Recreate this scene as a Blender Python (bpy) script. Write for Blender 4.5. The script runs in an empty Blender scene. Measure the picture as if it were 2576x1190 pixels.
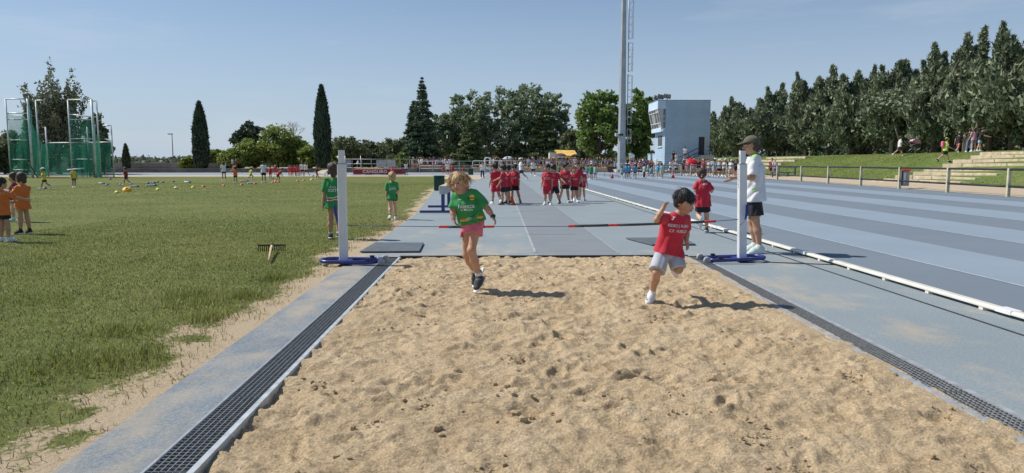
import bpy, math, random
import numpy as np
from mathutils import Vector, Matrix
from mathutils.bvhtree import BVHTree
rad = math.radians
R = random.Random(7)
NR = np.random.default_rng(7)
scene = bpy.context.scene
COL = scene.collection

# ---------------------------------------------------------------- camera, sky, sun, exposure
CAM_H, CAM_YAW, CAM_PITCH, FPX = 1.31, rad(-1.22), rad(5.91), 1786.0   # FPX: focal length in pixels of a 2576 px wide photo
cam = bpy.data.cameras.new('camera'); camo = bpy.data.objects.new('camera', cam); COL.objects.link(camo)
camo.location = (0, 0, CAM_H); camo.rotation_euler = (rad(90) - CAM_PITCH, 0, CAM_YAW)
cam.sensor_width = 36; cam.lens = FPX / 2576 * 36; cam.clip_start = 0.05; cam.clip_end = 3000
scene.camera = camo
SUN_EL, SUN_AZ = rad(48), rad(18)          # azimuth: sun stands to the left (-X), a little beyond the scene (+Y)
TO_SUN = Vector((-math.cos(SUN_EL) * math.cos(SUN_AZ), math.cos(SUN_EL) * math.sin(SUN_AZ), math.sin(SUN_EL)))
world = bpy.data.worlds.new('World'); scene.world = world; world.use_nodes = True
wn, wl = world.node_tree.nodes, world.node_tree.links
sky = wn.new('ShaderNodeTexSky'); sky.sky_type = 'NISHITA'; sky.sun_disc = False
sky.sun_elevation = SUN_EL; sky.sun_rotation = math.atan2(TO_SUN.x, TO_SUN.y)
sky.altitude = 450; sky.air_density = 1.0; sky.dust_density = 0.15; sky.ozone_density = 3.5
bg = wn['Background']; bg.inputs['Strength'].default_value = 0.10
# thin high cloud veils
wtc = wn.new('ShaderNodeTexCoord'); wmp = wn.new('ShaderNodeMapping'); wmp.inputs['Scale'].default_value = (1.6, 1.6, 9.0)
wno = wn.new('ShaderNodeTexNoise'); wno.inputs['Scale'].default_value = 1.7; wno.inputs['Detail'].default_value = 6; wno.inputs['Roughness'].default_value = 0.6
wmr = wn.new('ShaderNodeMapRange'); wmr.inputs[1].default_value = 0.56; wmr.inputs[2].default_value = 0.86; wmr.inputs[4].default_value = 0.42
wmx = wn.new('ShaderNodeMix'); wmx.data_type = 'RGBA'; wmx.inputs[7].default_value = (6.6, 7.1, 7.7, 1)
wl.new(wtc.outputs['Generated'], wmp.inputs['Vector']); wl.new(wmp.outputs[0], wno.inputs['Vector']); wl.new(wno.outputs[0], wmr.inputs[0])
# summer haze: the sky pales evenly towards the horizon
wsz = wn.new('ShaderNodeSeparateXYZ'); wl.new(wtc.outputs['Generated'], wsz.inputs[0])
whz = wn.new('ShaderNodeMapRange'); whz.inputs[1].default_value = 0.0; whz.inputs[2].default_value = 0.27; whz.inputs[3].default_value = 0.92; whz.inputs[4].default_value = 0.06; wl.new(wsz.outputs[2], whz.inputs[0])
whm = wn.new('ShaderNodeMix'); whm.data_type = 'RGBA'; whm.inputs[7].default_value = (4.5, 5.45, 6.75, 1); wl.new(whz.outputs[0], whm.inputs[0]); wl.new(sky.outputs[0], whm.inputs[6])
wl.new(wmr.outputs[0], wmx.inputs[0]); wl.new(whm.outputs[2], wmx.inputs[6]); wl.new(wmx.outputs[2], bg.inputs['Color'])
sl = bpy.data.lights.new('sun', 'SUN'); sl.energy = 4.8; sl.angle = rad(0.53); sl.color = (1.0, 0.955, 0.88)
so = bpy.data.objects.new('sun', sl); COL.objects.link(so); so.rotation_euler = TO_SUN.to_track_quat('Z', 'Y').to_euler(); so.location = (-30, 20, 40)
scene.view_settings.view_transform = 'Standard'; scene.view_settings.look = 'None'; scene.view_settings.exposure = 0.0; scene.view_settings.gamma = 1
scene.render.engine = 'CYCLES'

# ---------------------------------------------------------------- helpers
_f = Vector((math.sin(-CAM_YAW) * math.cos(CAM_PITCH), math.cos(CAM_YAW) * math.cos(CAM_PITCH), -math.sin(CAM_PITCH)))
_r = _f.cross(Vector((0, 0, 1))).normalized(); _u = _r.cross(_f); _c = Vector((0, 0, CAM_H))
def ray(x, y): return _f + _r * ((x - 1288) / FPX) - _u * ((y - 595) / FPX)
def G(x, y, z=0.0):                       # photo pixel that touches the ground -> point
    d = ray(x, y); return _c + d * ((z - CAM_H) / d.z)
def D(x, y, Y):                           # photo pixel at a known distance -> point
    d = ray(x, y); return _c + d * (Y / d.y)
def px_m(Y): return Y / FPX               # metres per photo pixel at distance Y

def tag(o, label=None, cat=None, group=None, kind=None):
    if label: o['label'] = label
    if cat: o['category'] = cat
    if group: o['group'] = group
    if kind: o['kind'] = kind
    return o
def empty(name, loc=(0, 0, 0), rz=0.0, label=None, cat=None, group=None):
    o = bpy.data.objects.new(name, None); COL.objects.link(o); o.location = loc; o.rotation_euler = (0, 0, rz); o.empty_display_size = 0.1
    return tag(o, label, cat, group)
def link(name, me, m=None, parent=None, loc=None, smooth=False):
    o = bpy.data.objects.new(name, me); COL.objects.link(o)
    if m is not None and len(me.materials) == 0: me.materials.append(m)
    if parent: o.parent = parent
    if loc is not None: o.location = loc
    if smooth: me.shade_smooth()
    return o
def npmesh(name, V, F, mats=None, midx=None, smooth=False):
    V = np.asarray(V, np.float32); F = np.asarray(F, np.int32); n, k = F.shape
    me = bpy.data.meshes.new(name); me.vertices.add(len(V)); me.vertices.foreach_set('co', V.ravel())
    me.loops.add(n * k); me.loops.foreach_set('vertex_index', F.ravel()); me.polygons.add(n)
    me.polygons.foreach_set('loop_start', np.arange(0, n * k, k, dtype=np.int32)); me.polygons.foreach_set('loop_total', np.full(n, k, np.int32))
    for m in (mats or []): me.materials.append(m)
    if midx is not None: me.polygons.foreach_set('material_index', np.asarray(midx, np.int32))
    if smooth: me.polygons.foreach_set('use_smooth', np.ones(n, bool))
    me.update(calc_edges=True); return me

class MB:                                  # collects boxes, tubes, prisms into ONE mesh
    def __init__(s): s.v = []; s.f = []; s.mi = []; s.cur = 0
    def add(s, v, f):
        b = len(s.v); s.v += [tuple(p) for p in v]; s.f += [tuple(i + b for i in q) for q in f]; s.mi += [s.cur] * len(f); return s
    def box(s, lo, hi):
        x0, y0, z0 = lo; x1, y1, z1 = hi
        return s.add([(x0, y0, z0), (x1, y0, z0), (x1, y1, z0), (x0, y1, z0), (x0, y0, z1), (x1, y0, z1), (x1, y1, z1), (x0, y1, z1)],
                     [(0, 3, 2, 1), (4, 5, 6, 7), (0, 1, 5, 4), (1, 2, 6, 5), (2, 3, 7, 6), (3, 0, 4, 7)])
    def tube(s, pts, r, n=8, close=False, cap=True):
        pts = [Vector([float(c) for c in p]) for p in pts]; m = len(pts); rs = r if isinstance(r, (list, tuple)) else [r] * m
        rings = []; side = None
        for i, p in enumerate(pts):
            if close: t = pts[(i + 1) % m] - pts[i - 1]
            else: t = pts[min(i + 1, m - 1)] - pts[max(i - 1, 0)]
            t.normalize()
            if side is None: side = t.cross(Vector((0, 0, 1)) if abs(t.z) < .9 else Vector((1, 0, 0)))
            side = side - t * side.dot(t); side.normalize(); w = t.cross(side)
            rings.append([p + (side * math.cos(a) + w * math.sin(a)) * rs[i] for a in [2 * math.pi * k / n for k in range(n)]])
        v = [q for rg in rings for q in rg]; f = []
        for i in range(m if close else m - 1):
            a, b = i * n, ((i + 1) % m) * n
            for k in range(n): f.append((a + k, a + (k + 1) % n, b + (k + 1) % n, b + k))
        if cap and not close: f.append(tuple(range(n - 1, -1, -1))); f.append(tuple(range((m - 1) * n, m * n)))
        return s.add(v, f)
    def lathe(s, prof, n=16, c=(0, 0, 0)):
        v = []; f = []; m = len(prof)
        for (r, z) in prof:
            for k in range(n): a = 2 * math.pi * k / n; v.append((c[0] + r * math.cos(a), c[1] + r * math.sin(a), c[2] + z))
        for i in range(m - 1):
            for k in range(n): f.append((i * n + k, i * n + (k + 1) % n, (i + 1) * n + (k + 1) % n, (i + 1) * n + k))
        if prof[0][0] > 1e-5: f.append(tuple(range(n - 1, -1, -1)))
        if prof[-1][0] > 1e-5: f.append(tuple(range((m - 1) * n, m * n)))
        return s.add(v, f)
    def prism(s, poly, ax, a, b):          # polygon in the plane normal to axis ax, from a to b
        def P(p, t):
            q = [p[0], p[1]]; q.insert(ax, t); return tuple(q)
        n = len(poly); v = [P(p, a) for p in poly] + [P(p, b) for p in poly]
        return s.add(v, [tuple(range(n)), tuple(range(2 * n - 1, n - 1, -1))] + [(k, n + k, n + (k + 1) % n, (k + 1) % n) for k in range(n)])
    def mesh(s, name, mats=None, smooth=False, bevel=0.0):
        import bmesh
        me = bpy.data.meshes.new(name); me.from_pydata(s.v, [], s.f); me.polygons.foreach_set('material_index', s.mi)
        bm = bmesh.new(); bm.from_mesh(me); bmesh.ops.recalc_face_normals(bm, faces=bm.faces)
        if bevel: bmesh.ops.bevel(bm, geom=[e for e in bm.edges if len(e.link_faces) == 2 and e.calc_face_angle(0) > .6], offset=bevel, segments=1, affect='EDGES', clamp_overlap=True)
        bm.to_mesh(me); bm.free()
        for m in (mats or []): me.materials.append(m)
        if smooth: me.shade_smooth()
        return me
    def build(s, name, m, parent=None, smooth=False, bevel=0.0, loc=None):
        return link(name, s.mesh(name, m if isinstance(m, list) else [m], smooth, bevel), None, parent, loc)
def copy_tree(o, parent=None):
    c = o.copy(); COL.objects.link(c)
    if parent: c.parent = parent
    for ch in list(o.children): copy_tree(ch, c)
    return c

# ---------------------------------------------------------------- procedural materials
MATS = {}
def mat(name, col, rough=0.7, vary=0.12, scale=6.0, bump=0.0, bscale=40.0, metal=0.0, spec=0.4, detail=4, col2=None, transl=0.0, island=0.0, sheen=0.0, stretch=0.0):
    if name in MATS: return MATS[name]
    m = bpy.data.materials.new(name); m.use_nodes = True; nt = m.node_tree; n, l = nt.nodes, nt.links; b = n['Principled BSDF']
    b.inputs['Roughness'].default_value = rough; b.inputs['Metallic'].default_value = metal; b.inputs['Specular IOR Level'].default_value = spec
    if sheen: b.inputs['Sheen Weight'].default_value = sheen
    tc = n.new('ShaderNodeTexCoord'); no = n.new('ShaderNodeTexNoise'); no.inputs['Scale'].default_value = scale; no.inputs['Detail'].default_value = detail
    vec = tc.outputs['Object']
    if stretch:
        mp = n.new('ShaderNodeMapping'); mp.inputs['Scale'].default_value = (1, 1, stretch); l.new(vec, mp.inputs['Vector']); vec = mp.outputs[0]
    l.new(vec, no.inputs['Vector'])
    c2 = col2 or tuple(min(1, c * (1 + 2.2 * vary)) for c in col); c1 = col if col2 else tuple(c * (1 - vary) for c in col)
    cr = n.new('ShaderNodeValToRGB'); cr.color_ramp.elements[0].position = 0.32; cr.color_ramp.elements[1].position = 0.68
    cr.color_ramp.elements[0].color = (*c1, 1); cr.color_ramp.elements[1].color = (*c2, 1)
    l.new(no.outputs[0], cr.inputs[0]); out = cr.outputs[0]
    if island:
        ge = n.new('ShaderNodeNewGeometry'); mr = n.new('ShaderNodeMapRange'); mr.inputs[3].default_value = 1 - island; mr.inputs[4].default_value = 1 + island
        mx = n.new('ShaderNodeMix'); mx.data_type = 'RGBA'; mx.blend_type = 'MULTIPLY'; mx.inputs[0].default_value = 1
        l.new(ge.outputs['Random Per Island'], mr.inputs[0]); l.new(out, mx.inputs[6]); l.new(mr.outputs[0], mx.inputs[7]); out = mx.outputs[2]
    l.new(out, b.inputs['Base Color'])
    if bump:
        nb = n.new('ShaderNodeTexNoise'); nb.inputs['Scale'].default_value = bscale; nb.inputs['Detail'].default_value = 5; l.new(vec, nb.inputs['Vector'])
        bp = n.new('ShaderNodeBump'); bp.inputs['Strength'].default_value = bump; bp.inputs['Distance'].default_value = 0.02; l.new(nb.outputs[0], bp.inputs['Height']); l.new(bp.outputs[0], b.inputs['Normal'])
    if transl:
        tr = n.new('ShaderNodeBsdfTranslucent'); l.new(out, tr.inputs[0]); ms = n.new('ShaderNodeMixShader'); ms.inputs[0].default_value = transl
        l.new(b.outputs[0], ms.inputs[1]); l.new(tr.outputs[0], ms.inputs[2]); l.new(ms.outputs[0], n['Material Output'].inputs[0])
    MATS[name] = m; return m
def nodes_of(m): return m.node_tree.nodes, m.node_tree.links, m.node_tree.nodes['Principled BSDF']

# lattice noise for shaped ground
def vnoise(x, y, seed=0):
    xi = np.floor(x).astype(np.int64); yi = np.floor(y).astype(np.int64); fx = x - xi; fy = y - yi
    fx = fx * fx * fx * (fx * (fx * 6 - 15) + 10); fy = fy * fy * fy * (fy * (fy * 6 - 15) + 10)
    def h(a, b):
        n = (a * 374761393 + b * 668265263 + seed * 974634777) & 0xffffffff
        n = ((n ^ (n >> 13)) * 1274126177) & 0xffffffff
        return ((n ^ (n >> 16)) & 0xffff) / 65535.0
    return (h(xi, yi) * (1 - fx) + h(xi + 1, yi) * fx) * (1 - fy) + (h(xi, yi + 1) * (1 - fx) + h(xi + 1, yi + 1) * fx) * fy
def fbm(x, y, oct=4, seed=0, gain=0.5):
    s = 0; a = 1; t = 0
    for i in range(oct): s = s + a * vnoise(x * 2 ** i + 17.3 * i, y * 2 ** i - 9.1 * i, seed + i); t += a; a *= gain
    return s / t
# ---------------------------------------------------------------- people: one continuous surface per body (smooth-blended distance field -> mesh)
def A(p): return np.array(p, np.float32)
def nrm(v): v = np.asarray(v, float); return v / (np.linalg.norm(v) + 1e-9)
class Field:
    def __init__(s, h): s.h = h; s.pr = []
    def cone(s, a, b, ra, rb=None, k=.01, sub=False):
        rb = ra if rb is None else rb; a = A(a); b = A(b); m = max(ra, rb)
        s.pr.append(('c', a, b, ra, rb, k, sub, np.minimum(a, b) - m, np.maximum(a, b) + m)); return s
    def econe(s, a, b, wa, wb, right, k=.01):      # wa = (half width, half depth) at a
        a = A(a); b = A(b); m = max(wa + wb); s.pr.append(('e', a, b, wa, wb, A(nrm(right)), k, False, np.minimum(a, b) - m, np.maximum(a, b) + m)); return s
    def ell(s, c, r, F=None, k=.01, sub=False):
        c = A(c); F = np.eye(3) if F is None else np.array([nrm(q) for q in F]); m = max(r); s.pr.append(('l', c, A(r), F.astype(np.float32), k, sub, c - m, c + m)); return s
    def plane(s, p, n): s.pr.append(('p', A(p), A(nrm(n)))); return s
    def folds(s, amp, freq, seed, down=(0, 0, 1), an=.35): s.pr.append(('f', amp, freq, seed, A(nrm(down)), an)); return s
    def mesh(s, name):
        h = s.h; lo = np.min([q[-2] for q in s.pr if q[0] in 'cel' and not (q[-3] is True)], 0) - 5 * h; hi = np.max([q[-1] for q in s.pr if q[0] in 'cel' and not (q[-3] is True)], 0) + 5 * h
        n = np.ceil((hi - lo) / h).astype(int) + 1
        ax = [(lo[i] + h * np.arange(n[i])).astype(np.float32) for i in range(3)]
        S = np.full(n, .3, np.float32)
        for q in s.pr:
            t = q[0]
            if t == 'p':
                d = ((ax[0] - q[1][0]) * q[2][0])[:, None, None] + ((ax[1] - q[1][1]) * q[2][1])[None, :, None] + ((ax[2] - q[1][2]) * q[2][2])[None, None, :]
                np.maximum(S, d, out=S); continue
            if t == 'x':
                _, p0, dd, kn_, r_ = q; X, Y, Z = ax[0][:, None, None], ax[1][None, :, None], ax[2][None, None, :]
                al = (X - p0[0]) * dd[0] + (Y - p0[1]) * dd[1] + (Z - p0[2]) * dd[2]
                rr_ = np.sqrt(np.maximum((X - p0[0]) ** 2 + (Y - p0[1]) ** 2 + (Z - p0[2]) ** 2 - al * al, 0)) - r_
                np.maximum(S, np.minimum(al, -rr_), out=S); continue
            if t == 'f':
                _, amp, fr, sd, dn, an = q; rr = np.random.default_rng(sd); X, Y, Z = ax[0][:, None, None], ax[1][None, :, None], ax[2][None, None, :]
                tot = 0
                for i in range(4):
                    d = rr.normal(size=3); d -= dn * (d @ dn) * (1 - an); d = d / np.linalg.norm(d) * fr * rr.uniform(.6, 1.9)
                    w = 1.3 * np.sin(Z * fr * .35 + i * 2.1)
                    sn = np.sin(X * d[0] + Y * d[1] + (Z * d[2] + w) + rr.uniform(0, 6)); tot = tot + (sn if i > 1 else 1.2 - 2.2 * np.abs(sn)) / (1 + .4 * i)
                S += (amp * .5) * tot.astype(np.float32); continue
            k = q[-4] if t != 'l' else q[4]; sub = q[-3]
            if t == 'e': k, sub = q[6], False
            if t == 'c': k, sub = q[5], q[6]
            if t == 'l': k, sub = q[4], q[5]
            m = k + 3 * h; sl = []; bad = False
            for i in range(3):
                a0 = max(0, int((q[-2][i] - m - lo[i]) / h)); a1 = min(n[i], int((q[-1][i] + m - lo[i]) / h) + 2)
                if a1 <= a0: bad = True
                sl.append(slice(a0, a1))
            if bad: continue
            X, Y, Z = ax[0][sl[0]][:, None, None], ax[1][sl[1]][None, :, None], ax[2][sl[2]][None, None, :]
            if t == 'l':
                c, r, F = q[1], q[2], q[3]; dx, dy, dz = X - c[0], Y - c[1], Z - c[2]
                u = [F[i][0] * dx + F[i][1] * dy + F[i][2] * dz for i in range(3)]
                k0 = np.sqrt(sum((u[i] / r[i]) ** 2 for i in range(3))); k1 = np.sqrt(sum((u[i] / r[i] ** 2) ** 2 for i in range(3))) + 1e-6
                d = k0 * (k0 - 1) / k1
            else:
                a, b = q[1], q[2]; ab = b - a; L2 = float(ab @ ab) + 1e-9; dx, dy, dz = X - a[0], Y - a[1], Z - a[2]
                tt = np.clip((dx * ab[0] + dy * ab[1] + dz * ab[2]) / L2, 0, 1); ex, ey, ez = dx - tt * ab[0], dy - tt * ab[1], dz - tt * ab[2]
                if t == 'c': d = np.sqrt(ex * ex + ey * ey + ez * ez) - (q[3] + (q[4] - q[3]) * tt)
                else:
                    wa, wb, rt = q[3], q[4], q[5]; w = wa[0] + (wb[0] - wa[0]) * tt; dp = wa[1] + (wb[1] - wa[1]) * tt
                    rx = ex * rt[0] + ey * rt[1] + ez * rt[2]; e2 = ex * ex + ey * ey + ez * ez - rx * rx
                    d = (np.sqrt((rx / w) ** 2 + np.maximum(e2, 0) / dp ** 2) - 1) * np.minimum(w, dp)
            B = S[tuple(sl)]
            if sub:
                d = -d; hh = np.clip(.5 - .5 * (B - d) / k, 0, 1); B[:] = B + (d - B) * hh + k * hh * (1 - hh)
            else:
                hh = np.clip(.5 + .5 * (B - d) / k, 0, 1); B[:] = B + (d - B) * hh - k * hh * (1 - hh)
        V, Q = surfnet(S, lo, h)
        return npmesh(name, V, Q, smooth=True)
def surfnet(S, lo, h):
    I = S < 0; n = S.shape
    c = [(i, j, k) for i in (0, 1) for j in (0, 1) for k in (0, 1)]
    cnt = np.zeros((n[0] - 1, n[1] - 1, n[2] - 1), np.int8)
    for i, j, k in c: cnt += I[i:n[0] - 1 + i, j:n[1] - 1 + j, k:n[2] - 1 + k]
    act = np.argwhere((cnt > 0) & (cnt < 8)); idx = np.full(cnt.shape, -1, np.int32); idx[tuple(act.T)] = np.arange(len(act))
    val = {q: S[act[:, 0] + q[0], act[:, 1] + q[1], act[:, 2] + q[2]] for q in c}
    acc = np.zeros((len(act), 3), np.float32); num = np.zeros(len(act), np.float32)
    for a in c:
        for d in range(3):
            if a[d] == 0:
                b = list(a); b[d] = 1; va, vb = val[a], val[tuple(b)]; x = (va < 0) != (vb < 0); t = np.where(x, va / (va - vb + 1e-12), 0)
                p = np.tile(np.array(a, np.float32), (len(act), 1)); p[:, d] = t; acc += p * x[:, None]; num += x
    V = lo + h * (act + acc / num[:, None]); Q = []
    for d in range(3):
        sl0 = [slice(None)] * 3; sl1 = [slice(None)] * 3; sl0[d] = slice(0, -1); sl1[d] = slice(1, None)
        a, b = I[tuple(sl0)], I[tuple(sl1)]; e1, e2 = (d + 1) % 3, (d + 2) % 3
        for fl, X in ((False, a & ~b), (True, ~a & b)):
            P = np.argwhere(X); ok = (P[:, e1] > 0) & (P[:, e2] > 0) & (P[:, e1] < n[e1] - 1) & (P[:, e2] < n[e2] - 1); P = P[ok]
            q = []
            for o1, o2 in ((-1, -1), (0, -1), (0, 0), (-1, 0)):
                r = P.copy(); r[:, e1] += o1; r[:, e2] += o2; q.append(idx[tuple(r.T)])
            q = np.stack(q, 1); Q.append(q[:, ::-1] if fl else q)
    return V, np.concatenate(Q)

def rotm(ax, a): return np.array(Matrix.Rotation(a, 3, ax))
def pose(H, adult=False, lean=0., side=0., twist=0., aL=(0, 8, 12), aR=(0, 8, 12), lL=(0, 3, 2), lR=(0, 3, 2), head=(0, 0, 0), crouch=0.):
    """joints in metres, figure faces -Y, standing on z=0; angles in degrees: arm (forward, outward, elbow[, inward]), leg (forward, outward, knee)"""
    P = dict(hd=.140, nk=.828, sh=.800, shw=.104, hip=.52, hw=.051, ua=.172, fa=.15, hn=.098, th=.245, sk=.235, an=.042) if adult else \
        dict(hd=.178, nk=.785, sh=.752, shw=.094, hip=.49, hw=.043, ua=.160, fa=.14, hn=.098, th=.225, sk=.220, an=.045)
    J = {}; hip = P['hip']
    T = rotm('X', rad(lean)) @ rotm('Y', rad(side)) @ rotm('Z', rad(twist)); f = lambda *v: np.array(v, float) * H
    pel = f(0, 0, hip)
    def up(v): return pel + T @ (f(*v) - pel)
    J['pelvis'] = pel; J['chest'] = up((0, -.002, .69)); J['neck'] = up((0, .01, P['nk'])); J['shR'] = up((-P['shw'], .008, P['sh'])); J['shL'] = up((P['shw'], .008, P['sh']))
    HF = T @ rotm('Z', rad(head[0])) @ rotm('X', rad(head[1])) @ rotm('Y', rad(head[2]))
    J['head'] = J['neck'] + HF @ f(0, -.012, 1 - P['nk'] - P['hd'] * .5); J['hf'] = HF @ np.array((0, -1., 0)); J['hu'] = HF @ np.array((0, 0, 1.)); J['hd'] = P['hd'] * H
    for s, sg, a in (('L', 1, aL), ('R', -1, aR)):
        fl, ab, el = rad(a[0]), rad(a[1]) * sg, rad(a[2]); inw = rad(a[3]) * sg if len(a) > 3 else 0
        M = T @ rotm('Y', -ab); u = M @ np.array((0, -math.sin(fl), -math.cos(fl))); lo = M @ rotm('Z', -inw) @ np.array((0, -math.sin(fl + el), -math.cos(fl + el)))
        J['el' + s] = J['sh' + s] + u * P['ua'] * H; J['wr' + s] = J['el' + s] + lo * P['fa'] * H; J['ha' + s] = J['wr' + s] + lo * P['hn'] * H
    for s, sg, a in (('L', 1, lL), ('R', -1, lR)):
        fl, ab, kn = rad(a[0]), rad(a[1]) * sg, rad(a[2]); M = rotm('Y', -ab)
        J['hp' + s] = pel + f(sg * P['hw'], 0, 0); J['kn' + s] = J['hp' + s] + M @ np.array((0, -math.sin(fl), -math.cos(fl))) * P['th'] * H
        d = M @ np.array((0, -math.sin(fl - kn), -math.cos(fl - kn))); J['an' + s] = J['kn' + s] + d * P['sk'] * H
        t = nrm(np.array((sg * .18, -1, 0)) if kn - fl < rad(35) and kn < rad(40) else M @ np.array((sg * .1, -math.cos(fl - kn), math.sin(fl - kn)))); J['to' + s] = J['an' + s] + t * .115 * H + np.array((0, 0, -.02 * H))
    low = min(J['anL'][2], J['anR'][2]) - P['an'] * H - 0.004
    for k in J:
        if k not in ('hf', 'hu', 'hd'): J[k] = J[k] - np.array((0, 0, low))
    J['H'] = H; J['adult'] = adult
    return J
def foot_joint(J, s):                       # toe direction on the ground
    return J['to' + s]

SKIN = [mat('skin_light', (.60, .36, .25), .5, .08, 12, .12, 120), mat('skin_tan', (.47, .26, .165), .5, .08, 12, .12, 120), mat('skin_brown', (.34, .185, .12), .5, .08, 12, .12, 120)]
HAIR = {'blond': mat('hair_blond', (.36, .24, .12), .5, .45, 90, .6, 120, stretch=.14), 'brown': mat('hair_brown', (.055, .034, .022), .5, .3, 90, .6, 120, stretch=.14), 'black': mat('hair_black', (.014, .012, .012), .42, .3, 90, .6, 120, stretch=.14)}
FAB = {}
def fabric(nm, c):
    if nm not in FAB: FAB[nm] = mat('fabric_' + nm, c, .85, .07, 9, .35, 260, sheen=.15)
    return FAB[nm]
CLO = dict(red=(.52, .022, .045), green=(.035, .27, .075), black=(.016, .016, .019), white=(.74, .74, .76), grey=(.44, .45, .50), pink=(.62, .15, .21), orange=(.68, .17, .035), blue=(.09, .34, .56), teal=(.32, .56, .52), navy=(.03, .04, .10),
           yellow=(.62, .60, .06), maroon=(.22, .03, .04), brown=(.17, .10, .07), beige=(.52, .43, .32), lime=(.42, .62, .12), denim=(.16, .24, .38), purple=(.18, .08, .28), rose=(.60, .34, .38), olive=(.11, .105, .07), charcoal=(.055, .057, .06), sky=(.30, .48, .62), mint=(.42, .60, .48), pale=(.58, .66, .62))
for k_, c_ in CLO.items(): fabric(k_, c_)
EYE_W = mat('eye_white', (.72, .70, .67), .25, .02, spec=.5); EYE_D = mat('eye_dark', (.018, .012, .010), .2, .02, spec=.6); LIP = mat('lip', (.30, .115, .09), .45, .05); TEETH = mat('teeth', (.75, .72, .66), .3, .03)
RUB_W = mat('rubber_white', (.70, .70, .68), .6, .06); RUB_B = mat('rubber_black', (.025, .025, .027), .6, .1)
PRINT_W = mat('print_white', (.80, .80, .78), .7, .03); PRINT_Y = mat('print_yellow', (.75, .55, .06), .7, .05); PRINT_K = mat('print_black', (.015, .015, .015), .7, .05)

def head_frame(J):
    fw = nrm(J['hf']); u = J['hu']; u = nrm(u - fw * (u @ fw)); r = np.cross(fw, u); return r, fw, u    # r: towards the figure's right
def hand(B, w, t, pn, L, curl=25., spread=7., thumb=1, r0=None, k=.006):
    """palm from wrist w towards t, palm normal pn, hand length L, four fingers and a thumb on the side given by `thumb`"""
    d = nrm(np.asarray(t) - np.asarray(w)); pn = nrm(np.asarray(pn) - d * np.dot(pn, d)); sd = np.cross(d, pn) * thumb; w = np.asarray(w, float)
    pl = L * .50; fr = r0 or L * .050
    B.econe(w + d * L * .06, w + d * pl * .9, (L * .19, L * .095), (L * .235, L * .085), sd, k=.012)
    for i, (o, ln) in enumerate(((.75, .43), (.26, .50), (-.26, .46), (-.72, .36))):
        base = w + d * pl * (.96 if 0 < i < 3 else .88) + sd * L * .215 * o; dd = nrm(d + sd * math.tan(rad(spread)) * o * 1.6); p = base; ang = rad(curl) * (1 + .18 * i)
        for j, fl in enumerate((.46, .32, .24)):
            an = ang * (.5 + j * .75); v = dd * math.cos(an) + pn * math.sin(an); q = p + v * ln * L * fl; B.cone(p, q, fr * (1 - .08 * j), fr * (.92 - .08 * j), k=k * .6); p = q
    b0 = w + d * L * .14 + sd * L * .16; b1 = b0 + (d * .72 + sd * .62 + pn * .25) * L * .24; b2 = b1 + (d * .95 + sd * .22 + pn * .3) * L * .20
    B.cone(b0, b1, fr * 1.35, fr * 1.15, k=k); B.cone(b1, b2, fr * 1.1, fr * .9, k=k * .6)

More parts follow.
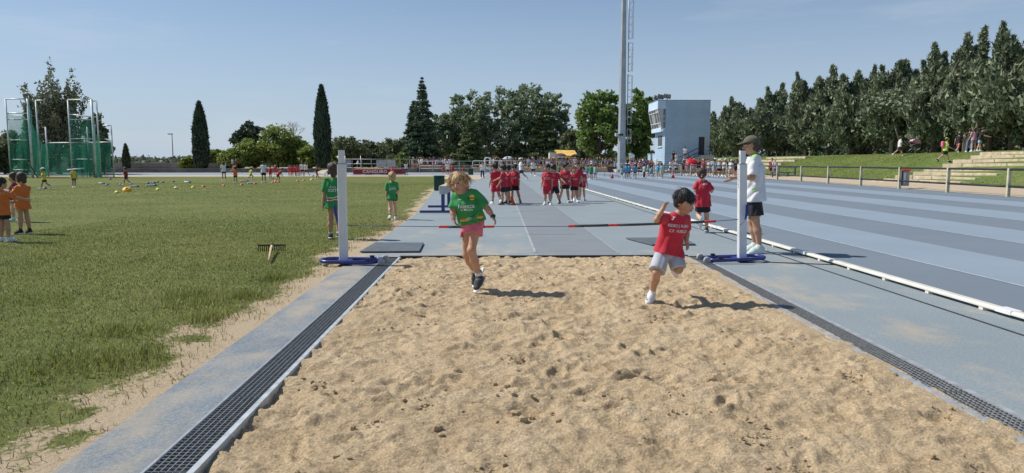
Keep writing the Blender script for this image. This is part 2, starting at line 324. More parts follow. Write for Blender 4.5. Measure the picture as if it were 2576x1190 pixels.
def person(label, J, loc=(0, 0, 0), rz=0., vox=.010, top='red', bottom='black', skin=1, hair='black', hstyle='short', shoe='white', sock='white', cap=None, sl=.62, hem=.0, leg=.55, loose=1.0,
           group=None, sleeves=True, fingers=True, legs='shorts', curl=(25, 25), pn=(None, None), shirtless=False, face=True, girth=1.0, folds=1.0, seed=None, detail=False, sockh=.055):
    H = J['H']; ad = J['adult']; S = (0.94 if ad else 1.0) * girth; seed = seed if seed is not None else R.randrange(9999)
    root = empty('person', loc, rz, label, 'person', group); vs_ = min(vox, .009) if vox < .0105 else min(vox, .012) if vox < .0135 else vox * .9
    r, fw, u = head_frame(J); hd = J['hd']; hc = J['head']; nk = J['neck']; pel = J['pelvis']; ch = J['chest']
    tr = nrm(J['shR'] - J['shL']); tu = nrm(nk - pel); tf = nrm(np.cross(tu, tr)); hr = nrm(J['hpR'] - J['hpL'])
    # ---- body
    B = Field(vox); HF = (r, fw, u)
    if vox < .02 or True:
        B.ell(hc + u * hd * .13 - fw * hd * .06, (hd * .36, hd * .43, hd * .37), HF, k=.004)
        B.ell(hc - u * hd * .16 + fw * hd * .07, (hd * .295, hd * .33, hd * .345), HF, k=hd * .16)
        B.ell(hc - u * hd * .37 + fw * hd * .20, (hd * .15, hd * .135, hd * .12), HF, k=hd * .14)
        if face:
            for s in (-1, 1):
                B.ell(hc + r * s * hd * .155 + fw * hd * .425 - u * hd * .0, (hd * .10, hd * .075, hd * .065), HF, k=hd * .04, sub=True)
                B.ell(hc + r * s * hd * .17 + fw * hd * .28 - u * hd * .19, (hd * .11, hd * .10, hd * .10), HF, k=hd * .08)
                B.ell(hc + r * s * hd * .365 - fw * hd * .05 - u * hd * .06, (hd * .035, hd * .085, hd * .12), HF, k=hd * .03)
            B.cone(hc + fw * hd * .385 - u * hd * .01, hc + fw * hd * .455 - u * hd * .155, hd * .035, hd * .058, k=hd * .05)
            B.ell(hc + fw * hd * .37 - u * hd * .275, (hd * .12, hd * .055, hd * .05), HF, k=hd * .04)
    B.cone(nk - tu * .03 * H, hc - u * hd * .28 - fw * hd * .06, (.034 if not ad else .033) * H * S, (.031 if not ad else .030) * H * S, k=.03 * H)
    wst = pel * .52 + ch * .48
    B.econe(pel - tu * .015 * H, wst, (.080 * H * S, .060 * H * S), (.070 * H * S, .053 * H * S), hr, k=.03 * H)
    B.econe(wst, ch, (.072 * H * S, .054 * H * S), (.086 * H * S, .060 * H * S), tr, k=.03 * H)
    B.econe(ch, ch * .4 + nk * .6, (.086 * H * S, .060 * H * S), (.07 * H * S, .045 * H * S), tr, k=.03 * H)
    for s in 'LR': B.cone(nk - tu * .045 * H, J['sh' + s] - tu * .008 * H, .034 * H * S, .027 * H * S, k=.03 * H)
    for s in 'LR':
        sh, el, wr, ha = J['sh' + s], J['el' + s], J['wr' + s], J['ha' + s]; m = el * .45 + wr * .55
        B.cone(sh, el, .0285 * H * S, .0235 * H * S, k=.02 * H); B.cone(el, el * .65 + wr * .35, .0240 * H * S, .0235 * H * S, k=.012 * H); B.cone(el * .65 + wr * .35, wr, .0235 * H * S, .0165 * H * S, k=.012 * H)
        i = 0 if s == 'L' else 1; p_n = pn[i] if pn[i] is not None else (tr * (1 if s == 'L' else -1) if True else 0)
        if fingers: hand(B, wr, ha, p_n, np.linalg.norm(ha - wr) * 1.08, curl=curl[i], thumb=(-1 if s == 'L' else 1) * 1)
        else: B.econe(wr, wr * .35 + ha * .65, (.02 * H, .012 * H), (.022 * H, .012 * H), tf, k=.01); B.cone(wr * .5 + ha * .5, ha, .014 * H, .010 * H, k=.01)
        hp, kn, an, to = J['hp' + s], J['kn' + s], J['an' + s], J['to' + s]; cf = kn * .62 + an * .38; bk = nrm(np.cross(np.cross(kn - hp, an - kn) + 1e-6 * tr, an - kn)) * 0
        B.cone(hp, kn, .046 * H * S, .033 * H * S, k=.03 * H); B.cone(kn, cf, .0345 * H * S, .0350 * H * S, k=.02 * H); B.cone(cf - tf * .006 * H, an, .0345 * H * S, .0215 * H * S, k=.02 * H)
        B.cone(an, an * .55 + to * .45, .018 * H, .012 * H, k=.012 * H)
    body = link('body', B.mesh('body'), None, root); body.data.materials.append(SKIN[skin])
    # ---- trousers / shorts / skirt
    C = Field(vox)
    g = .014 * H * loose
    if legs:
        C.econe(pel - tu * .01 * H, pel * .72 + ch * .28, (.083 * H * S + g * .5, .064 * H * S + g * .5), (.078 * H * S + g * .3, .060 * H * S + g * .3), hr, k=.03 * H)
        for s in 'LR':
            hp, kn, an = J['hp' + s], J['kn' + s], J['an' + s]
            if legs == 'trousers':
                C.cone(hp, kn, .049 * H * S + g * .5, .043 * H * S + g * .5, k=.02 * H); C.cone(kn, an + (kn - an) * .08, .043 * H * S + g * .5, .030 * H + g * .3, k=.012 * H)
            else:
                e = hp + (kn - hp) * (leg + .16); d = nrm(e - hp); F2 = hp + (kn - hp) * leg
                C.cone(hp, e, .048 * H * S + g * .5, .048 * H * S + g * 1.35, k=.02 * H)
        if legs != 'trousers':
            mh = (J['hpL'] + (J['knL'] - J['hpL']) * leg + J['hpR'] + (J['knR'] - J['hpR']) * leg) / 2; C.cone(mh - tu * .03 * H, mh + (pel - mh) * .45, .011 * H, .006 * H, k=.006, sub=True)
        C.folds(.0055 * folds, 26, seed + 1, an=.5)
        if legs != 'trousers':                              # hem: cut each leg square to the thigh
            hems = [(J['hp' + s] + (J['kn' + s] - J['hp' + s]) * leg, nrm(J['kn' + s] - J['hp' + s]), J['hp' + s], J['kn' + s]) for s in 'LR']
            C.hems = hems
        cm = shorts_mesh(C, 'shorts' if legs != 'trousers' else 'trousers')
        sh_o = link('trousers' if legs == 'trousers' else 'shorts', cm, None, root); cm.materials.append(FAB[bottom])
    # ---- shirt
    T = Field(vox); g = .013 * H * loose; hemz = -.045 * H + hem * H
    if top:
        lowp = pel + tu * (hemz - .06 * H); hemp = pel + tu * hemz
        T.econe(lowp, wst, (.100 * H * S + g * 1.5, .078 * H * S + g * 1.5), (.082 * H * S + g * 1.2, .062 * H * S + g * 1.2), hr * .5 + tr * .5, k=.03 * H)
        T.econe(wst, ch, (.082 * H * S + g * 1.2, .062 * H * S + g * 1.2), (.090 * H * S + g, .064 * H * S + g), tr, k=.03 * H)
        T.econe(ch, ch * .35 + nk * .65, (.090 * H * S + g, .064 * H * S + g), (.074 * H * S + g * .6, .05 * H * S + g * .6), tr, k=.03 * H)
        for s in 'LR': T.cone(nk - tu * .045 * H, J['sh' + s] - tu * .010 * H, .038 * H * S + g * .35, .029 * H * S + g * .35, k=.03 * H)
        if sleeves:
            for s in 'LR':
                sh, el = J['sh' + s], J['el' + s]; e = sh + (el - sh) * sl
                T.cone(sh, sh + (el - sh) * (sl + .02), .0295 * H * S + g * .4, .0325 * H * S + g * .8, k=.012 * H)
        for s in 'LR': T.cone(J['hp' + s] + tu * .01 * H, J['hp' + s] + (J['kn' + s] - J['hp' + s]) * .32, .052 * H * S + g * .9, .052 * H * S + g * 1.25, k=.03 * H)
        T.folds(.0075 * folds, 22, seed, an=.45)
        T.plane(hemp, -tu)
        T.cone(nk - tu * .01 * H + tf * .012 * H, nk + tu * .09 * H + tf * .012 * H, .041 * H, .050 * H, k=.008, sub=True)
        if sleeves:
            for s in 'LR':
                sh, el = J['sh' + s], J['el' + s]; d = nrm(el - sh); T.cone(sh + d * (np.linalg.norm(el - sh) * sl + .05 * H), el + d * .1 * H, .05 * H, .05 * H, k=.004, sub=True)
        tm = T.mesh('shirt'); shirt = link('shirt', tm, None, root); tm.materials.append(FAB[top])
    # ---- hair
    hm = HAIR[hair]; Fh = Field(vs_)
    if hstyle != 'none':
        Fh.ell(hc + u * hd * .15 - fw * hd * .09, (hd * .415, hd * .465, hd * .41), HF, k=.01)
        if hstyle in ('short', 'pony', 'bun', 'tail'): Fh.ell(hc - u * hd * .08 - fw * hd * .20, (hd * .37, hd * .30, hd * .30), HF, k=hd * .1)
        if hstyle in ('bob', 'long'):
            for s in (-1, 1): Fh.cone(hc + r * s * hd * .30 - fw * hd * .02, hc + r * s * hd * .35 - u * hd * (.34 if hstyle == 'bob' else .75) - fw * hd * .10, hd * .13, hd * .09, k=hd * .1)
            Fh.cone(hc - fw * hd * .25, hc - fw * hd * .3 - u * hd * (.38 if hstyle == 'bob' else .85), hd * .30, hd * .20, k=hd * .12)
        Fh.folds(hd * .045, 5.5 / hd, seed + 5, down=u, an=.3)
        Fh.ell(hc - u * hd * .34 + fw * hd * .50, (hd * .38, hd * .42, hd * .47), HF, k=hd * .05, sub=True)
        if hstyle == 'pony': Fh.cone(hc - fw * hd * .46 + u * hd * .02, hc - fw * hd * .66 - u * hd * .45, hd * .10, hd * .07, k=hd * .06)
        if hstyle == 'bun': Fh.ell(hc - fw * hd * .50 - u * hd * .18, (hd * .17,) * 3, HF, k=hd * .06)
        if hstyle == 'tail': Fh.cone(hc - fw * hd * .44 - u * hd * .12, hc - fw * hd * .50 - u * hd * .85, hd * .11, hd * .06, k=hd * .06)
        hmsh = Fh.mesh('hair'); link('hair', hmsh, None, root); hmsh.materials.append(hm)
    if cap:
        Cp = Field(vs_); cn = hc + u * hd * .20 - fw * hd * .07; Cp.ell(cn, (hd * .43, hd * .475, hd * .40), HF, k=.01)
        Cp.plane(cn - u * hd * .06 + fw * 0, -u)
        Cp.ell(cn + fw * hd * .50 - u * hd * .03, (hd * .34, hd * .40, hd * .045), (r, fw - u * .22, u + fw * .22), k=hd * .05)
        cmh = Cp.mesh('cap'); link('cap', cmh, None, root); cmh.materials.append(FAB[cap])
    # ---- shoes and socks
    for s in 'LR':
        an, to = J['an' + s], J['to' + s]; k_ = J['kn' + s]; sd = nrm(an - k_); d = to - an; d = nrm(d - sd * (d @ sd) * .55); lat = nrm(np.cross(d, -sd)); dn = nrm(np.cross(lat, d)); dn = dn if dn @ sd > 0 else -dn
        fl = .145 * H; heel = an + dn * .022 * H - d * .030 * H; ft = heel + d * fl
        Sh = Field(vs_); Sh.econe(heel + d * .02 * H, heel + d * fl * .55 - dn * .004 * H, (.029 * H, .034 * H), (.032 * H, .033 * H), lat, k=.01 * H)
        Sh.econe(heel + d * fl * .5 + dn * .004 * H, heel + d * fl * .86 + dn * .008 * H, (.033 * H, .030 * H), (.027 * H, .022 * H), lat, k=.015 * H); Sh.cone(an + sd * .010 * H + d * .01 * H, an - sd * .006 * H + d * .004 * H, .032 * H, .030 * H, k=.015 * H)
        Sh.plane(heel + dn * .024 * H, dn); me = Sh.mesh('shoe'); so_ = link('shoe', me, None, root); me.materials.append(FAB[shoe] if shoe in FAB else RUB_W)
        sm = Field(vs_); sm.econe(heel + d * .005 * H, heel + d * fl * .5, (.031 * H, .05 * H), (.034 * H, .05 * H), lat, k=.006); sm.econe(heel + d * fl * .5, heel + d * fl * .88, (.034 * H, .05 * H), (.027 * H, .05 * H), lat, k=.006)
        sm.plane(heel + dn * .014 * H, -dn); sm.plane(heel + dn * .028 * H, dn); me = sm.mesh('sole'); link('sole', me, None, so_); me.materials.append(RUB_W if shoe != 'charcoal' or s == 'L' else RUB_W)
        if sock:
            k2 = nrm(k_ - an); Sk = Field(vs_); Sk.cone(an - k2 * .02 * H, an + k2 * (sockh + .02) * H, .0245 * H, .0275 * H, k=.005); Sk.plane(an + k2 * sockh * H, k2); me = Sk.mesh('sock'); link('sock', me, None, root); me.materials.append(FAB[sock])
    if face and vox < .0135:
        for s in (-1, 1):
            e = hc + r * s * hd * .155 + fw * hd * .350 - u * hd * .0
            mb = MB(); ball(mb, e + fw * hd * .010, (hd * .066, hd * .05, hd * .034), HF); eo = mb.build('eye', EYE_W, root, True)
            mb = MB(); ball(mb, e + fw * hd * .036, (hd * .040, hd * .028, hd * .036), HF); mb.build('iris', EYE_D, eo, True)
            mb = MB(); mb.tube([e + r * q * hd + fw * (hd * .048 - abs(q) * .10 * hd) + u * (.085 - abs(q - .0) * .16) * hd for q in (-.09, -.03, .03, .09)], hd * .021, 5); mb.build('eyebrow', hm, root, True)
            mb = MB(); mb.tube([e + r * q * hd + fw * (hd * .062 - abs(q) * .12 * hd) + u * (.030 - abs(q) * .12) * hd for q in (-.075, -.03, .03, .075)], hd * .010, 5); mb.build('eyelash', EYE_D, root, True)
        mb = MB(); mb.tube([hc + fw * (.425 - abs(q) * .25) * hd + r * q * hd - u * (.285 - abs(q) * .12) * hd for q in (-.11, -.06, 0, .06, .11)], [hd * .008, hd * .022, hd * .027, hd * .022, hd * .008], 6); mb.build('mouth', LIP, root, True)
    return root
def ball(mb, c, r, F, n=10, m=6):
    v = []; f = []
    for i in range(m + 1):
        th = math.pi * i / m
        for j in range(n):
            a = 2 * math.pi * j / n; q = (math.sin(th) * math.cos(a) * r[0], math.sin(th) * math.sin(a) * r[1], math.cos(th) * r[2]); v.append(c + q[0] * F[0] + q[1] * F[1] + q[2] * F[2])
    for i in range(m):
        for j in range(n): f.append((i * n + j, i * n + (j + 1) % n, (i + 1) * n + (j + 1) % n, (i + 1) * n + j))
    mb.add(v, f)
def shorts_mesh(C, name):
    """shorts: each leg is cut square to its thigh; the cut removes only what lies round that thigh"""
    if not hasattr(C, 'hems'): return C.mesh(name)
    for (p, d, hp, kn) in C.hems:
        L = float(np.linalg.norm(kn - hp)); r_ = .13 * L / .28
        C.pr.append(('x', A(p), A(d), A(kn), r_))
    return C.mesh(name)
TEXTS = {}
def text_mesh(s, bold=0.0, shear=0.0, space=1.0):
    key = (s, bold, shear, space)
    if key not in TEXTS:
        cu = bpy.data.curves.new('lettering', 'FONT'); cu.body = s; cu.align_x = 'CENTER'; cu.align_y = 'CENTER'; cu.size = 1; cu.offset = bold; cu.shear = shear; cu.space_character = space; cu.resolution_u = 3
        o = bpy.data.objects.new('lettering', cu); COL.objects.link(o); dg = bpy.context.evaluated_depsgraph_get(); me = bpy.data.meshes.new_from_object(o.evaluated_get(dg)); bpy.data.objects.remove(o); bpy.data.curves.remove(cu)
        n = len(me.vertices); V = np.zeros(n * 3, np.float32); me.vertices.foreach_get('co', V); TEXTS[key] = (V.reshape(-1, 3), [tuple(p.vertices) for p in me.polygons]); bpy.data.meshes.remove(me)
    return TEXTS[key]
def decal(parent, V, F, c, right, up, nrm_, size, m, name='print', off=.004, sx=1.0):
    """lay flat print on a garment: every vertex is dropped onto its surface"""
    me0 = parent.data; bv = BVHTree.FromPolygons([v.co for v in me0.vertices], [tuple(p.vertices) for p in me0.polygons])
    right, up, nn = Vector(right).normalized(), Vector(up).normalized(), Vector(nrm_).normalized(); c = Vector(c); out = []
    for x, y, _ in V:
        p = c + right * (x * size * sx) + up * (y * size) + nn * .25; h = bv.ray_cast(p, -nn, .6)
        out.append(h[0] + h[1] * off if h[0] else None)
    ok = [q is not None for q in out]; FF = [f for f in F if all(ok[i] for i in f)]
    if not FF: return
    me = bpy.data.meshes.new(name); me.from_pydata([q or Vector() for q in out], [], FF); me.materials.append(m); o = link(name, me, None, parent); return o
def letters(parent, s, c, right, up, nn, size, m=None, bold=.01, sx=1.0, shear=0., space=1.0, off=.004):
    V, F = text_mesh(s, bold, shear, space); return decal(parent, V, F, c, right, up, nn, size, m or PRINT_W, 'lettering', sx=sx, off=off)
def part(root, name): return next(c for c in root.children if c.name.split('.')[0] == name)
# ---------------------------------------------------------------- ground surfaces
def ground_mat(name, stops, scale, detail=6, bump=.3, bscale=60, rough=.95, bdist=.02, fine=None):
    m = bpy.data.materials.new(name); m.use_nodes = True; n, l, b = nodes_of(m); b.inputs['Roughness'].default_value = rough; b.inputs['Specular IOR Level'].default_value = .25
    g = n.new('ShaderNodeNewGeometry'); no = n.new('ShaderNodeTexNoise'); no.inputs['Scale'].default_value = scale; no.inputs['Detail'].default_value = detail; no.inputs['Roughness'].default_value = .62; l.new(g.outputs['Position'], no.inputs['Vector'])
    cr = n.new('ShaderNodeValToRGB'); el = cr.color_ramp.elements
    while len(el) < len(stops): el.new(.5)
    for e, (p, c) in zip(el, stops): e.position = p; e.color = (*c, 1)
    l.new(no.outputs[0], cr.inputs[0]); out = cr.outputs[0]
    if fine:
        n2 = n.new('ShaderNodeTexNoise'); n2.inputs['Scale'].default_value = fine[0]; n2.inputs['Detail'].default_value = 3; l.new(g.outputs['Position'], n2.inputs['Vector'])
        mr = n.new('ShaderNodeMapRange'); mr.inputs[1].default_value = .3; mr.inputs[2].default_value = .7; mr.inputs[3].default_value = 1 - fine[1]; mr.inputs[4].default_value = 1 + fine[1]; l.new(n2.outputs[0], mr.inputs[0])
        mx = n.new('ShaderNodeMix'); mx.data_type = 'RGBA'; mx.blend_type = 'MULTIPLY'; mx.inputs[0].default_value = 1; l.new(out, mx.inputs[6]); l.new(mr.outputs[0], mx.inputs[7]); out = mx.outputs[2]
    l.new(out, b.inputs['Base Color'])
    nb = n.new('ShaderNodeTexNoise'); nb.inputs['Scale'].default_value = bscale; nb.inputs['Detail'].default_value = 6; nb.inputs['Roughness'].default_value = .7; l.new(g.outputs['Position'], nb.inputs['Vector'])
    bp = n.new('ShaderNodeBump'); bp.inputs['Strength'].default_value = bump; bp.inputs['Distance'].default_value = bdist; l.new(nb.outputs[0], bp.inputs['Height']); l.new(bp.outputs[0], b.inputs['Normal'])
    m['out'] = 1; MATS[name] = m; return m
M_EARTH = ground_mat('dry_earth', [(.3, (.36, .28, .19)), (.55, (.48, .39, .28)), (.75, (.30, .26, .15))], .35, bump=.4, bscale=8)
M_SANDY = ground_mat('sandy_path', [(.3, (.44, .34, .23)), (.7, (.56, .46, .33))], .8, bump=.5, bscale=14, fine=(9, .16))
M_SAND = ground_mat('pit_sand', [(.3, (.50, .370, .220)), (.5, (.56, .425, .262)), (.7, (.615, .480, .310))], 2.4, bump=1.0, bscale=70, bdist=.020, fine=(75, .30))
M_GRASS = ground_mat('grass_ground', [(.28, (.100, .125, .028)), (.5, (.135, .155, .038)), (.72, (.185, .190, .055))], .33, bump=.8, bscale=30, bdist=.03, fine=(7, .22))
M_BANK = ground_mat('bank_grass', [(.28, (.085, .130, .028)), (.5, (.125, .170, .042)), (.75, (.20, .21, .075))], .28, bump=.8, bscale=20, bdist=.04, fine=(4, .22))
M_TARTAN = ground_mat('track_pale_blue', [(.3, (.240, .283, .302)), (.7, (.280, .322, .338))], .7, bump=.5, bscale=160, bdist=.008, rough=.85, fine=(55, .15))
M_LANE_A = ground_mat('track_blue_dark', [(.3, (.172, .207, .243)), (.7, (.192, .230, .268))], .5, bump=.35, bscale=220, bdist=.006, rough=.85, fine=(90, .07))
M_LANE_B = ground_mat('track_blue_light', [(.3, (.242, .300, .358)), (.7, (.270, .330, .390))], .5, bump=.35, bscale=220, bdist=.006, rough=.85, fine=(90, .07))
M_RUNWAY = ground_mat('runway_grey', [(.3, (.205, .230, .248)), (.7, (.240, .264, .281))], .9, bump=.35, bscale=220, bdist=.006, rough=.85, fine=(90, .08))
# sand dust drifted over the surfaces next to the pit
def dusty(m, amount=.85, thr=.56, sc=1.1):
    n, l, b = nodes_of(m); src = b.inputs['Base Color'].links[0].from_socket; g = n.new('ShaderNodeNewGeometry'); mp = n.new('ShaderNodeMapping'); mp.inputs['Scale'].default_value = (1.0, .55, 1)
    no = n.new('ShaderNodeTexNoise'); no.inputs['Scale'].default_value = sc; no.inputs['Detail'].default_value = 8; no.inputs['Roughness'].default_value = .68; l.new(g.outputs['Position'], mp.inputs['Vector']); l.new(mp.outputs[0], no.inputs['Vector'])
    sx = n.new('ShaderNodeSeparateXYZ'); l.new(g.outputs['Position'], sx.inputs[0]); my = n.new('ShaderNodeMapRange'); my.inputs[1].default_value = 9.5; my.inputs[2].default_value = 16; my.inputs[3].default_value = 0; my.inputs[4].default_value = -.22; l.new(sx.outputs[1], my.inputs[0])
    mxx = n.new('ShaderNodeMapRange'); mxx.inputs[1].default_value = -1.8; mxx.inputs[2].default_value = 3.6; mxx.inputs[3].default_value = .085; mxx.inputs[4].default_value = -.055; l.new(sx.outputs[0], mxx.inputs[0])
    ad = n.new('ShaderNodeMath'); l.new(no.outputs[0], ad.inputs[0]); l.new(my.outputs[0], ad.inputs[1]); a2 = n.new('ShaderNodeMath'); l.new(ad.outputs[0], a2.inputs[0]); l.new(mxx.outputs[0], a2.inputs[1])
    mr = n.new('ShaderNodeMapRange'); mr.inputs[1].default_value = thr - .07; mr.inputs[2].default_value = thr + .14; mr.inputs[4].default_value = amount; l.new(a2.outputs[0], mr.inputs[0])
    mx = n.new('ShaderNodeMix'); mx.data_type = 'RGBA'; mx.inputs[7].default_value = (.50, .41, .29, 1); l.new(mr.outputs[0], mx.inputs[0]); l.new(src, mx.inputs[6]); l.new(mx.outputs[2], b.inputs['Base Color'])
M_STRIP = ground_mat('worn_blue_strip', [(.3, (.165, .205, .245)), (.5, (.215, .250, .275)), (.7, (.275, .305, .320))], 1.6, bump=.6, bscale=130, bdist=.010, rough=.85, fine=(48, .24))
dusty(M_TARTAN, .82, .55); dusty(M_RUNWAY, .6, .56); dusty(M_STRIP, .78, .585, 1.5)
M_CONC = mat('concrete', (.42, .40, .36), .9, .12, 3, .4, 30); M_STEEL = mat('galvanised_steel', (.42, .44, .46), .45, .12, 14, .1, 60, metal=.55)
M_BLACK = mat('black_rubber', (.022, .023, .025), .7, .15, 20, .3, 90); M_WHITE = mat('white_paint', (.78, .78, .77), .4, .04, 5, .08, 30); M_IRON = mat('grating_iron', (.28, .285, .28), .5, .2, 40, .2, 90, metal=.3)
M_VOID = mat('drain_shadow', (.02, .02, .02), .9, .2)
def sheet(name, poly, z, m, parent=None, kind='structure'):
    me = bpy.data.meshes.new(name); me.from_pydata([(x, y, z) for x, y in poly], [], [tuple(range(len(poly)))]); o = link(name, me, m, parent)
    if not parent: o['kind'] = kind
    return o
def rect(x0, x1, y0, y1): return [(x0, y0), (x1, y0), (x1, y1), (x0, y1)]
XL, XG0, XG1, XR0, XR1, YF = -1.335, -1.56, -1.37, 2.66, 2.85, 9.85
KL, KR = .008, -.024              # the two drains are not quite parallel
xl_ = lambda y: XL + KL * (YF - y)
xr_ = lambda y: XR0 + KR * (YF - y)      # sand edge, left drain, right drain, far edge of the pit
EDGE = lambda y: -1.90 - .012 * (min(y, 40) - 3) - (.045 * (min(y, 40) - 18) if y > 18 else 0) + (.0118 * (y - 40) if y > 40 else 0)   # left edge of the blue surface
sheet('ground', rect(-900, 900, -120, 1500), -.12, M_EARTH)
# running track: pale/dark strips side by side
railx = lambda y: 4.40 - .003 * y
bnd = [(4.36, 4.30), (5.62, 6.05), (7.02, 7.6), (8.55, 9.2), (10.15, 10.9), (11.85, 12.7), (13.7, 14.6), (15.55, 16.6), (17.45, 18.6), (19.3, 22.6)]     # x at y=8 and at y=60
trk = empty('track'); trk['kind'] = 'structure'
def bx_(b, y): return b[0] + (b[1] - b[0]) * (y - 8) / 52
bnd[-1] = (18.85, 22.9)
for i in range(9):
    a, b = bnd[i], bnd[i + 1]; sheet('lane', [(bx_(a, -6), -6), (bx_(b, -6), -6), (bx_(b, 86), 86), (bx_(a, 86), 86)], .0, M_LANE_A if i % 2 == 0 else M_LANE_B, trk)
for i in (1, 3, 5, 7):
    b = bnd[i]; sheet('lane_line', [(bx_(b, -6) - .02, -6), (bx_(b, -6) + .02, -6), (bx_(b, 86) + .02, 86), (bx_(b, 86) - .02, 86)], .004, mat('worn_line', (.38, .43, .48), .8, .1), trk)
sheet('track_bend', [(-140, 79), (bx_(bnd[0], 79) - .02, 79), (bx_(bnd[0], 86) - .02, 86.2), (24, 86.2), (24, 101), (-140, 96)], -.002, M_LANE_B)
sheet('sand_strip', [(-140, 66), (-3.1, 70.6), (-2.9, 79), (-140, 79)], -.006, M_SANDY)
# blue surface round the pit and the run-up
sheet('runup_surface', [(EDGE(YF), YF + .06), (bx_(bnd[0], YF), YF + .06), (bx_(bnd[0], 79), 79), (-2.9, 79), (EDGE(40), 40), (EDGE(18), 18)], 0, M_TARTAN)
sheet('pit_margin', [(EDGE(-4), -4), (XG0 + KL * (YF + 4), -4), (XG0, YF), (XG0, YF + .06), (EDGE(YF), YF + .06)], 0, M_STRIP)
sheet('pit_margin', [(XR1 + KR * (YF + 4), -4), (bx_(bnd[0], -4), -4), (bx_(bnd[0], YF), YF + .06), (XR1, YF + .06), (XR1, YF)], 0, M_TARTAN)
sheet('runway', [(.58, YF + .07), (1.76, YF + .07), (1.80, 62), (.78, 62)], .004, M_RUNWAY)
M_LINE = mat('faded_white_line', (.325, .335, .345), .8, .22, 9, .2, 60); M_SEAM = mat('dark_seam', (.05, .055, .06), .9, .2)
sheet('runway_line', [(.54, YF + .5), (.58, YF + .5), (.785, 62), (.755, 62)], .008, M_LINE); sheet('runway_line', [(1.757, YF + .35), (1.782, YF + .35), (1.83, 62), (1.81, 62)], .008, mat('worn_off_line', (.29, .305, .32), .85, .2, 9))
for (x0, x1, yp) in ((1195, 1311, 517), (1290, 1318, 533), (1230, 1322, 549), (1322, 1452, 590.5), (1200, 1310, 505)):
    a, b = G(x0, yp), G(x1, yp); sheet('joint_line', rect(a.x, b.x, a.y, a.y + .012 + .0008 * a.y), .009, M_SEAM)
cp = [G(1938, 627), G(2250, 730), G(2576, 837)]
sheet('surface_seam', [(3.98, -4), (4.005, -4), (4.09, 40), (4.06, 40)], .006, M_SEAM)
sheet('concrete_pad', [(-5.2, 58), (-1.4, 56), (-1.0, 76), (-4.6, 78)], .012, M_SANDY)
# ---------------------------------------------------------------- grass field with a bare, sandy rim
def bare(x, y):                           # 0 = turf, 1 = bare sand
    d = np.array([EDGE(v) for v in np.ravel(y)]).reshape(np.shape(y)) - x
    w = .22 + .55 * (fbm(x * .9, y * .55, 3, 3) - .42) + .35 * np.clip(1 - np.abs(y - 10.5) / 2.2, 0, 1) + .12 * np.clip((5 - y) / 3, 0, 1)
    return np.clip((w - d) / .62 + .5 + 1.5 * (fbm(x * 4, y * 3, 4, 11) - .5), 0, 1)
def grid(xs, ys, zf):
    X, Y = np.meshgrid(xs, ys, indexing='ij'); Z = zf(X, Y); V = np.stack([X, Y, Z], -1).reshape(-1, 3); nx, ny = len(xs), len(ys)
    I = np.arange(nx * ny).reshape(nx, ny); F = np.stack([I[:-1, :-1], I[1:, :-1], I[1:, 1:], I[:-1, 1:]], -1).reshape(-1, 4); return V, F, X, Y
def tuft_h(x, y): return .035 * (fbm(x * 1.3, y * 1.3, 4, 21) - .5)
xs = np.concatenate([np.linspace(-150, -30, 25), np.linspace(-28, -9, 60), np.linspace(-8.8, -1.5, 150)]); ys = np.concatenate([np.linspace(-6, 1.6, 14), np.linspace(1.8, 14, 150), np.linspace(14.2, 70.5, 110)])
V, F, X, Y = grid(xs, ys, lambda x, y: np.where(x > -30, tuft_h(x, y), 0) * np.clip((EDGE(3) - x) / .6, 0, 1) - .010 - .0 * x)
bv_ = bare(X, Y)
V[:, 0] = np.minimum(V[:, 0], np.array([EDGE(v) for v in V[:, 1]]) + .06)
me = npmesh('grass_field', V, F, smooth=True); at = me.attributes.new('bare', 'FLOAT', 'POINT'); at.data.foreach_set('value', bv_.ravel().astype(np.float32))
M_FIELD = M_GRASS.copy(); n, l, b = nodes_of(M_FIELD); src = b.inputs['Base Color'].links[0].from_socket; an_ = n.new('ShaderNodeAttribute'); an_.attribute_name = 'bare'
g_ = n.new('ShaderNodeNewGeometry'); no_ = n.new('ShaderNodeTexNoise'); no_.inputs['Scale'].default_value = 26; no_.inputs['Detail'].default_value = 4; l.new(g_.outputs['Position'], no_.inputs['Vector'])
ad_ = n.new('ShaderNodeMath'); ad_.operation = 'MULTIPLY_ADD'; ad_.inputs[1].default_value = .9; ad_.inputs[2].default_value = -.45; l.new(no_.outputs[0], ad_.inputs[0]); a2_ = n.new('ShaderNodeMath'); l.new(an_.outputs['Fac'], a2_.inputs[0]); l.new(ad_.outputs[0], a2_.inputs[1])
mr_ = n.new('ShaderNodeMapRange'); mr_.inputs[1].default_value = .42; mr_.inputs[2].default_value = .62; l.new(a2_.outputs[0], mr_.inputs[0]); mx_ = n.new('ShaderNodeMix'); mx_.data_type = 'RGBA'; mx_.inputs[7].default_value = (.48, .375, .25, 1); l.new(mr_.outputs[0], mx_.inputs[0]); l.new(src, mx_.inputs[6]); l.new(mx_.outputs[2], b.inputs['Base Color'])
link('grass_field', me, M_FIELD)['kind'] = 'structure'
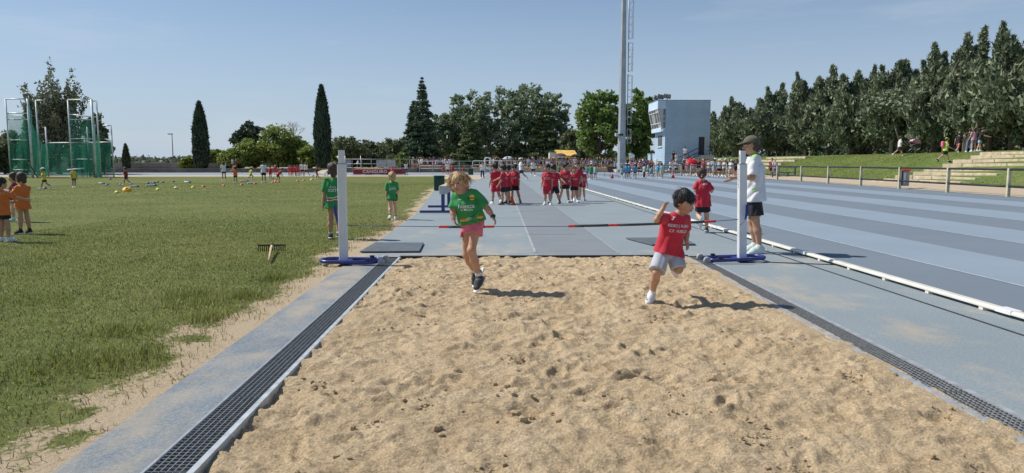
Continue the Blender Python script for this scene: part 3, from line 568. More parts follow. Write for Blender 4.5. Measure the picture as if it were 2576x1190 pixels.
# grass blades: clumped, thinning out towards the bare rim and with distance
def blades(name, n, x0, x1, y0, y1, ln, wd, seed, lab, m, pw=1.0, keep=None, zf=None):
    rr = np.random.default_rng(seed); x = rr.uniform(x0, x1, n); y = y0 + (y1 - y0) * rr.uniform(0, 1, n) ** pw; ok = np.ones(n, bool)
    if keep is not None: ok = keep(x, y, rr)
    x, y = x[ok], y[ok]; n = len(x); z = (zf(x, y) if zf else 0 * x); dist = np.clip(y, 3, 60)
    cl = fbm(x * 2.2, y * 2.2, 3, seed + 1); L = ln * (.45 + 1.0 * cl) * rr.uniform(.55, 1.5, n) * (1 + dist * .006); W = wd * (1 + dist * .075) * rr.uniform(.7, 1.3, n)
    a = rr.uniform(0, 2 * np.pi, n); ti = rr.uniform(.45, 1.5, n); ux, uy = np.cos(a), np.sin(a); b0 = np.stack([x - uy * W, y + ux * W, z - .008], 1); b1 = np.stack([x + uy * W, y - ux * W, z - .008], 1)
    md = np.stack([x + ux * L * np.sin(ti) * .45, y + uy * L * np.sin(ti) * .45, z + L * np.cos(ti * .6) * .6], 1); tp = np.stack([x + ux * L * np.sin(ti), y + uy * L * np.sin(ti), z + L * np.cos(ti) * .9 + .004], 1)
    Vv = np.stack([b0, b1, md + (b1 - b0) * .35, tp, md - (b1 - b0) * .35], 1).reshape(-1, 3); i = np.arange(n)[:, None] * 5; Ft = np.concatenate([i + np.array([[0, 1, 2]]), i + np.array([[0, 2, 4]]), i + np.array([[4, 2, 3]])])
    if y0 > 6: Vv = np.stack([b0, b1, tp], 1).reshape(-1, 3); Ft = np.arange(3 * n).reshape(-1, 3)      # far blades: one face each
    o = link(name, npmesh(name, Vv, Ft), m); tag(o, lab, 'grass', kind='stuff'); return o
M_BLADE = mat('grass_blade', (.150, .195, .036), .6, .2, .6, col2=(.30, .30, .080), transl=.3, island=.7, spec=.35)
M_DRY = mat('dry_grass_blade', (.33, .27, .13), .8, .2, 2, transl=.2, island=.35)
kp = lambda x, y, r: (r.uniform(0, 1, len(x)) > np.clip(bare(x, y) * 1.25, 0, 1)) & (x < np.array([EDGE(v) for v in y]) - .02)
kpn = lambda x, y, r: kp(x, y, r) & (r.uniform(0, 1, len(x)) < np.clip((20 - y) / 12, 0, 1) ** 1.3)
zf_ = lambda x, y: tuft_h(x, y) * np.clip((EDGE(3) - x) / .6, 0, 1) - .010
blades('grass', 300000, -9.0, -1.85, 2.2, 20, .025, .0019, 31, 'short rough turf beside the sand pit', M_BLADE, 1.0, kpn, zf_)
blades('grass', 130000, -26, -2.1, 8, 48, .026, .0026, 32, 'short turf of the infield further out', M_BLADE, 1.15, kp, lambda x, y: np.where(x > -30, tuft_h(x, y), 0) - .010)
kd = lambda x, y, r: (bare(x, y) > .12) & (bare(x, y) < .97) & (r.uniform(0, 1, len(x)) < .5) & (x < np.array([EDGE(v) for v in y]) - .04)
blades('dry_grass', 26000, -4.2, -1.9, 2.2, 18, .045, .0022, 33, 'dry straw tufts on the bare sandy rim', M_DRY, 1.0, kd, zf_)
M_WEED = mat('pale_weed', (.34, .36, .13), .7, .2, 1, col2=(.44, .44, .22), transl=.3, island=.4)
blades('pale_weeds', 16000, -26, -2.3, 7, 42, .040, .0040, 36, 'pale weed leaves dotted over the infield turf', M_WEED, 1.2, lambda x, y, r: kp(x, y, r) & (fbm(x * .6, y * .6, 3, 90) > .50), lambda x, y: tuft_h(x, y) - .004)
def tufts(name, cs, n, lab, ln=.11):
    k = n * len(cs); it = iter([0]); rr = np.random.default_rng(5); c = np.repeat(np.array(cs), n, 0); q = rr.normal(size=(k, 2)) * c[:, 2:3]; P = c[:, :2] + q
    class K: pass
    blades_at(name, P[:, 0], P[:, 1], ln, .0030, lab)
def blades_at(name, x, y, ln, wd, lab):
    rr = np.random.default_rng(6); n = len(x); z = zf_(x, y); L = ln * rr.uniform(.5, 1.3, n); W = wd * rr.uniform(.8, 1.6, n); a = rr.uniform(0, 6.3, n); ti = rr.uniform(.05, 1.1, n); ux, uy = np.cos(a), np.sin(a)
    b0 = np.stack([x - uy * W, y + ux * W, z - .008], 1); b1 = np.stack([x + uy * W, y - ux * W, z - .008], 1); tp = np.stack([x + ux * L * np.sin(ti), y + uy * L * np.sin(ti), z + L * np.cos(ti)], 1)
    o = link(name, npmesh(name, np.stack([b0, b1, tp], 1).reshape(-1, 3), np.arange(n * 3).reshape(-1, 3)), M_BLADE); tag(o, lab, 'grass', kind='stuff')
cs = [(*G(300, 835)[:2], .13), (*G(500, 765)[:2], .16), (*G(470, 745)[:2], .12), (*G(610, 745)[:2], .10), (*G(520, 800)[:2], .10), (*G(330, 905)[:2], .14), (*G(690, 700)[:2], .10), (*G(60, 760)[:2], .25), (*G(215, 905)[:2], .16), (*G(100, 930)[:2], .18)]
tufts('grass_tuft', cs, 420, 'taller dark green grass tufts near the bare rim', .085)
# ---------------------------------------------------------------- sand pit: trampled heightfield
def sand_h(x, y):
    xx = x + .25 * (fbm(x * 1.1, y * 1.1, 2, 50) - .5); yy = y + .25 * (fbm(x * 1.1 + 9, y * 1.1, 2, 51) - .5)
    h = .050 * (fbm(xx * 1.5, yy * 1.9, 3, 40) - .5) + .052 * (fbm(xx * 4.6, yy * 5.4, 3, 41) - .5)
    rg = 1 - np.abs(2 * fbm(xx * 2.6, yy * 3.2, 3, 42) - 1); h = h + .026 * (rg ** 3 - .3)
    rg2 = 1 - np.abs(2 * fbm(xx * 7.5, yy * 8.5, 2, 45) - 1); h = h + .016 * (rg2 ** 2 - .4)
    h = h + .024 * (fbm(x * 15, y * 17, 3, 43) - .5) + .017 * (fbm(x * 36, y * 38, 2, 44) - .5)
    return h
xs = np.linspace(XL - .03, XR0 + .03, 300); ys = np.concatenate([np.linspace(-3, 2.2, 40), 2.2 + (YF - 2.2) * np.linspace(0, 1, 580) ** 1.15])
X, Y = np.meshgrid(xs, ys, indexing='ij'); Z = sand_h(X, Y); rr = np.random.default_rng(77)
for i in range(330):                      # footprints: a pressed heel-to-toe hollow with a pushed-up rim
    cx, cy = rr.uniform(XL, XR0), rr.uniform(1.5, YF); a = rr.uniform(0, 3.14); ln, wd, dp = rr.uniform(.07, .15), rr.uniform(.035, .07), rr.uniform(.005, .026)
    i0, i1 = np.searchsorted(xs, (cx - .4, cx + .4)); j0, j1 = np.searchsorted(ys, (cy - .4, cy + .4)); dx, dy = X[i0:i1, j0:j1] - cx, Y[i0:i1, j0:j1] - cy
    q = np.sqrt(((dx * np.cos(a) + dy * np.sin(a)) / ln) ** 2 + ((-dx * np.sin(a) + dy * np.cos(a)) / wd) ** 2) * (.85 + .3 * fbm(X[i0:i1, j0:j1] * 11, Y[i0:i1, j0:j1] * 11, 2, i)); Z[i0:i1, j0:j1] += dp * (-np.exp(-q ** 3) + .62 * np.exp(-((q - 1.32) / .30) ** 2))
sx, sy = G(1312, 1030)[:2]
q = np.sqrt(((X - sx) / .10) ** 2 + ((Y - sy) / .07) ** 2); Z -= .05 * np.exp(-q ** 2)
dr = np.minimum(XR0 - X, 99); Z = Z - .012
Z += .030 * np.clip(1 - (X - XL) / .5, 0, 1) * np.clip((Y - 5.0) / 1.5, -1.5, .2) + .02 * np.clip(1 - (XR0 - X) / .4, 0, 1)
Z = np.minimum(Z, .002 + .10 * np.maximum(XR0 - .05 - X, 0) + .035 * np.clip(fbm(X * 5, Y * 2.4, 2, 60) - .42, 0, 1))
for (px_, py_, zz_) in ((1636, 762, -.006), (1205, 735, -.002), (1212, 728, .0)):
    gq = G(px_, py_); qq = np.exp(-(((X - gq.x) / .13) ** 2 + ((Y - gq.y) / .13) ** 2) ** 2); Z = Z * (1 - qq) + np.minimum(Z, zz_) * qq; Z = np.minimum(Z, .006 + .12 * np.maximum(X - XL - .06, 0)); Z = np.where(Y > YF - .12, np.minimum(Z, .018), Z)
XS = XL + KL * (YF - Y) + (X - XL) * ((XR0 - XL) + (KR - KL) * (YF - Y)) / (XR0 - XL)
V = np.stack([XS, Y, Z], -1).reshape(-1, 3); I = np.arange(X.size).reshape(X.shape); F = np.stack([I[:-1, :-1], I[1:, :-1], I[1:, 1:], I[:-1, 1:]], -1).reshape(-1, 4)
link('sand_pit', npmesh('sand_pit', V, F, smooth=True), M_SAND)['kind'] = 'structure'
def sand_z(x, y): return float(Z[np.clip(np.searchsorted(xs, x), 0, len(xs) - 1), np.clip(np.searchsorted(ys, y), 0, len(ys) - 1)])
# clods of damp sand
M_CLOD = mat('damp_sand', (.36, .265, .165), .95, .2, 30, .5, 90)
ic = MB(); ball(ic, np.zeros(3), (1, 1, .8), np.eye(3), 6, 3); bvv = np.array(ic.v); bff = [f for f in ic.f]; VV = []; FF = []
cl = [(rr.uniform(XL + .1, XR0 - .1), rr.uniform(2.4, 8.8), abs(rr.normal(0, .0065)) + .0035) for _ in range(130)]
for _ in range(70):
    cx_, cy_ = rr.uniform(XL + .2, XR0 - .2), rr.uniform(2.4, 8.5)
    for __ in range(rr.integers(8, 34)): cl.append((cx_ + rr.normal(0, .07), cy_ + rr.normal(0, .05), abs(rr.normal(0, .0045)) + .0028))
for (px, py, s_) in ((1295, 1052, .030), (1315, 1068, .024), (1335, 1045, .02), (1100, 1080, .022), (1110, 1095, .016), (1290, 1000, .018), (1260, 985, .02), (1275, 975, .016), (1250, 1000, .014), (1300, 985, .015), (1330, 970, .014), (1120, 985, .012), (1245, 965, .016), (880, 1150, .016), (845, 1140, .016), (1060, 1020, .014), (1190, 1015, .014)): g_ = G(px, py); cl.append((g_.x, g_.y, s_))
for (cx, cy, s_) in cl:
    b_ = len(VV); w_ = rr.uniform(.7, 1.3, 3) * s_
    z0 = sand_z(cx, cy) + s_ * .35
    VV += [(cx + q[0] * w_[0] * rr.uniform(.8, 1.2), cy + q[1] * w_[1] * rr.uniform(.8, 1.2), z0 + q[2] * w_[2]) for q in bvv]; FF += [tuple(i + b_ for i in f) for f in bff]
me = bpy.data.meshes.new('sand_clods'); me.from_pydata(VV, [], FF); tag(link('sand_clods', me, M_SAND), 'small damp clods scattered over the sand pit', 'sand', kind='stuff')
# ---------------------------------------------------------------- drains with gratings along both sides of the pit
def grating_mesh(w, ln):
    mb = MB(); nb = 6
    for i in range(nb + 1): x = w * i / nb; mb.box((x - .0016, 0, -.026), (x + .0016, ln - .006, .0))
    k = int(ln / .033)
    for j in range(k + 1): y = .004 + (ln - .014) * j / k; mb.box((-.001, y - .0014, -.022), (w + .001, y + .0014, -.0012))
    return mb.mesh('grating_panel', [M_IRON])
gm = grating_mesh(.178, .98)
for (nm, x0, x1, inner) in (('left', XG0, XG1, 1), ('right', XR0, XR1, -1)):
    dr = empty('drain_channel', (x0, YF, 0), KL if inner == 1 else KR); dr['kind'] = 'structure'
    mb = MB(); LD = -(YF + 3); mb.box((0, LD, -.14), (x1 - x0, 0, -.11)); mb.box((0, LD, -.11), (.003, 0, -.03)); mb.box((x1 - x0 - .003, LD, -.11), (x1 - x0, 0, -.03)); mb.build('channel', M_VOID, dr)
    if inner == 1: mb = MB(); mb.box((x1 - x0, LD, -.10), (x1 - x0 + .030, 0, .008)); mb.build('steel_rim', mat('pale_steel', (.50, .53, .54), .45, .15, 10, .1, 60, metal=.3), dr); mb = MB(); mb.box((-.010, LD, -.05), (.004, 0, .004)); mb.build('steel_rim', M_STEEL, dr)
    else: mb = MB(); mb.box((-.032, LD, -.10), (.002, 0, .008)); mb.build('steel_rim', mat('dull_steel', (.33, .35, .37), .6, .15, 10, .1, 60, metal=.2), dr); mb = MB(); mb.box((x1 - x0 - .002, LD, -.05), (x1 - x0 + .03, 0, .006)); mb.build('steel_rim', MATS['dull_steel'], dr)
    for k in range(13):
        link('grating_panel', gm, None, dr, (.006, LD + .03 + k * .985, .001))
mb = MB(); mb.box((XL - .03, YF, -.05), (XR0 + .03, YF + .055, .020)); tag(mb.build('pit_edge_board', M_BLACK, bevel=.006), 'black rubber edge board across the far end of the sand pit', 'edge board')
# ---------------------------------------------------------------- white kerb rail of the inside lane
M_RAIL = mat('cream_rail', (.68, .655, .57), .4, .08, 3, .1, 20)
def kerb(y0, y1, k):
    r_ = empty('kerb_rail', (railx(y0), y0, 0), 0, None, 'kerb'); L = y1 - y0; mb = MB(); w = .050
    mb.prism([(-w, .030), (w, .030), (w, .052), (w * .6, .064), (-w * .6, .064), (-w, .052)], 1, 0.0, L - .012); mb.build('rail', M_RAIL, r_, bevel=.004)
    mb = MB(); mb.box((-w - .004, L - .10, .028), (w + .004, L + .09, .068)); mb.build('joint_sleeve', M_WHITE, r_, bevel=.004)
    for j in range(max(1, int(L / .8))):
        mb = MB(); y = .25 + j * .8; mb.box((-w * .9, y, .002), (w * .9, y + .055, .032)); mb.build('foot', M_RAIL, r_)
    r_.rotation_euler = (0, 0, math.atan(.003))
    return r_
ORD = ['first', 'second', 'third', 'fourth', 'fifth', 'sixth', 'seventh', 'eighth', 'ninth', 'tenth', 'eleventh', 'twelfth', 'thirteenth', 'fourteenth', 'fifteenth', 'sixteenth', 'seventeenth', 'eighteenth', 'nineteenth', 'twentieth']
def ordn(i):
    t = ['', '', 'twenty', 'thirty', 'forty', 'fifty', 'sixty', 'seventy', 'eighty', 'ninety']
    if i < 20: return ORD[i]
    j = i + 1
    if j < 100: return (t[j // 10] + '-' + ORD[j % 10 - 1]) if j % 10 else t[j // 10][:-1] + 'ieth'
    return 'hundred and ' + (ordn(j - 101) if j > 100 else '')
for k in range(15):
    y0 = 1.9 + 4 * k; o = kerb(y0, y0 + 4, k); tag(o, 'white kerb rail of the inside lane, %s length from the front of the photo' % ORD[k], None, 'kerb rail lengths along the inside lane')
# ---------------------------------------------------------------- embankment on the right: sandy strip, grass slope, terrace
def fence_x(y): return 20.0 + .072 * (y - 27.3) if y < 60 else 22.35 - .33 * (y - 60) * .33
def bank_z(x, y):
    fx = 20.3 + .068 * (np.minimum(y, 60) - 27.3); d = x - fx; top = 2.12 + .25 * (fbm(x * .08, y * .08, 2, 70) - .5) * np.clip((d - 11) / 4, 0, 1)
    s = np.clip((d - 4.0) / 7.6, 0, 1); z = .20 * np.clip(d / 4.0, 0, 1) + (top - .20) * (s * s * (3 - 2 * s) * .35 + s * .65)
    z = z + .05 * (fbm(x * .9, y * .9, 3, 71) - .5) * np.clip(d / 2, 0, 1)
    return np.where(d < -.3, -.05, z - .012)
xs2 = np.concatenate([np.linspace(17.5, 46, 110), np.linspace(47, 220, 24)]); ys2 = np.concatenate([np.linspace(2, 75, 130), np.linspace(76, 200, 40)])
V, F, X2, Y2 = grid(xs2, ys2, bank_z)
d2 = X2 - (20.3 + .068 * (np.minimum(Y2, 60) - 27.3)); bb = np.clip((4.6 - d2) / 1.4 + .8 * (fbm(X2 * .8, Y2 * .5, 3, 72) - .5), 0, 1) + np.clip((d2 - 13.5) / 3, 0, .62)
me = npmesh('embankment', V, F, smooth=True); at = me.attributes.new('bare', 'FLOAT', 'POINT'); at.data.foreach_set('value', bb.ravel().astype(np.float32))
M_BANK2 = M_BANK.copy(); n, l, b = nodes_of(M_BANK2); src = b.inputs['Base Color'].links[0].from_socket; an_ = n.new('ShaderNodeAttribute'); an_.attribute_name = 'bare'
g_ = n.new('ShaderNodeNewGeometry'); no_ = n.new('ShaderNodeTexNoise'); no_.inputs['Scale'].default_value = 2.2; no_.inputs['Detail'].default_value = 5; l.new(g_.outputs['Position'], no_.inputs['Vector'])
ad_ = n.new('ShaderNodeMath'); ad_.operation = 'MULTIPLY_ADD'; ad_.inputs[1].default_value = 1.0; ad_.inputs[2].default_value = -.5; l.new(no_.outputs[0], ad_.inputs[0]); a2_ = n.new('ShaderNodeMath'); l.new(an_.outputs['Fac'], a2_.inputs[0]); l.new(ad_.outputs[0], a2_.inputs[1])
mr_ = n.new('ShaderNodeMapRange'); mr_.inputs[1].default_value = .42; mr_.inputs[2].default_value = .62; l.new(a2_.outputs[0], mr_.inputs[0]); mx_ = n.new('ShaderNodeMix'); mx_.data_type = 'RGBA'; mx_.inputs[7].default_value = (.50, .405, .29, 1); l.new(mr_.outputs[0], mx_.inputs[0]); l.new(src, mx_.inputs[6]); l.new(mx_.outputs[2], b.inputs['Base Color'])
link('embankment', me, M_BANK2)['kind'] = 'structure'
def bz(x, y): return float(bank_z(np.array([float(x)]), np.array([float(y)]))[0])
kb = lambda x, y, r: ((x - (20.3 + .068 * (np.minimum(y, 60) - 27.3))) > 3.6) & ((y < 37.6) | (y > 46.4) | (x < 24)) & (r.uniform(0, 1, len(x)) < np.clip((y + 20) / 80, .4, 1))
blades('bank_grass', 60000, 22, 34, 24, 78, .055, .0042, 35, 'grass on the embankment slope behind the pipe fence', M_BLADE, 1.0, kb, lambda x, y: bank_z(x, y))
# stone steps up the embankment: every slab is its own piece
M_STONE = mat('step_stone', (.44, .36, .255), .95, .16, 2.2, .5, 24, island=.12)
def steps(name, y0, y1, x0, x1, n, label, nsl=4, seed=3):
    st = empty(name, (0, 0, 0), 0, label, 'steps'); rr_ = random.Random(seed)
    for i in range(n):
        xa = x0 + (x1 - x0) * i / n; xb = xa + (x1 - x0) / n * .62; zt = bz((xa + xb) / 2, (y0 + y1) / 2) + .085
        yy = y0 + rr_.uniform(-.3, .3); w = (y1 - y0) / nsl
        for j in range(nsl):
            a = yy + j * w; mb = MB(); dz = rr_.uniform(-.012, .012); dxx = rr_.uniform(-.03, .03); mb.box((xa + dxx, a, zt - .34), (xb + dxx, a + w - .018 - rr_.uniform(0, .02), zt + dz)); mb.build('stone_slab', M_STONE, st, bevel=.02)
    return st
steps('stone_steps', 38.2, 46.0, 24.3, 32.6, 9, 'broad flight of pale stone steps up the grass bank behind the litter bin')
steps('stone_steps', 75.0, 86.0, 26.2, 34.0, 6, 'far flight of pale stone steps at the end of the grass bank', 4, 9)
# ---------------------------------------------------------------- jumping gear
M_BLUE = mat('blue_enamel', (.022, .032, .17), .32, .12, 8, .05, 40, spec=.6); M_POST = mat('post_white', (.66, .68, .69), .38, .05, 4, .08, 25); M_GREYW = mat('wheel_grey', (.42, .42, .41), .5, .1)
def standard(loc, mir, lean, lab):
    s = empty('jump_standard', loc, 0, lab, 'jump stand', 'jump standards at the pit'); m = mir
    mb = MB(); mb.box((-.052, -.045, .03), (.052, .045, 1.30)); p = mb.build('post', M_POST, s, bevel=.006)
    mb = MB(); mb.box((-.036, -.031, 1.28), (.036, .031, 1.475)); u_ = mb.build('upper_post', M_POST, s, bevel=.004)
    mb = MB(); mb.box((-.037, -.032, 1.475), (.037, .032, 1.487)); mb.build('end_cap', M_BLACK, u_, bevel=.003)
    mb = MB(); mb.box((-.055, -.048, 1.296), (.055, .048, 1.303)); mb.build('collar', mat('collar_grey', (.25, .26, .26), .5), s)
    mb = MB(); mb.lathe([(0, -.012), (.018, -.012), (.018, .012), (0, .012)], 10); k = mb.build('clamp_knob', M_POST, u_, True); k.location = (.045 * -m, 0, 1.38); k.rotation_euler = (0, rad(90), 0)
    mb = MB()
    for (x, z0, z1) in ((-.0525, .98, 1.26), (-.0365, 1.32, 1.45)):
        for j in range(int((z1 - z0) / .022)):
            zz = z0 + j * .022; mb.box((x - .0012, -.006 - (j % 3) * .004, zz), (x, .010, zz + .011))
    mb.build('scale_marks', PRINT_K, p)
    # tubular base: a flat loop that reaches from behind the post to the wheels
    pts = []
    L0, L1, wd = -.16, .46, .17
    for i in range(9): a = rad(90 + 180 * i / 8); pts.append((L0 + .13 * math.cos(a), wd * math.sin(a), .05))
    pts += [(.05, -wd, .045), (L1 - .06, -wd, .045), (L1, -wd * .80, .05), (L1, wd * .80, .05), (L1 - .06, wd, .045), (.05, wd, .045)]
    mb = MB(); mb.tube([(x * m, y, z) for x, y, z in pts], .024, 10, close=True); mb.build('base_tube', M_BLUE, s, True)
    mb = MB(); mb.box((-.10, -wd, .022), (.10, wd, .050)); mb.build('base_plate', M_BLUE, s, bevel=.006)
    for sg in (-1, 1):
        mb = MB(); mb.lathe([(0, -.018), (.040, -.018), (.048, -.010), (.048, .010), (.040, .018), (0, .018)], 16); w = mb.build('wheel', M_GREYW, s, True); w.location = (m * (L1 + .055), sg * wd * .95, .049); w.rotation_euler = (rad(90), 0, 0)
        mb = MB(); mb.lathe([(0, -.021), (.014, -.021), (.014, .021), (0, .021)], 10); mb.build('hub', M_STEEL, w, True)
        mb = MB(); mb.box((m * (L1 - .12) - .03, sg * wd - .015, .07), (m * (L1 - .12) + .03, sg * wd + .015, .092)); mb.build('clip', M_BLACK, s, bevel=.004)
    s.rotation_euler = (0, lean, 0); return s
pl, pr = G(865, 664), G(1866, 657)
standard((pl.x, pl.y, .0), 1, rad(.2), 'white square jump standard on blue wheeled base beside the grass')
standard((pr.x, pr.y, .0), -1, rad(-1.6), 'white square jump standard on blue wheeled base beside the woman in the cap')
# elastic cord with two padded tubes
YB = pl.y
cl_ = [D(870, 567, YB), D(980, 569, YB), D(1105, 570, YB), D(1240, 570, YB), D(1430, 569.5, YB), D(1600, 566, YB), D(1800, 556.5, YB), D(1857, 552, YB)]
mb = MB(); mb.tube(cl_, .0045, 6); tag(mb.build('stretched_rope', mat('blue_cord', (.06, .07, .20), .7), None, True), 'dark blue elastic cord stretched between the two jump standards', 'cord')
M_FOAM = mat('foam_dark', (.055, .06, .058), .8, .15, 12, .3, 60); M_FRED = mat('foam_red', (.50, .05, .045), .75, .12, 12, .2, 60)
def padded(pts, bands, lab):
    t = empty('padded_tube', pts[0], 0, lab, 'padded tube', 'padded tubes on the cord'); o = Vector(pts[0]); n = 40
    def at(u):
        s_ = u * (len(pts) - 1); i = min(int(s_), len(pts) - 2); return Vector(pts[i]).lerp(Vector(pts[i + 1]), s_ - i) - o
    for (u0, u1, red) in bands: mb = MB(); mb.tube([at(u0 + (u1 - u0) * k / 6) for k in range(7)], .0165 if red else .0175, 10); mb.build('red_sleeve' if red else 'foam_sleeve', M_FRED if red else M_FOAM, t, True)
padded([D(1104, 570.5, YB), D(1170, 571, YB), D(1243, 570, YB)], [(0, .18, 1), (.18, .84, 0), (.84, 1, 1)], 'dark padded tube with red ends behind the girl in the green shirt')
padded([D(1429, 569, YB), D(1500, 567.5, YB), D(1600, 565, YB), D(1700, 561, YB), D(1800, 556.5, YB)], [(0, .065, 1), (.065, .325, 0), (.325, .395, 1), (.395, .70, 0), (.70, .76, 1), (.76, .93, 0), (.93, 1, 1)], 'long dark padded tube with red bands behind the boy in red')
for (px, py, dx, nm) in ((843, 516, 20, 'blue elastic strap hanging on the left jump standard'), (1880, 514, -18, 'blue elastic strap hanging on the right jump standard')):
    Y_ = YB + .06; pts = [D(px, py, Y_), D(px + dx * .05, py + 20, Y_), D(px + dx * .25, py + 38, Y_), D(px + dx * .6, py + 46, Y_), D(px + dx * 1.05, py + 54, Y_)]; mb = MB()
    for i in range(4):
        a, b = pts[i], pts[i + 1]; w = Vector((.019, .0, .003)) if i < 2 else Vector((.008, 0, .012)); w2 = w if i != 1 else Vector((.012, 0, .008)); k = Vector((0, .006, 0)); mb.add([a - w, a + w, b + w2, b - w2, a - w + k, a + w + k, b + w2 + k, b - w2 + k], [(0, 1, 2, 3), (4, 7, 6, 5), (0, 4, 5, 1), (1, 5, 6, 2), (2, 6, 7, 3), (3, 7, 4, 0)])
    tag(mb.build('elastic_strap', mat('strap_blue', (.02, .035, .20), .6)), nm, 'strap', 'elastic straps on the standards')
# rubber mats
M_MAT = mat('rubber_mat', (.105, .125, .145), .8, .1, 6, .4, 120)
for q, lab in (((( 905, 637), (1055, 636), (1066, 614.5), (944, 614)), 'dark rubber mat lying at the grass side of the pit'), (((1640, 619), (1750, 618), (1716, 601), (1574, 602)), 'dark rubber mat lying behind the boy in red')):
    P_ = [G(*c) for c in q]; c0 = sum((Vector(p) for p in P_), Vector()) / 4; mb = MB(); mb.prism([(p.x - c0.x, p.y - c0.y) for p in P_], 2, .010, .030); tag(mb.build('rubber_mat', M_MAT, bevel=.003, loc=(c0.x, c0.y, 0)), lab, 'mat', 'rubber mats by the pit')
# rake
M_WOOD = mat('pale_wood', (.56, .40, .22), .7, .18, 12, .3, 50, stretch=.2); rk0, rk1 = G(648, 635), G(720, 633); rc = (rk0 + rk1) / 2
rk = empty('rake', (rc.x, rc.y, 0), 0, 'black toothed rake with pale wooden handle lying on the grass', 'rake'); wv = (rk1 - rk0).length / 2
mb = MB(); mb.box((-wv, -.009, .092), (wv, .009, .114)); hd_ = mb.build('rake_head', M_BLACK, rk, bevel=.003)
for i in range(14): x = -wv + .006 + i * (2 * wv - .012) / 13; mb = MB(); mb.tube([(x, 0, .095), (x, -.014, .05), (x, -.004, .010)], .0068, 6); mb.build('tooth', M_BLACK, rk, True)
he = G(669, 661) - rc; mb = MB(); mb.tube([(.0, .02, .108), (he.x * .3, he.y * .3, .085), (he.x, he.y, .030)], .018, 10); mb.build('handle', M_WOOD, rk, True); mb = MB(); mb.tube([(0, .03, .109), (he.x * .08, he.y * .08, .103)], .021, 10); mb.build('socket', M_BLACK, rk, True)
rk.rotation_euler = (0, 0, rad(2))
# steeple barrier: blue stands and a pale beam
b0 = G(1098, 536); b1 = G(1100, 522.5); bs = empty('barrier', (b0.x, b0.y, 0), 0, 'blue steeple barrier with pale wooden beam beside the girl in green', 'barrier'); Ld = b1.y - b0.y
for yy in (0, Ld):
    mb = MB(); mb.box((-.44, yy - .04, .01), (.42, yy + .04, .07)); mb.build('foot_bar', M_BLUE, bs, bevel=.008); mb = MB(); mb.box((.13, yy - .04, .07), (.22, yy + .04, .50)); mb.build('upright', M_BLUE, bs, bevel=.006)
mb = MB(); mb.box((.075, -.10, .50), (.275, Ld + .1, .70)); bm_ = mb.build('beam', mat('beam_grey', (.47, .46, .46), .7, .1, 5), bs, bevel=.012); mb = MB(); mb.box((.08, -.095, .7005), (.27, Ld + .095, .712)); mb.build('beam_top', mat('beam_top', (.52, .40, .30), .7, .15, 5), bm_)
# green boxes
M_GREENB = mat('dark_green_plastic', (.012, .060, .040), .5, .1, 6)
def gbox(px, py, w, h, lab):
    p = G(px, py); o = empty('green_box', (p.x, p.y, 0), rad(8), lab, 'box', 'green boxes at the grass edge'); mb = MB(); mb.box((-w / 2, -w * .35, .012), (w / 2, w * .35, h * .93)); mb.build('bin_body', M_GREENB, o, bevel=.02); mb = MB(); mb.box((-w / 2 - .012, -w * .37, h * .93), (w / 2 + .012, w * .37, h)); mb.build('lid', mat('green_lid', (.03, .12, .085), .5), o, bevel=.015); mb = MB(); mb.box((-w * .2, -w * .37 - .02, h * .8), (w * .2, -w * .37, h * .86)); mb.build('handle', M_BLACK, o)
gbox(1105, 479.5, .50, .72, 'tall dark green box standing on the grass behind the blue barrier'); gbox(1184, 440, .56, .72, 'small dark green box by the bend in front of the fence')
# cones
M_CONE = mat('cone_orange', (.72, .13, .03), .5, .08, 8)
def cone(p, h, r, lab, m=M_CONE, grp='traffic cones on the track'):
    o = empty('traffic_cone', p, 0, lab, 'cone', grp); mb = MB(); mb.lathe([(r, .02), (r * .22, h), (0, h)], 18); mb.build('cone_body', m, o, True); mb = MB(); mb.box((-r * 1.15, -r * 1.15, .004), (r * 1.15, r * 1.15, .024)); mb.build('cone_base', m, o, bevel=.005)
p = G(1288, 515); cone((p.x, p.y, .006), .28, .105, 'orange traffic cone beside the left group of children in red')
p = G(1371, 443.5); cone((p.x, p.y, 0), .30, .14, 'small red cone behind the children in red', M_FRED)
p = G(1540, 449); cone((p.x, p.y, 0), .42, .14, 'red marker cone by the children in blue, beside the wooden steps', M_FRED)
p = G(1693, 448); cone((p.x, p.y, 0), .40, .16, 'red cone by the feet of the children in pale blue', M_FRED)
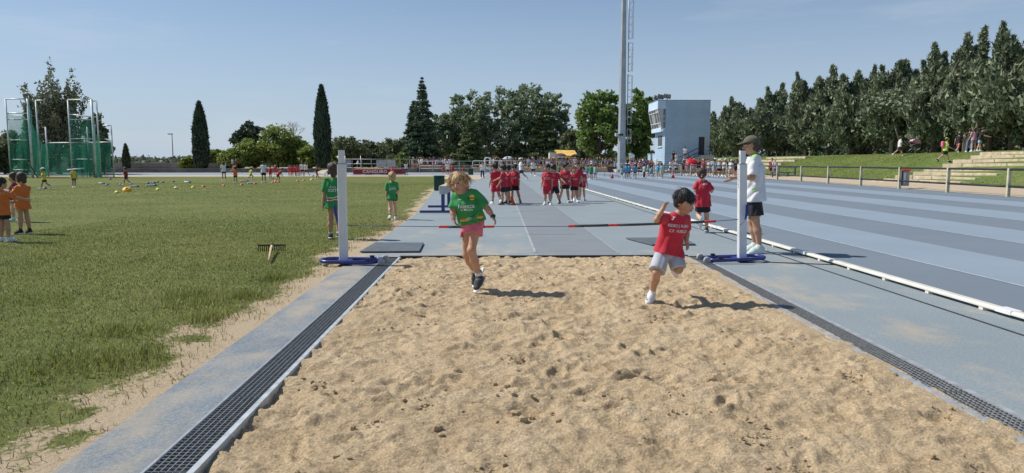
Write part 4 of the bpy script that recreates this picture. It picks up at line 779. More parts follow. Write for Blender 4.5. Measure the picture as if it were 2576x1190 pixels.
# marker discs and tubes on the infield  (pixel, colour)
c7 = lambda x, y: ((400 + x * .23292) / 1.55280, (600 + y * .23292) / 1.55280)
c8 = lambda x, y: ((1000 + x * .17469) / 1.55280, (600 + y * .17469) / 1.55280)
MCOL = {k: mat('marker_' + k, c, .5, .08, 8) for k, c in dict(blue=(.05, .06, .20), yellow=(.72, .66, .05), amber=(.80, .42, .02), red=(.66, .11, .05), coral=(.70, .22, .09), white=(.62, .60, .58), cream=(.70, .60, .36), grey=(.22, .25, .24)).items()}
mk = [(c7(80, 535), 'blue'), (c7(308, 528), 'blue'), (c7(478, 515), 'blue'), (c7(763, 502), 'blue'), (c7(865, 498), 'blue'), (c7(1018, 487), 'blue'), (c7(1190, 477), 'blue'), (c7(1387, 468), 'grey'), (c7(245, 660), 'yellow'), (c7(415, 638), 'amber'), (c7(935, 610), 'yellow'), (c7(1235, 583), 'cream'), (c7(1520, 575), 'yellow'), (c7(1695, 560), 'red'), (c7(2037, 545), 'red'), (c7(2337, 530), 'red'), (c7(2560, 510), 'red'),
      (c8(375, 660), 'red'), (c8(432, 645), 'red'), (c8(508, 638), 'red'), (c8(930, 625), 'coral'), (c8(1065, 612), 'coral'), (c8(1245, 592), 'cream'), (c8(1280, 508), 'red'), (c8(1552, 497), 'blue'), (c8(1588, 499), 'white'), ((113, 475), 'blue'), ((277 * 1., 452), 'blue'), ((1143, 449.5), 'white'), ((1152, 449.5), 'white'), ((1161, 449), 'blue'), ((1170, 449), 'white'), ((1181, 448.6), 'coral')]
mbm = MB(); mbm.lathe([(.118, .004), (.112, .020), (.050, .095), (.030, .102), (.026, .09), (.046, .083), (.10, .014)], 16); dm = {k: None for k in MCOL}
for i, ((x, y), c) in enumerate(sorted(mk)):
    if dm[c] is None: dm[c] = mbm.mesh('cone_disc', [MCOL[c]], True)
    p = G(x, y); o = link('marker_cone', dm[c], None, None, (p.x, p.y, .0)); o.rotation_euler = (rad(R.uniform(-8, 8)), rad(R.uniform(-8, 8)), 0)
    s_ = 1.0 if y > 455 else 1.2; o.scale = (s_,) * 3
    if c == 'amber': o.rotation_euler = (rad(38), rad(20), 0); o.scale = (1.7, 1.7, .8); o.location.z = .08
    tag(o, '%s marker disc on the infield grass, %s from the left of all discs' % (c, ordn(i)), 'marker disc', 'marker discs laid out on the infield')
tb = [((c7(465, 568)), c7(600, 562)), (c7(735, 553), c7(905, 543)), (c7(815, 493), c7(940, 484)), (c7(1385, 486), c7(1478, 489)), (c7(2315, 475), c7(2445, 468)), (c7(2440, 511), c7(2555, 506)), ((249 * 1., 463), (263, 463)), ((1059 / 1.5528 * 1.0 + 60, 455), (1059 / 1.5528 + 92, 455))][:7] + [(c8(280, 570), c8(395, 562))]
for i, (a, b) in enumerate(tb):
    pa, pb = G(*a), G(*b); t = empty('foam_tube', pa, 0, 'white and blue foam tube lying on the grass, %s from the left' % ORD[i], 'foam tube', 'foam tubes lying on the infield'); d = pb - pa; z = Vector((0, 0, .05)); mb = MB(); mb.tube([z, d * .82 + z], .045, 10); mb.build('tube', mat('tube_white', (.58, .62, .66), .5), t, True); mb = MB(); mb.tube([d * .82 + z, d + z], .047, 10); mb.build('end_sleeve', MCOL['blue'], t, True)
# mini hurdles on the track
M_HUR = mat('hurdle_dark', (.05, .055, .06), .5)
for i, (x0, x1, yt, yb) in enumerate(((1520.5, 1535, 431.5, 440.5), (1540, 1556, 440, 442.5), (1552, 1557, 428, 434), (1563, 1585, 434, 440), (1595, 1606, 430, 434), (1640, 1652, 436, 441))):
    a, b = G(x0, yb + 4), G(x1, yb + 4); h = (yb - yt) * px_m(a.y) + .12; mb = MB(); w = b.x - a.x; mb.tube([(0, .15, .02), (0, -.15, .02)], .02, 6); mb.tube([(w, .15, .02), (w, -.15, .02)], .02, 6); o = empty('mini_hurdle', (a.x, a.y, 0), 0, 'small dark practice hurdle on the blue track, %s from the left' % ORD[i], 'hurdle', 'practice hurdles on the track'); mb.build('feet', M_HUR, o, True); mb = MB(); mb.tube([(0, 0, .03), (0, 0, h), (w, 0, h), (w, 0, .03)], .018, 6); mb.build('frame', M_HUR, o, True)
# high-jump landing mat
a, b = G(888, 440.5), G(1012, 440.5); hj = empty('landing_mat', (a.x, a.y, 0), 0, 'dark red high jump landing mat with white lettering by the bend', 'landing mat'); w = b.x - a.x
mb = MB(); mb.box((0, 0, .10), (w, 3.2, .64)); body_ = mb.build('mat_body', mat('mat_red', (.20, .018, .028), .6, .15, 1.5, .2, 8), hj, bevel=.05); mb = MB(); mb.box((.15, .05, .645), (w * .6, 3.1, .69)); mb.build('mat_cover', mat('cover_tan', (.55, .36, .16), .7, .2, 2), hj, bevel=.02); mb = MB(); mb.box((w * .6, .05, .645), (w - .1, 3.1, .70)); mb.build('mat_cover', mat('cover_blue', (.14, .16, .24), .7, .2, 2), hj, bevel=.02)
mb = MB(); mb.box((-.1, -.35, .01), (w * .72, .3, .10)); mb.build('ground_sheet', mat('sheet_blue', (.03, .04, .22), .6, .6, 1.2, .4, 6, col2=(.5, .55, .65)), hj, bevel=.03)
V_, F_ = text_mesh('CANGURO', .01, 0, 1.05); me = bpy.data.meshes.new('lettering'); me.from_pydata([(x * .52 + w * .445, -.006, z * .44 + .36) for x, z, _ in V_], [], F_); me.materials.append(PRINT_W); link('lettering', me, None, hj)
for x in (869, 908): p = D(x, 431, a.y + 1.6); mb = MB(); mb.tube([(0, 0, .01), (0, 0, 2.1)], .035, 8); o = mb.build('upright', M_STEEL, None, True, loc=(p.x, p.y, 0)); o.name = 'high_jump_upright'; tag(o, 'thin grey high jump upright, %s end of the landing mat' % ('left' if x < 880 else 'right'), 'upright', 'high jump uprights')
# ---------------------------------------------------------------- fences
M_FPOST = mat('fence_post', (.52, .49, .35), .9, .15, 3, .4, 30); M_FRAIL = mat('fence_pipe', (.018, .022, .022), .55, .2, 4)
fp = [G(*q) for q in ((2640, 503), (2535, 495), (2383, 484), (2262, 475), (2165, 468), (2083, 462), (2015, 457), (1955, 453), (1903, 450.2), (1862, 447.8), (1828, 446.2), (1795, 445), (1766, 444.2), (1738, 443.2), (1714, 442.2), (1692, 441.2), (1668, 440.2), (1645, 439.2), (1622, 438.4))]
fe = empty('pipe_fence', fp[0], 0, 'fence of pale posts and two dark pipes along the outside of the track', 'fence'); o0 = Vector(fp[0])
for i, p in enumerate(fp):
    q = p - o0; mb = MB(); mb.box((-.07, -.05, -.05), (.07, .05, 1.10)); po = mb.build('post', M_FPOST, fe, bevel=.012, loc=q); po.rotation_euler = (0, 0, R.uniform(-.1, .1))
    if i:
        for z in (1.06, .40): mb = MB(); mb.tube([fp[i - 1] - o0 + Vector((0, 0, z)), q + Vector((0, 0, z))], .046, 8); mb.build('rail', M_FRAIL, fe, True)
mb = MB(); mb.tube([(0, 0, -.06), (0, 0, .06)], .07, 8); mb.build('rail_clamp', M_FRAIL, fe, True, loc=fp[3 - 0] - o0 + Vector((0, 0, 1.06)))
# litter bin hung on the fence
p = G(2262, 475); bn = empty('litter_bin', (p.x + .40, p.y + .30, 0), 0, 'grey litter bin with orange lid hanging on the pipe fence', 'litter bin'); mb = MB(); mb.prism([(-.17, -.16), (.20, -.16), (.20, .16), (-.17, .16)], 2, .14, .90); mb.build('bin_body', mat('bin_grey', (.36, .37, .39), .5, .08, 5), bn, bevel=.03); mb = MB(); mb.box((-.235, -.17, .18), (-.172, .17, .90)); mb.build('back_plate', M_BLACK, bn, bevel=.01)
mb = MB(); mb.box((-.25, -.21, .90), (.235, .21, 1.01)); mb.build('lid', mat('lid_orange', (.78, .12, .03), .45, .06, 5), bn, bevel=.025); mb = MB(); mb.box((-.12, -.167, .28), (-.02, -.1605, .82)); mb.build('pale_panel', M_WHITE, bn)
# blue bench tiers
p = G(1945, 448); bl = empty('bleacher_bench', (p.x, p.y, bz(p.x, p.y)), rad(-4), 'blue metal two-tier bench on the sand behind the pipe fence', 'bench'); M_BEN = mat('bench_blue', (.06, .10, .18), .4, .15, 4)
for (x0, x1, y0, z) in ((-.2, 1.5, 0, .40), (.55, 2.35, .7, .80)):
    mb = MB(); mb.box((x0, y0, z), (x1, y0 + .34, z + .05)); mb.build('seat', M_BEN, bl, bevel=.01)
    for xx in (x0 + .15, x1 - .22): mb = MB(); mb.box((xx, y0 + .05, -.05), (xx + .06, y0 + .12, z)); mb.box((xx, y0 + .22, -.05), (xx + .06, y0 + .29, z)); mb.build('leg', M_BEN, bl)
mb = MB(); mb.box((.0, .1, .12), (2.2, .16, .17)); mb.box((.6, .75, .35), (2.2, .80, .40)); mb.build('brace', M_BEN, bl)
# ---------------------------------------------------------------- walls and fences round the bend
M_STONEW = mat('stone_wall', (.34, .29, .22), .95, .3, 2.2, .8, 6, col2=(.50, .43, .33)); M_DWALL = mat('dark_concrete', (.14, .135, .125), .95, .25, .6, .4, 4); M_GWALL = mat('grey_wall', (.20, .195, .185), .95, .15, .5, .3, 4); M_PIPE = mat('grey_pipe', (.36, .37, .36), .5, .1, 3, metal=.3)
YW = 104.0
def wx(px, Y): return D(px, 420, Y).x
def wall(x0, x1, Y0, Y1, h, t, m, lab, name, z0=-.1):
    dx, dy = x1 - x0, Y1 - Y0; L = math.hypot(dx, dy); mb = MB(); mb.box((0, 0, z0), (L, t, h)); o = mb.build(name, m, bevel=.02, loc=(x0, Y0, 0)); o.rotation_euler = (0, 0, math.atan2(dy, dx)); tag(o, lab, 'wall'); return o
wall(wx(1186, YW), wx(1530, YW), YW, YW, .68, .4, M_STONEW, 'low pale stone wall in front of the spectators', 'stone_wall')
wall(wx(1040, YW), wx(1186, YW), YW, YW, .72, .4, M_DWALL, 'low dark concrete wall left of the stone wall', 'concrete_wall')
wall(-75, wx(1040, 99) + .0, 97.5, 103.5, .55, .4, M_DWALL, 'long low dark concrete wall behind the left bend', 'concrete_wall')
wall(-95, wx(560, 112), 108, 112, 1.35, .25, M_GWALL, 'grey panel wall behind the left bend', 'panel_wall')
sheet('spectator_terrace', [(-90, 98.6), (wx(1040, 104), 104.3), (wx(1530, YW), YW + .35), (40, YW + .3), (60, 300), (-200, 300)], .45, M_EARTH)
sheet('spectator_ground', [(fp[-1].x + .6, 86.25), (24, 86.25), (33, 70), (60, 104), (wx(1530, YW), YW), (12, YW), (12, 101)], -.03, M_SANDY)
def pfence(px0, px1, Y, z0, hs, n, lab, m=M_PIPE, r=.035):
    a, b = D(px0, 420, Y), D(px1, 420, Y); f = empty('railing', (a.x, Y, 0), 0, lab, 'railing'); w = b.x - a.x
    for i in range(n + 1): mb = MB(); mb.tube([(0, 0, z0), (0, 0, max(hs))], r, 6); mb.build('post', m, f, True, loc=(w * i / n, 0, 0))
    for h in hs: mb = MB(); mb.tube([(0, 0, h), (w, 0, h)], r, 6); mb.build('rail', m, f, True)
pfence(1190, 1545, YW + .5, .4, (1.62, 1.05), 22, 'grey pipe railing on the stone wall in front of the crowd')
pfence(1055, 1222, 92, 0, (1.55, .95, .62), 5, 'pale pipe railing along the bend in front of the shaded spectators', mat('pale_pipe', (.50, .50, .48), .5))
pfence(862, 1055, 101.5, .3, (1.85, 1.2, .65), 8, 'grey pipe railing behind the high jump mat')
pfence(1552, 1600, 96, 0, (1.25, .75), 4, 'short railing beside the lighting mast')
for i, (x0, x1) in enumerate(((947, 972), (972, 996), (868, 884))):
    a, b = D(x0, 420, 106), D(x1, 420, 106); mb = MB(); mb.box((0, 0, .7), (b.x - a.x - .06, .06, 1.72)); o = mb.build('white_board', mat('board_white', (.46, .47, .46), .7), None, bevel=.01, loc=(a.x, 106, 0)); tag(o, 'pale board on the railing behind the high jump mat, %s from the left' % ORD[[1, 2, 0][i]], 'board', 'pale boards behind the mat'); mb = MB(); mb.box((.1, .02, .4), (.16, .05, .7)); mb.build('leg', M_PIPE, o)
# white tubular goal frame
YG = 88.; g0 = D(1219, 432, YG); gl = empty('tubular_frame', (g0.x, YG, 0), 0, 'white tubular frame with rounded corner standing by the bend', 'frame'); k = px_m(YG); mb = MB(); mb.tube([(0, 0, 0), (0, 0, 25 * k + .45), (.12, 0, 29 * k + .5), (.45, 0, 30 * k + .5), (33 * k, .4, 14 * k + .3), (43 * k, .6, 6 * k)], .065, 8); mb.build('main_tube', M_WHITE, gl, True); mb = MB(); mb.tube([(0, 0, 14 * k), (16 * k, .2, 7 * k + .2), (33 * k, .4, .1)], .05, 8); mb.build('brace', M_WHITE, gl, True)
# wooden steps and small blue bin beside the mast
p = D(1530, 431, 100); ws = empty('wooden_steps', (p.x, 100, 0), 0, 'dark wooden steps at the end of the stone wall', 'steps'); M_DW = mat('dark_wood', (.10, .075, .055), .8, .3, 4)
for i in range(4): mb = MB(); mb.box((0, i * .4, i * .24), (1.7, i * .4 + .42, i * .24 + .06)); mb.build('tread', M_DW, ws); mb = MB(); mb.box((0, i * .4 + .02, i * .24 - .18), (1.7, i * .4 + .05, i * .24)); mb.build('riser', M_DW, ws)
p = D(1549, 424, 102); bb_ = empty('bin', (p.x, 102, .45), 0, 'small light blue bin with tan lid beside the lighting mast', 'bin'); mb = MB(); mb.box((-.24, -.22, 0), (.24, .22, .95)); mb.build('bin_body', mat('bin_blue', (.20, .42, .60), .5), bb_, bevel=.03); mb = MB(); mb.box((-.27, -.25, .95), (.27, .25, 1.06)); mb.build('lid', mat('bin_tan', (.42, .25, .12), .5), bb_, bevel=.02)
# kiosk with yellow awning
YK = 116.; k = px_m(YK); a = D(1384, 410, YK); ks = empty('kiosk', (a.x, YK, .45), 0, 'white kiosk with yellow sloping awning behind the crowd', 'kiosk'); W = 68 * k; Hk = 2.55
mb = MB(); mb.box((0, 1.2, 0), (W, 4.0, Hk)); mb.build('wall', mat('kiosk_white', (.55, .54, .50), .8), ks, bevel=.02); mb = MB(); mb.add([(17 * k, -1.3, Hk - .5), (W * 1.0, -1.3, Hk - .62), (W * .94, 1.6, Hk + .35), (14 * k, 1.6, Hk + .42), (17 * k, -1.3, Hk - .46), (W, -1.3, Hk - .58), (W * .94, 1.6, Hk + .39), (14 * k, 1.6, Hk + .46)], [(0, 1, 2, 3), (7, 6, 5, 4), (0, 4, 5, 1), (1, 5, 6, 2), (2, 6, 7, 3), (3, 7, 4, 0)]); mb.build('awning', mat('awning_yellow', (.72, .45, .11), .7, .15, 1.5), ks); mb = MB(); mb.box((W * .3, 1.17, .9), (W * .8, 1.2, 1.7)); mb.build('counter_window', M_VOID, ks); mb = MB(); mb.box((W * .28, .95, .84), (W * .82, 1.25, .9)); mb.build('counter', M_CONC, ks)
for x in (19 * k, W * .97): mb = MB(); mb.tube([(x, -1.2, 0), (x, -1.2, Hk - .55)], .03, 6); mb.build('awning_post', M_PIPE, ks, True)
# ---------------------------------------------------------------- lighting mast
YM = 100.; k = px_m(YM); p = D(1563, 421, YM); M_MAST = mat('mast_grey', (.40, .42, .43), .55, .08, .8, .1, 20, metal=.2)
ms = empty('lighting_mast', (p.x, YM, 0), rad(12), 'tall grey octagonal lighting mast with caged ladder', 'lighting mast'); mb = MB(); mb.tube([(0, 0, .0), (0, 0, 12), (0, 0, 33)], [11.3 * k, 8.8 * k, 4.6 * k], 8); mb.build('pole', M_MAST, ms)
mb = MB(); mb.box((-.9, -.9, 0), (.9, .9, .42)); mb.build('footing', M_CONC, ms, bevel=.03); mb = MB(); mb.tube([(0, 0, .42), (0, 0, .50)], .85, 16); mb.build('flange', M_STEEL, ms)
def ladder(z0, z1, cage0):
    ld = empty('ladder'); ld.parent = ms; xo = 14.5 * k; mb = MB()
    for yy in (-.18, .18): mb.tube([(xo - .06, yy, z0), (xo - .06 - (z1 - z0) * .004, yy, z1)], .035, 6)
    z = z0
    while z < z1: mb.tube([(xo - .06, -.18, z), (xo - .06, .18, z)], .02, 5); z += .33
    mb.build('rungs', M_STEEL, ld, True); mb = MB(); z = max(z0, cage0)
    while z < z1:
        mb.tube([(xo - .06 + .62 * math.sin(rad(a)), -.40 * math.cos(rad(a)), z) for a in range(0, 181, 30)], .026, 5, cap=False); z += .95
    for a in (50, 90, 130): mb.tube([(xo - .06 + .62 * math.sin(rad(a)), -.40 * math.cos(rad(a)), max(z0, cage0)), (xo - .06 + .62 * math.sin(rad(a)), -.40 * math.cos(rad(a)), z - .95)], .024, 5)
    mb.build('safety_cage', M_STEEL, ld, True); ld.rotation_euler = (0, 0, rad(-12))
for (z0, z1) in ((4.0, 6.2), (6.6, 13.6), (13.9, 17.9), (18.3, 24.2), (24.6, 32)): ladder(z0, z1, z0 + .1)
fl = MB(); fl.box((-1.5, -.9, 32.6), (1.5, .9, 32.75)); fl.build('platform', M_STEEL, ms)
for i in range(5): mb = MB(); mb.box((-1.5 + i * .62, -1.0, 32.9), (-1.0 + i * .62, -.6, 33.5)); mb.build('floodlight', M_STEEL, ms, bevel=.03)
mb = MB(); mb.box((-1.05, -.35, 5.0), (-.55, .05, 5.45)); mb.build('speaker', mat('speaker_pale', (.5, .52, .52), .5), ms, bevel=.05); mb = MB(); mb.box((-.62, -.75, 5.1), (-.1, -.6, 5.35)); mb.build('clamp', M_BLACK, ms)
# ---------------------------------------------------------------- judges' tower
def brickpaint(name, c):
    m = mat(name, c, .75, .05, .6, 0); n, l, b = nodes_of(m); tc = n.new('ShaderNodeNewGeometry'); sp = n.new('ShaderNodeSeparateXYZ'); cb = n.new('ShaderNodeCombineXYZ'); ad = n.new('ShaderNodeMath'); l.new(tc.outputs['Position'], sp.inputs[0]); l.new(sp.outputs[0], ad.inputs[0]); l.new(sp.outputs[1], ad.inputs[1]); l.new(ad.outputs[0], cb.inputs[0]); l.new(sp.outputs[2], cb.inputs[1])
    bt = n.new('ShaderNodeTexBrick'); bt.inputs['Scale'].default_value = 1; bt.inputs['Brick Width'].default_value = .5; bt.inputs['Row Height'].default_value = .25; bt.inputs['Mortar Size'].default_value = .018; bt.inputs['Mortar Smooth'].default_value = .4; l.new(cb.outputs[0], bt.inputs['Vector']); bp = n.new('ShaderNodeBump'); bp.invert = True; bp.inputs['Strength'].default_value = .9; bp.inputs['Distance'].default_value = .03; l.new(bt.outputs['Fac'], bp.inputs['Height']); l.new(bp.outputs[0], b.inputs['Normal']); return m
M_TWR = brickpaint('tower_blue', (.41, .535, .645)); M_TWS = mat('tower_trim', (.52, .66, .78), .6, .05, 1, .1, 10); M_FRM = mat('window_frame', (.62, .61, .58), .5, .1, 2); M_GLASS = mat('tower_glass', (.10, .11, .11), .08, .3, 1.2, spec=.8); M_DOOR = mat('door_dark', (.03, .032, .038), .5, .15, 3); M_RAILK = mat('stair_rail', (.02, .025, .04), .5)
YT = 91.0; k = px_m(YT)
def tz(py): return CAM_H + (410.2 - py) * k
def tx(px): return D(px, 410, YT).x
tx0, tx1 = tx(1671.5), tx(1783.5); tw = empty('judges_tower', (tx0, YT, 0), 0, 'pale blue brick judges tower with slanted glass cabin and outside stairs', 'tower'); W = tx1 - tx0; Dp = 5.6
zt, zc, zs, z2 = tz(255), tz(275.5), tz(332), tz(370)
mb = MB(); mb.box((0, 0, -.05), (W, Dp, zt)); wl_ = mb.build('wall', M_TWR, tw)
# glass cabin leaning out over the track side
ov = 19.5 * k
mb = MB(); mb.box((-ov, -.004, zc), (0, Dp + .0, zt)); mb.build('cabin_roof', M_TWS, tw); mb = MB(); mb.box((-ov - .04, -.04, zt), (W + .04, Dp + .04, zt + .07)); mb.build('roof_edge', mat('roof_edge', (.20, .24, .28), .7), tw)
xo_t, xo_b, zb = -ov + .05, -8.5 * k, tz(323)
mb = MB(); mb.box((xo_b - .12, .02, zs), (-.0, Dp - .02, zb)); mb.build('cabin_sill', M_TWS, tw)
M_CABIN = mat('cabin_inside', (.30, .30, .28), .8)
mb = MB(); mb.add([(xo_t + .05, .05, zc), (xo_b + .05, .05, zb), (-.9 * k, .05, zb), (-.9 * k, .05, zc)], [(0, 1, 2, 3)]); mb.build('side_panel', mat('side_pane', (.46, .47, .46), .35, .1, 1), tw)
mb = MB(); mb.box((-5.2 * k, .03, zb), (-1.2 * k, .045, zc)); sw = mb.build('side_window', M_GLASS, tw); 
for zz in (zb + (zc - zb) * .36, zb + (zc - zb) * .62): mb = MB(); mb.box((-5.2 * k, .015, zz - .05), (-1.2 * k, .028, zz + .05)); mb.build('window_bar', M_FRM, sw)
def slat(t, y): return (xo_b + (xo_t - xo_b) * t, y, zb + (zc - zb) * t)
npn = 4
for i in range(npn):
    for (t0, t1) in ((0.02, .24), (.28, .80), (.84, .98)):
        y0, y1 = .10 + (Dp - .2) * i / npn + .06, .10 + (Dp - .2) * (i + 1) / npn - .06; mb = MB(); mb.add([slat(t0, y0), slat(t0, y1), slat(t1, y1), slat(t1, y0)], [(0, 1, 2, 3)]); mb.build('window_pane', M_GLASS if (i + int(t0 * 10)) % 4 else mat('pane_pale', (.40, .42, .40), .15, .2, 2), tw)
mb = MB()
for t in (0, .26, .82, 1):
    a, b = slat(t, .02), slat(t, Dp - .02); mb.tube([(a[0] - .03, a[1], a[2]), (b[0] - .03, b[1], b[2])], .07, 4)
for i in range(npn + 1):
    y = .10 + (Dp - .2) * i / npn; mb.tube([Vector(slat(0, y)) + Vector((-.03, 0, 0)), Vector(slat(1, y)) + Vector((-.03, 0, 0))], .06, 4)
mb.build('window_frame', M_FRM, tw)
mb = MB(); mb.tube([(-6 * k, -.25, zb - .35), (-6 * k, .05, zb - .35)], .18, 12); mb.build('horn_speaker', M_FRM, tw, True)
# lower block, windows, shutter
zl = tz(386.5); mb = MB(); mb.box((.0, Dp + .002, -.05), (W * .9, Dp + 4.6, zl)); mb.build('low_wing', M_TWR, tw); mb = MB(); mb.box((-.05, Dp + .05, zl), (W * .9, Dp + 4.65, zl + .08)); mb.build('wing_coping', M_TWS, tw)
def lwin(y0, y1, z0, z1, name='window', m=M_GLASS):
    mb = MB(); mb.box((-.012, y0, z0), (.0, y1, z1)); w_ = mb.build(name, m, tw); mb = MB(); f = .07
    for (a, b, c, d) in ((y0 - f, y1 + f, z0 - f, z0), (y0 - f, y1 + f, z1, z1 + f), (y0 - f, y0, z0, z1), (y1, y1 + f, z0, z1), ((y0 + y1) / 2 - .04, (y0 + y1) / 2 + .04, z0, z1)): mb.box((-.035, a, c), (-.0125, b, d))
    mb.build('frame', M_FRM, w_); mb = MB(); mb.box((-.14, y0 - .12, z0 - .17), (-.002, y1 + .12, z0 - f - .002)); mb.build('sill', M_TWS, w_)
lwin(1.5, 3.8, tz(367), tz(340)); lwin(1.4, 3.6, tz(417), tz(405)); lwin(6.6, 8.9, tz(416), tz(405.5))
mb = MB(); mb.box((-.13, 4.1, tz(426)), (-.002, 5.5, tz(400))); sh_ = mb.build('shutter', mat('shutter_white', (.58, .58, .55), .6), tw, bevel=.02); mb = MB(); mb.box((-.15, 4.72, tz(425)), (-.132, 4.86, tz(401))); mb.build('slot', M_CONC, sh_)
# door, landing and stairs
dx0, dx1, zd0, zd1 = tx(1756.2) - tx0, tx(1770.5) - tx0, tz(390.5), tz(345); mb = MB(); mb.box((dx0, -.03, zd0), (dx1, .0, zd1)); do_ = mb.build('door', M_DOOR, tw); mb = MB(); mb.box((dx0 + .06, -.07, zd0 + .95), (dx0 + .14, -.032, zd0 + 1.05)); mb.build('handle', M_STEEL, do_); mb = MB(); mb.box((dx1 + .01, -.06, zd0), (tx(1777) - tx0, -.01, zd1)); mb.build('open_leaf', mat('leaf_pale', (.46, .46, .44), .6, .15, 3), tw, bevel=.01)
mb = MB(); mb.box((dx0 - .1, -1.5, -.05), (tx(1788) - tx0, -.005, zd0 - .02)); mb.build('landing', M_CONC, tw, bevel=.02)
ns = 11
for i in range(ns):
    z = (zd0 - .04) * (ns - i) / (ns + 1); x1_ = dx0 - .1 - i * .42; mb = MB(); mb.box((x1_ - .42, -1.4, -.05), (x1_ - .004, -.006, z)); mb.build('stair', M_CONC, tw)
for z in (1.05, .50):
    mb = MB(); a = Vector((dx0 - .05, -1.4, zd0 + z)); mb.tube([a, a + Vector((-ns * .42, 0, -zd0 * .95))], .045, 6); mb.build('handrail', M_RAILK, tw, True); mb = MB(); mb.tube([(dx1 + .05, -1.42, zd0 + z), (tx(1788) - tx0, -1.42, zd0 + z), (tx(1788) - tx0, -.05, zd0 + z)], .045, 6); mb.build('handrail', M_RAILK, tw, True)
for q in (0, .35, .7, 1): mb = MB(); x = dx0 - .05 - ns * .42 * q; z = zd0 - zd0 * .95 * q; mb.tube([(x, -1.4, z - .05), (x, -1.4, z + 1.05)], .035, 6); mb.build('baluster', M_RAILK, tw, True)
for x in (dx1 + .3, tx(1788) - tx0): mb = MB(); mb.tube([(x, -1.42, zd0 - .05), (x, -1.42, zd0 + 1.05)], .04, 6); mb.build('baluster', M_RAILK, tw, True)
for (x, y, rz) in ((-ov + .3, 2.5, 40), (-ov + .55, 1.0, 10), (.25, .3, -30)):
    mb = MB(); mb.box((-.45, -.12, -.28), (.45, .12, .28)); f = mb.build('floodlight', mat('flood_grey', (.16, .17, .18), .5), tw, bevel=.03, loc=(x, y, zt + .55)); f.rotation_euler = (rad(25), rad(10), rad(rz)); mb = MB(); mb.tube([(0, 0, -.5), (0, 0, -.2)], .05, 6); mb.build('bracket', M_RAILK, f)
# ---------------------------------------------------------------- hammer cage
def net_mat():
    m = bpy.data.materials.new('green_net'); m.use_nodes = True; n, l, b = nodes_of(m); b.inputs['Base Color'].default_value = (.03, .20, .13, 1); b.inputs['Roughness'].default_value = .8; tr = n.new('ShaderNodeBsdfTransparent'); mx = n.new('ShaderNodeMixShader'); g = n.new('ShaderNodeTexCoord'); no = n.new('ShaderNodeTexNoise'); no.inputs['Scale'].default_value = .9; no.inputs['Detail'].default_value = 5
    mp = n.new('ShaderNodeMapping'); mp.inputs['Scale'].default_value = (1, 1, .35); l.new(g.outputs['Object'], mp.inputs[0]); l.new(mp.outputs[0], no.inputs['Vector']); mr = n.new('ShaderNodeMapRange'); mr.inputs[1].default_value = .35; mr.inputs[2].default_value = .65; mr.inputs[3].default_value = .40; mr.inputs[4].default_value = .68; l.new(no.outputs[0], mr.inputs[0]); l.new(mr.outputs[0], mx.inputs[0]); l.new(tr.outputs[0], mx.inputs[1]); l.new(b.outputs[0], mx.inputs[2]); l.new(mx.outputs[0], n['Material Output'].inputs[0])
    tl = n.new('ShaderNodeBsdfTranslucent'); tl.inputs[0].default_value = (.035, .24, .16, 1); m2 = n.new('ShaderNodeMixShader'); m2.inputs[0].default_value = .4; l.new(b.outputs[0], m2.inputs[1]); l.new(tl.outputs[0], m2.inputs[2]); l.new(m2.outputs[0], mx.inputs[2]); return m
M_NET = net_mat(); M_CAGE = mat('cage_pole', (.62, .66, .64), .5, .12, 2, metal=.2)
YC = 64.0; k = px_m(YC)
cg = empty('hammer_cage', (D(150, 448, YC).x, YC, 0), 0, 'tall hammer throwing cage with pale poles and green nets', 'throwing cage'); cx0 = cg.location.x
def cpt(px, dy): return D(px, 447.5, YC + dy).x - cx0
def cz(py, dy=0): return CAM_H + (410.2 - py) * px_m(YC + dy)
poles = {'a': (28, 0, 255), 'b': (83, .3, 254), 'c': (103, 2.5, 258), 'd': (123, 5.5, 322), 'e': (183, 0.2, 257), 'f': (242, 0, 255), 'g': (254, 2.0, 259.5), 'h': (227, 5.5, 322), 'i': (287, 3.5, 319)}
for nm, (px, dy, tp) in poles.items():
    mb = MB(); x = cpt(px, dy); z = cz(tp, dy); mb.tube([(x, dy, 0), (x, dy, z)], .065 if nm not in 'bf' else .10, 8); po = mb.build('pole', M_CAGE, cg, True)
    if nm in 'cgi': mb = MB(); mb.tube([(x, dy, z), (x - .75 if nm != 'c' else x + .8, dy, z + .02)], .06, 6); mb.build('pole_arm', M_CAGE, po, True)
def bar(p, q, py, py2=None):
    (x0, d0, _), (x1, d1, _) = poles[p], poles[q]; mb = MB(); mb.tube([(cpt(x0, d0), d0, cz(py, d0)), (cpt(x1, d1), d1, cz(py2 or py, d1))], .055, 6); mb.build('crossbar', M_CAGE, cg, True)
for y in (254.5, 289, 304, 354, 402, 427): bar('a', 'b', y)
for y in (256, 304, 351, 401): bar('e', 'f', y)
bar('e', 'f', 291, 298); bar('d', 'h', 361, 360); bar('h', 'i', 360, 359)
def net(p, q, py0, py1, sag=.25, n=14, bot=446):
    (x0, d0, _), (x1, d1, _) = poles[p], poles[q]; xa, xb = cpt(x0, d0), cpt(x1, d1); V = []; F = []; m = 10; rr = random.Random(int(x0))
    for i in range(n + 1):
        t = i / n
        for j in range(m + 1):
            s_ = j / m; zt_ = cz(py0 + (py1 - py0) * t, d0 + (d1 - d0) * t) - sag * math.sin(math.pi * t) * (1 - s_); z = .03 + (zt_ - .03) * (1 - s_); fo = .10 * math.sin(t * 23 + x0) * (.3 + s_) + .12 * math.sin(t * 9 + j * .4); V.append((xa + (xb - xa) * t + .4 * fo, d0 + (d1 - d0) * t + fo, z))
    for i in range(n):
        for j in range(m): a = i * (m + 1) + j; F.append((a, a + 1, a + m + 2, a + m + 1))
    me = bpy.data.meshes.new('net'); me.from_pydata(V, [], F); me.shade_smooth(); link('net', me, M_NET, cg)
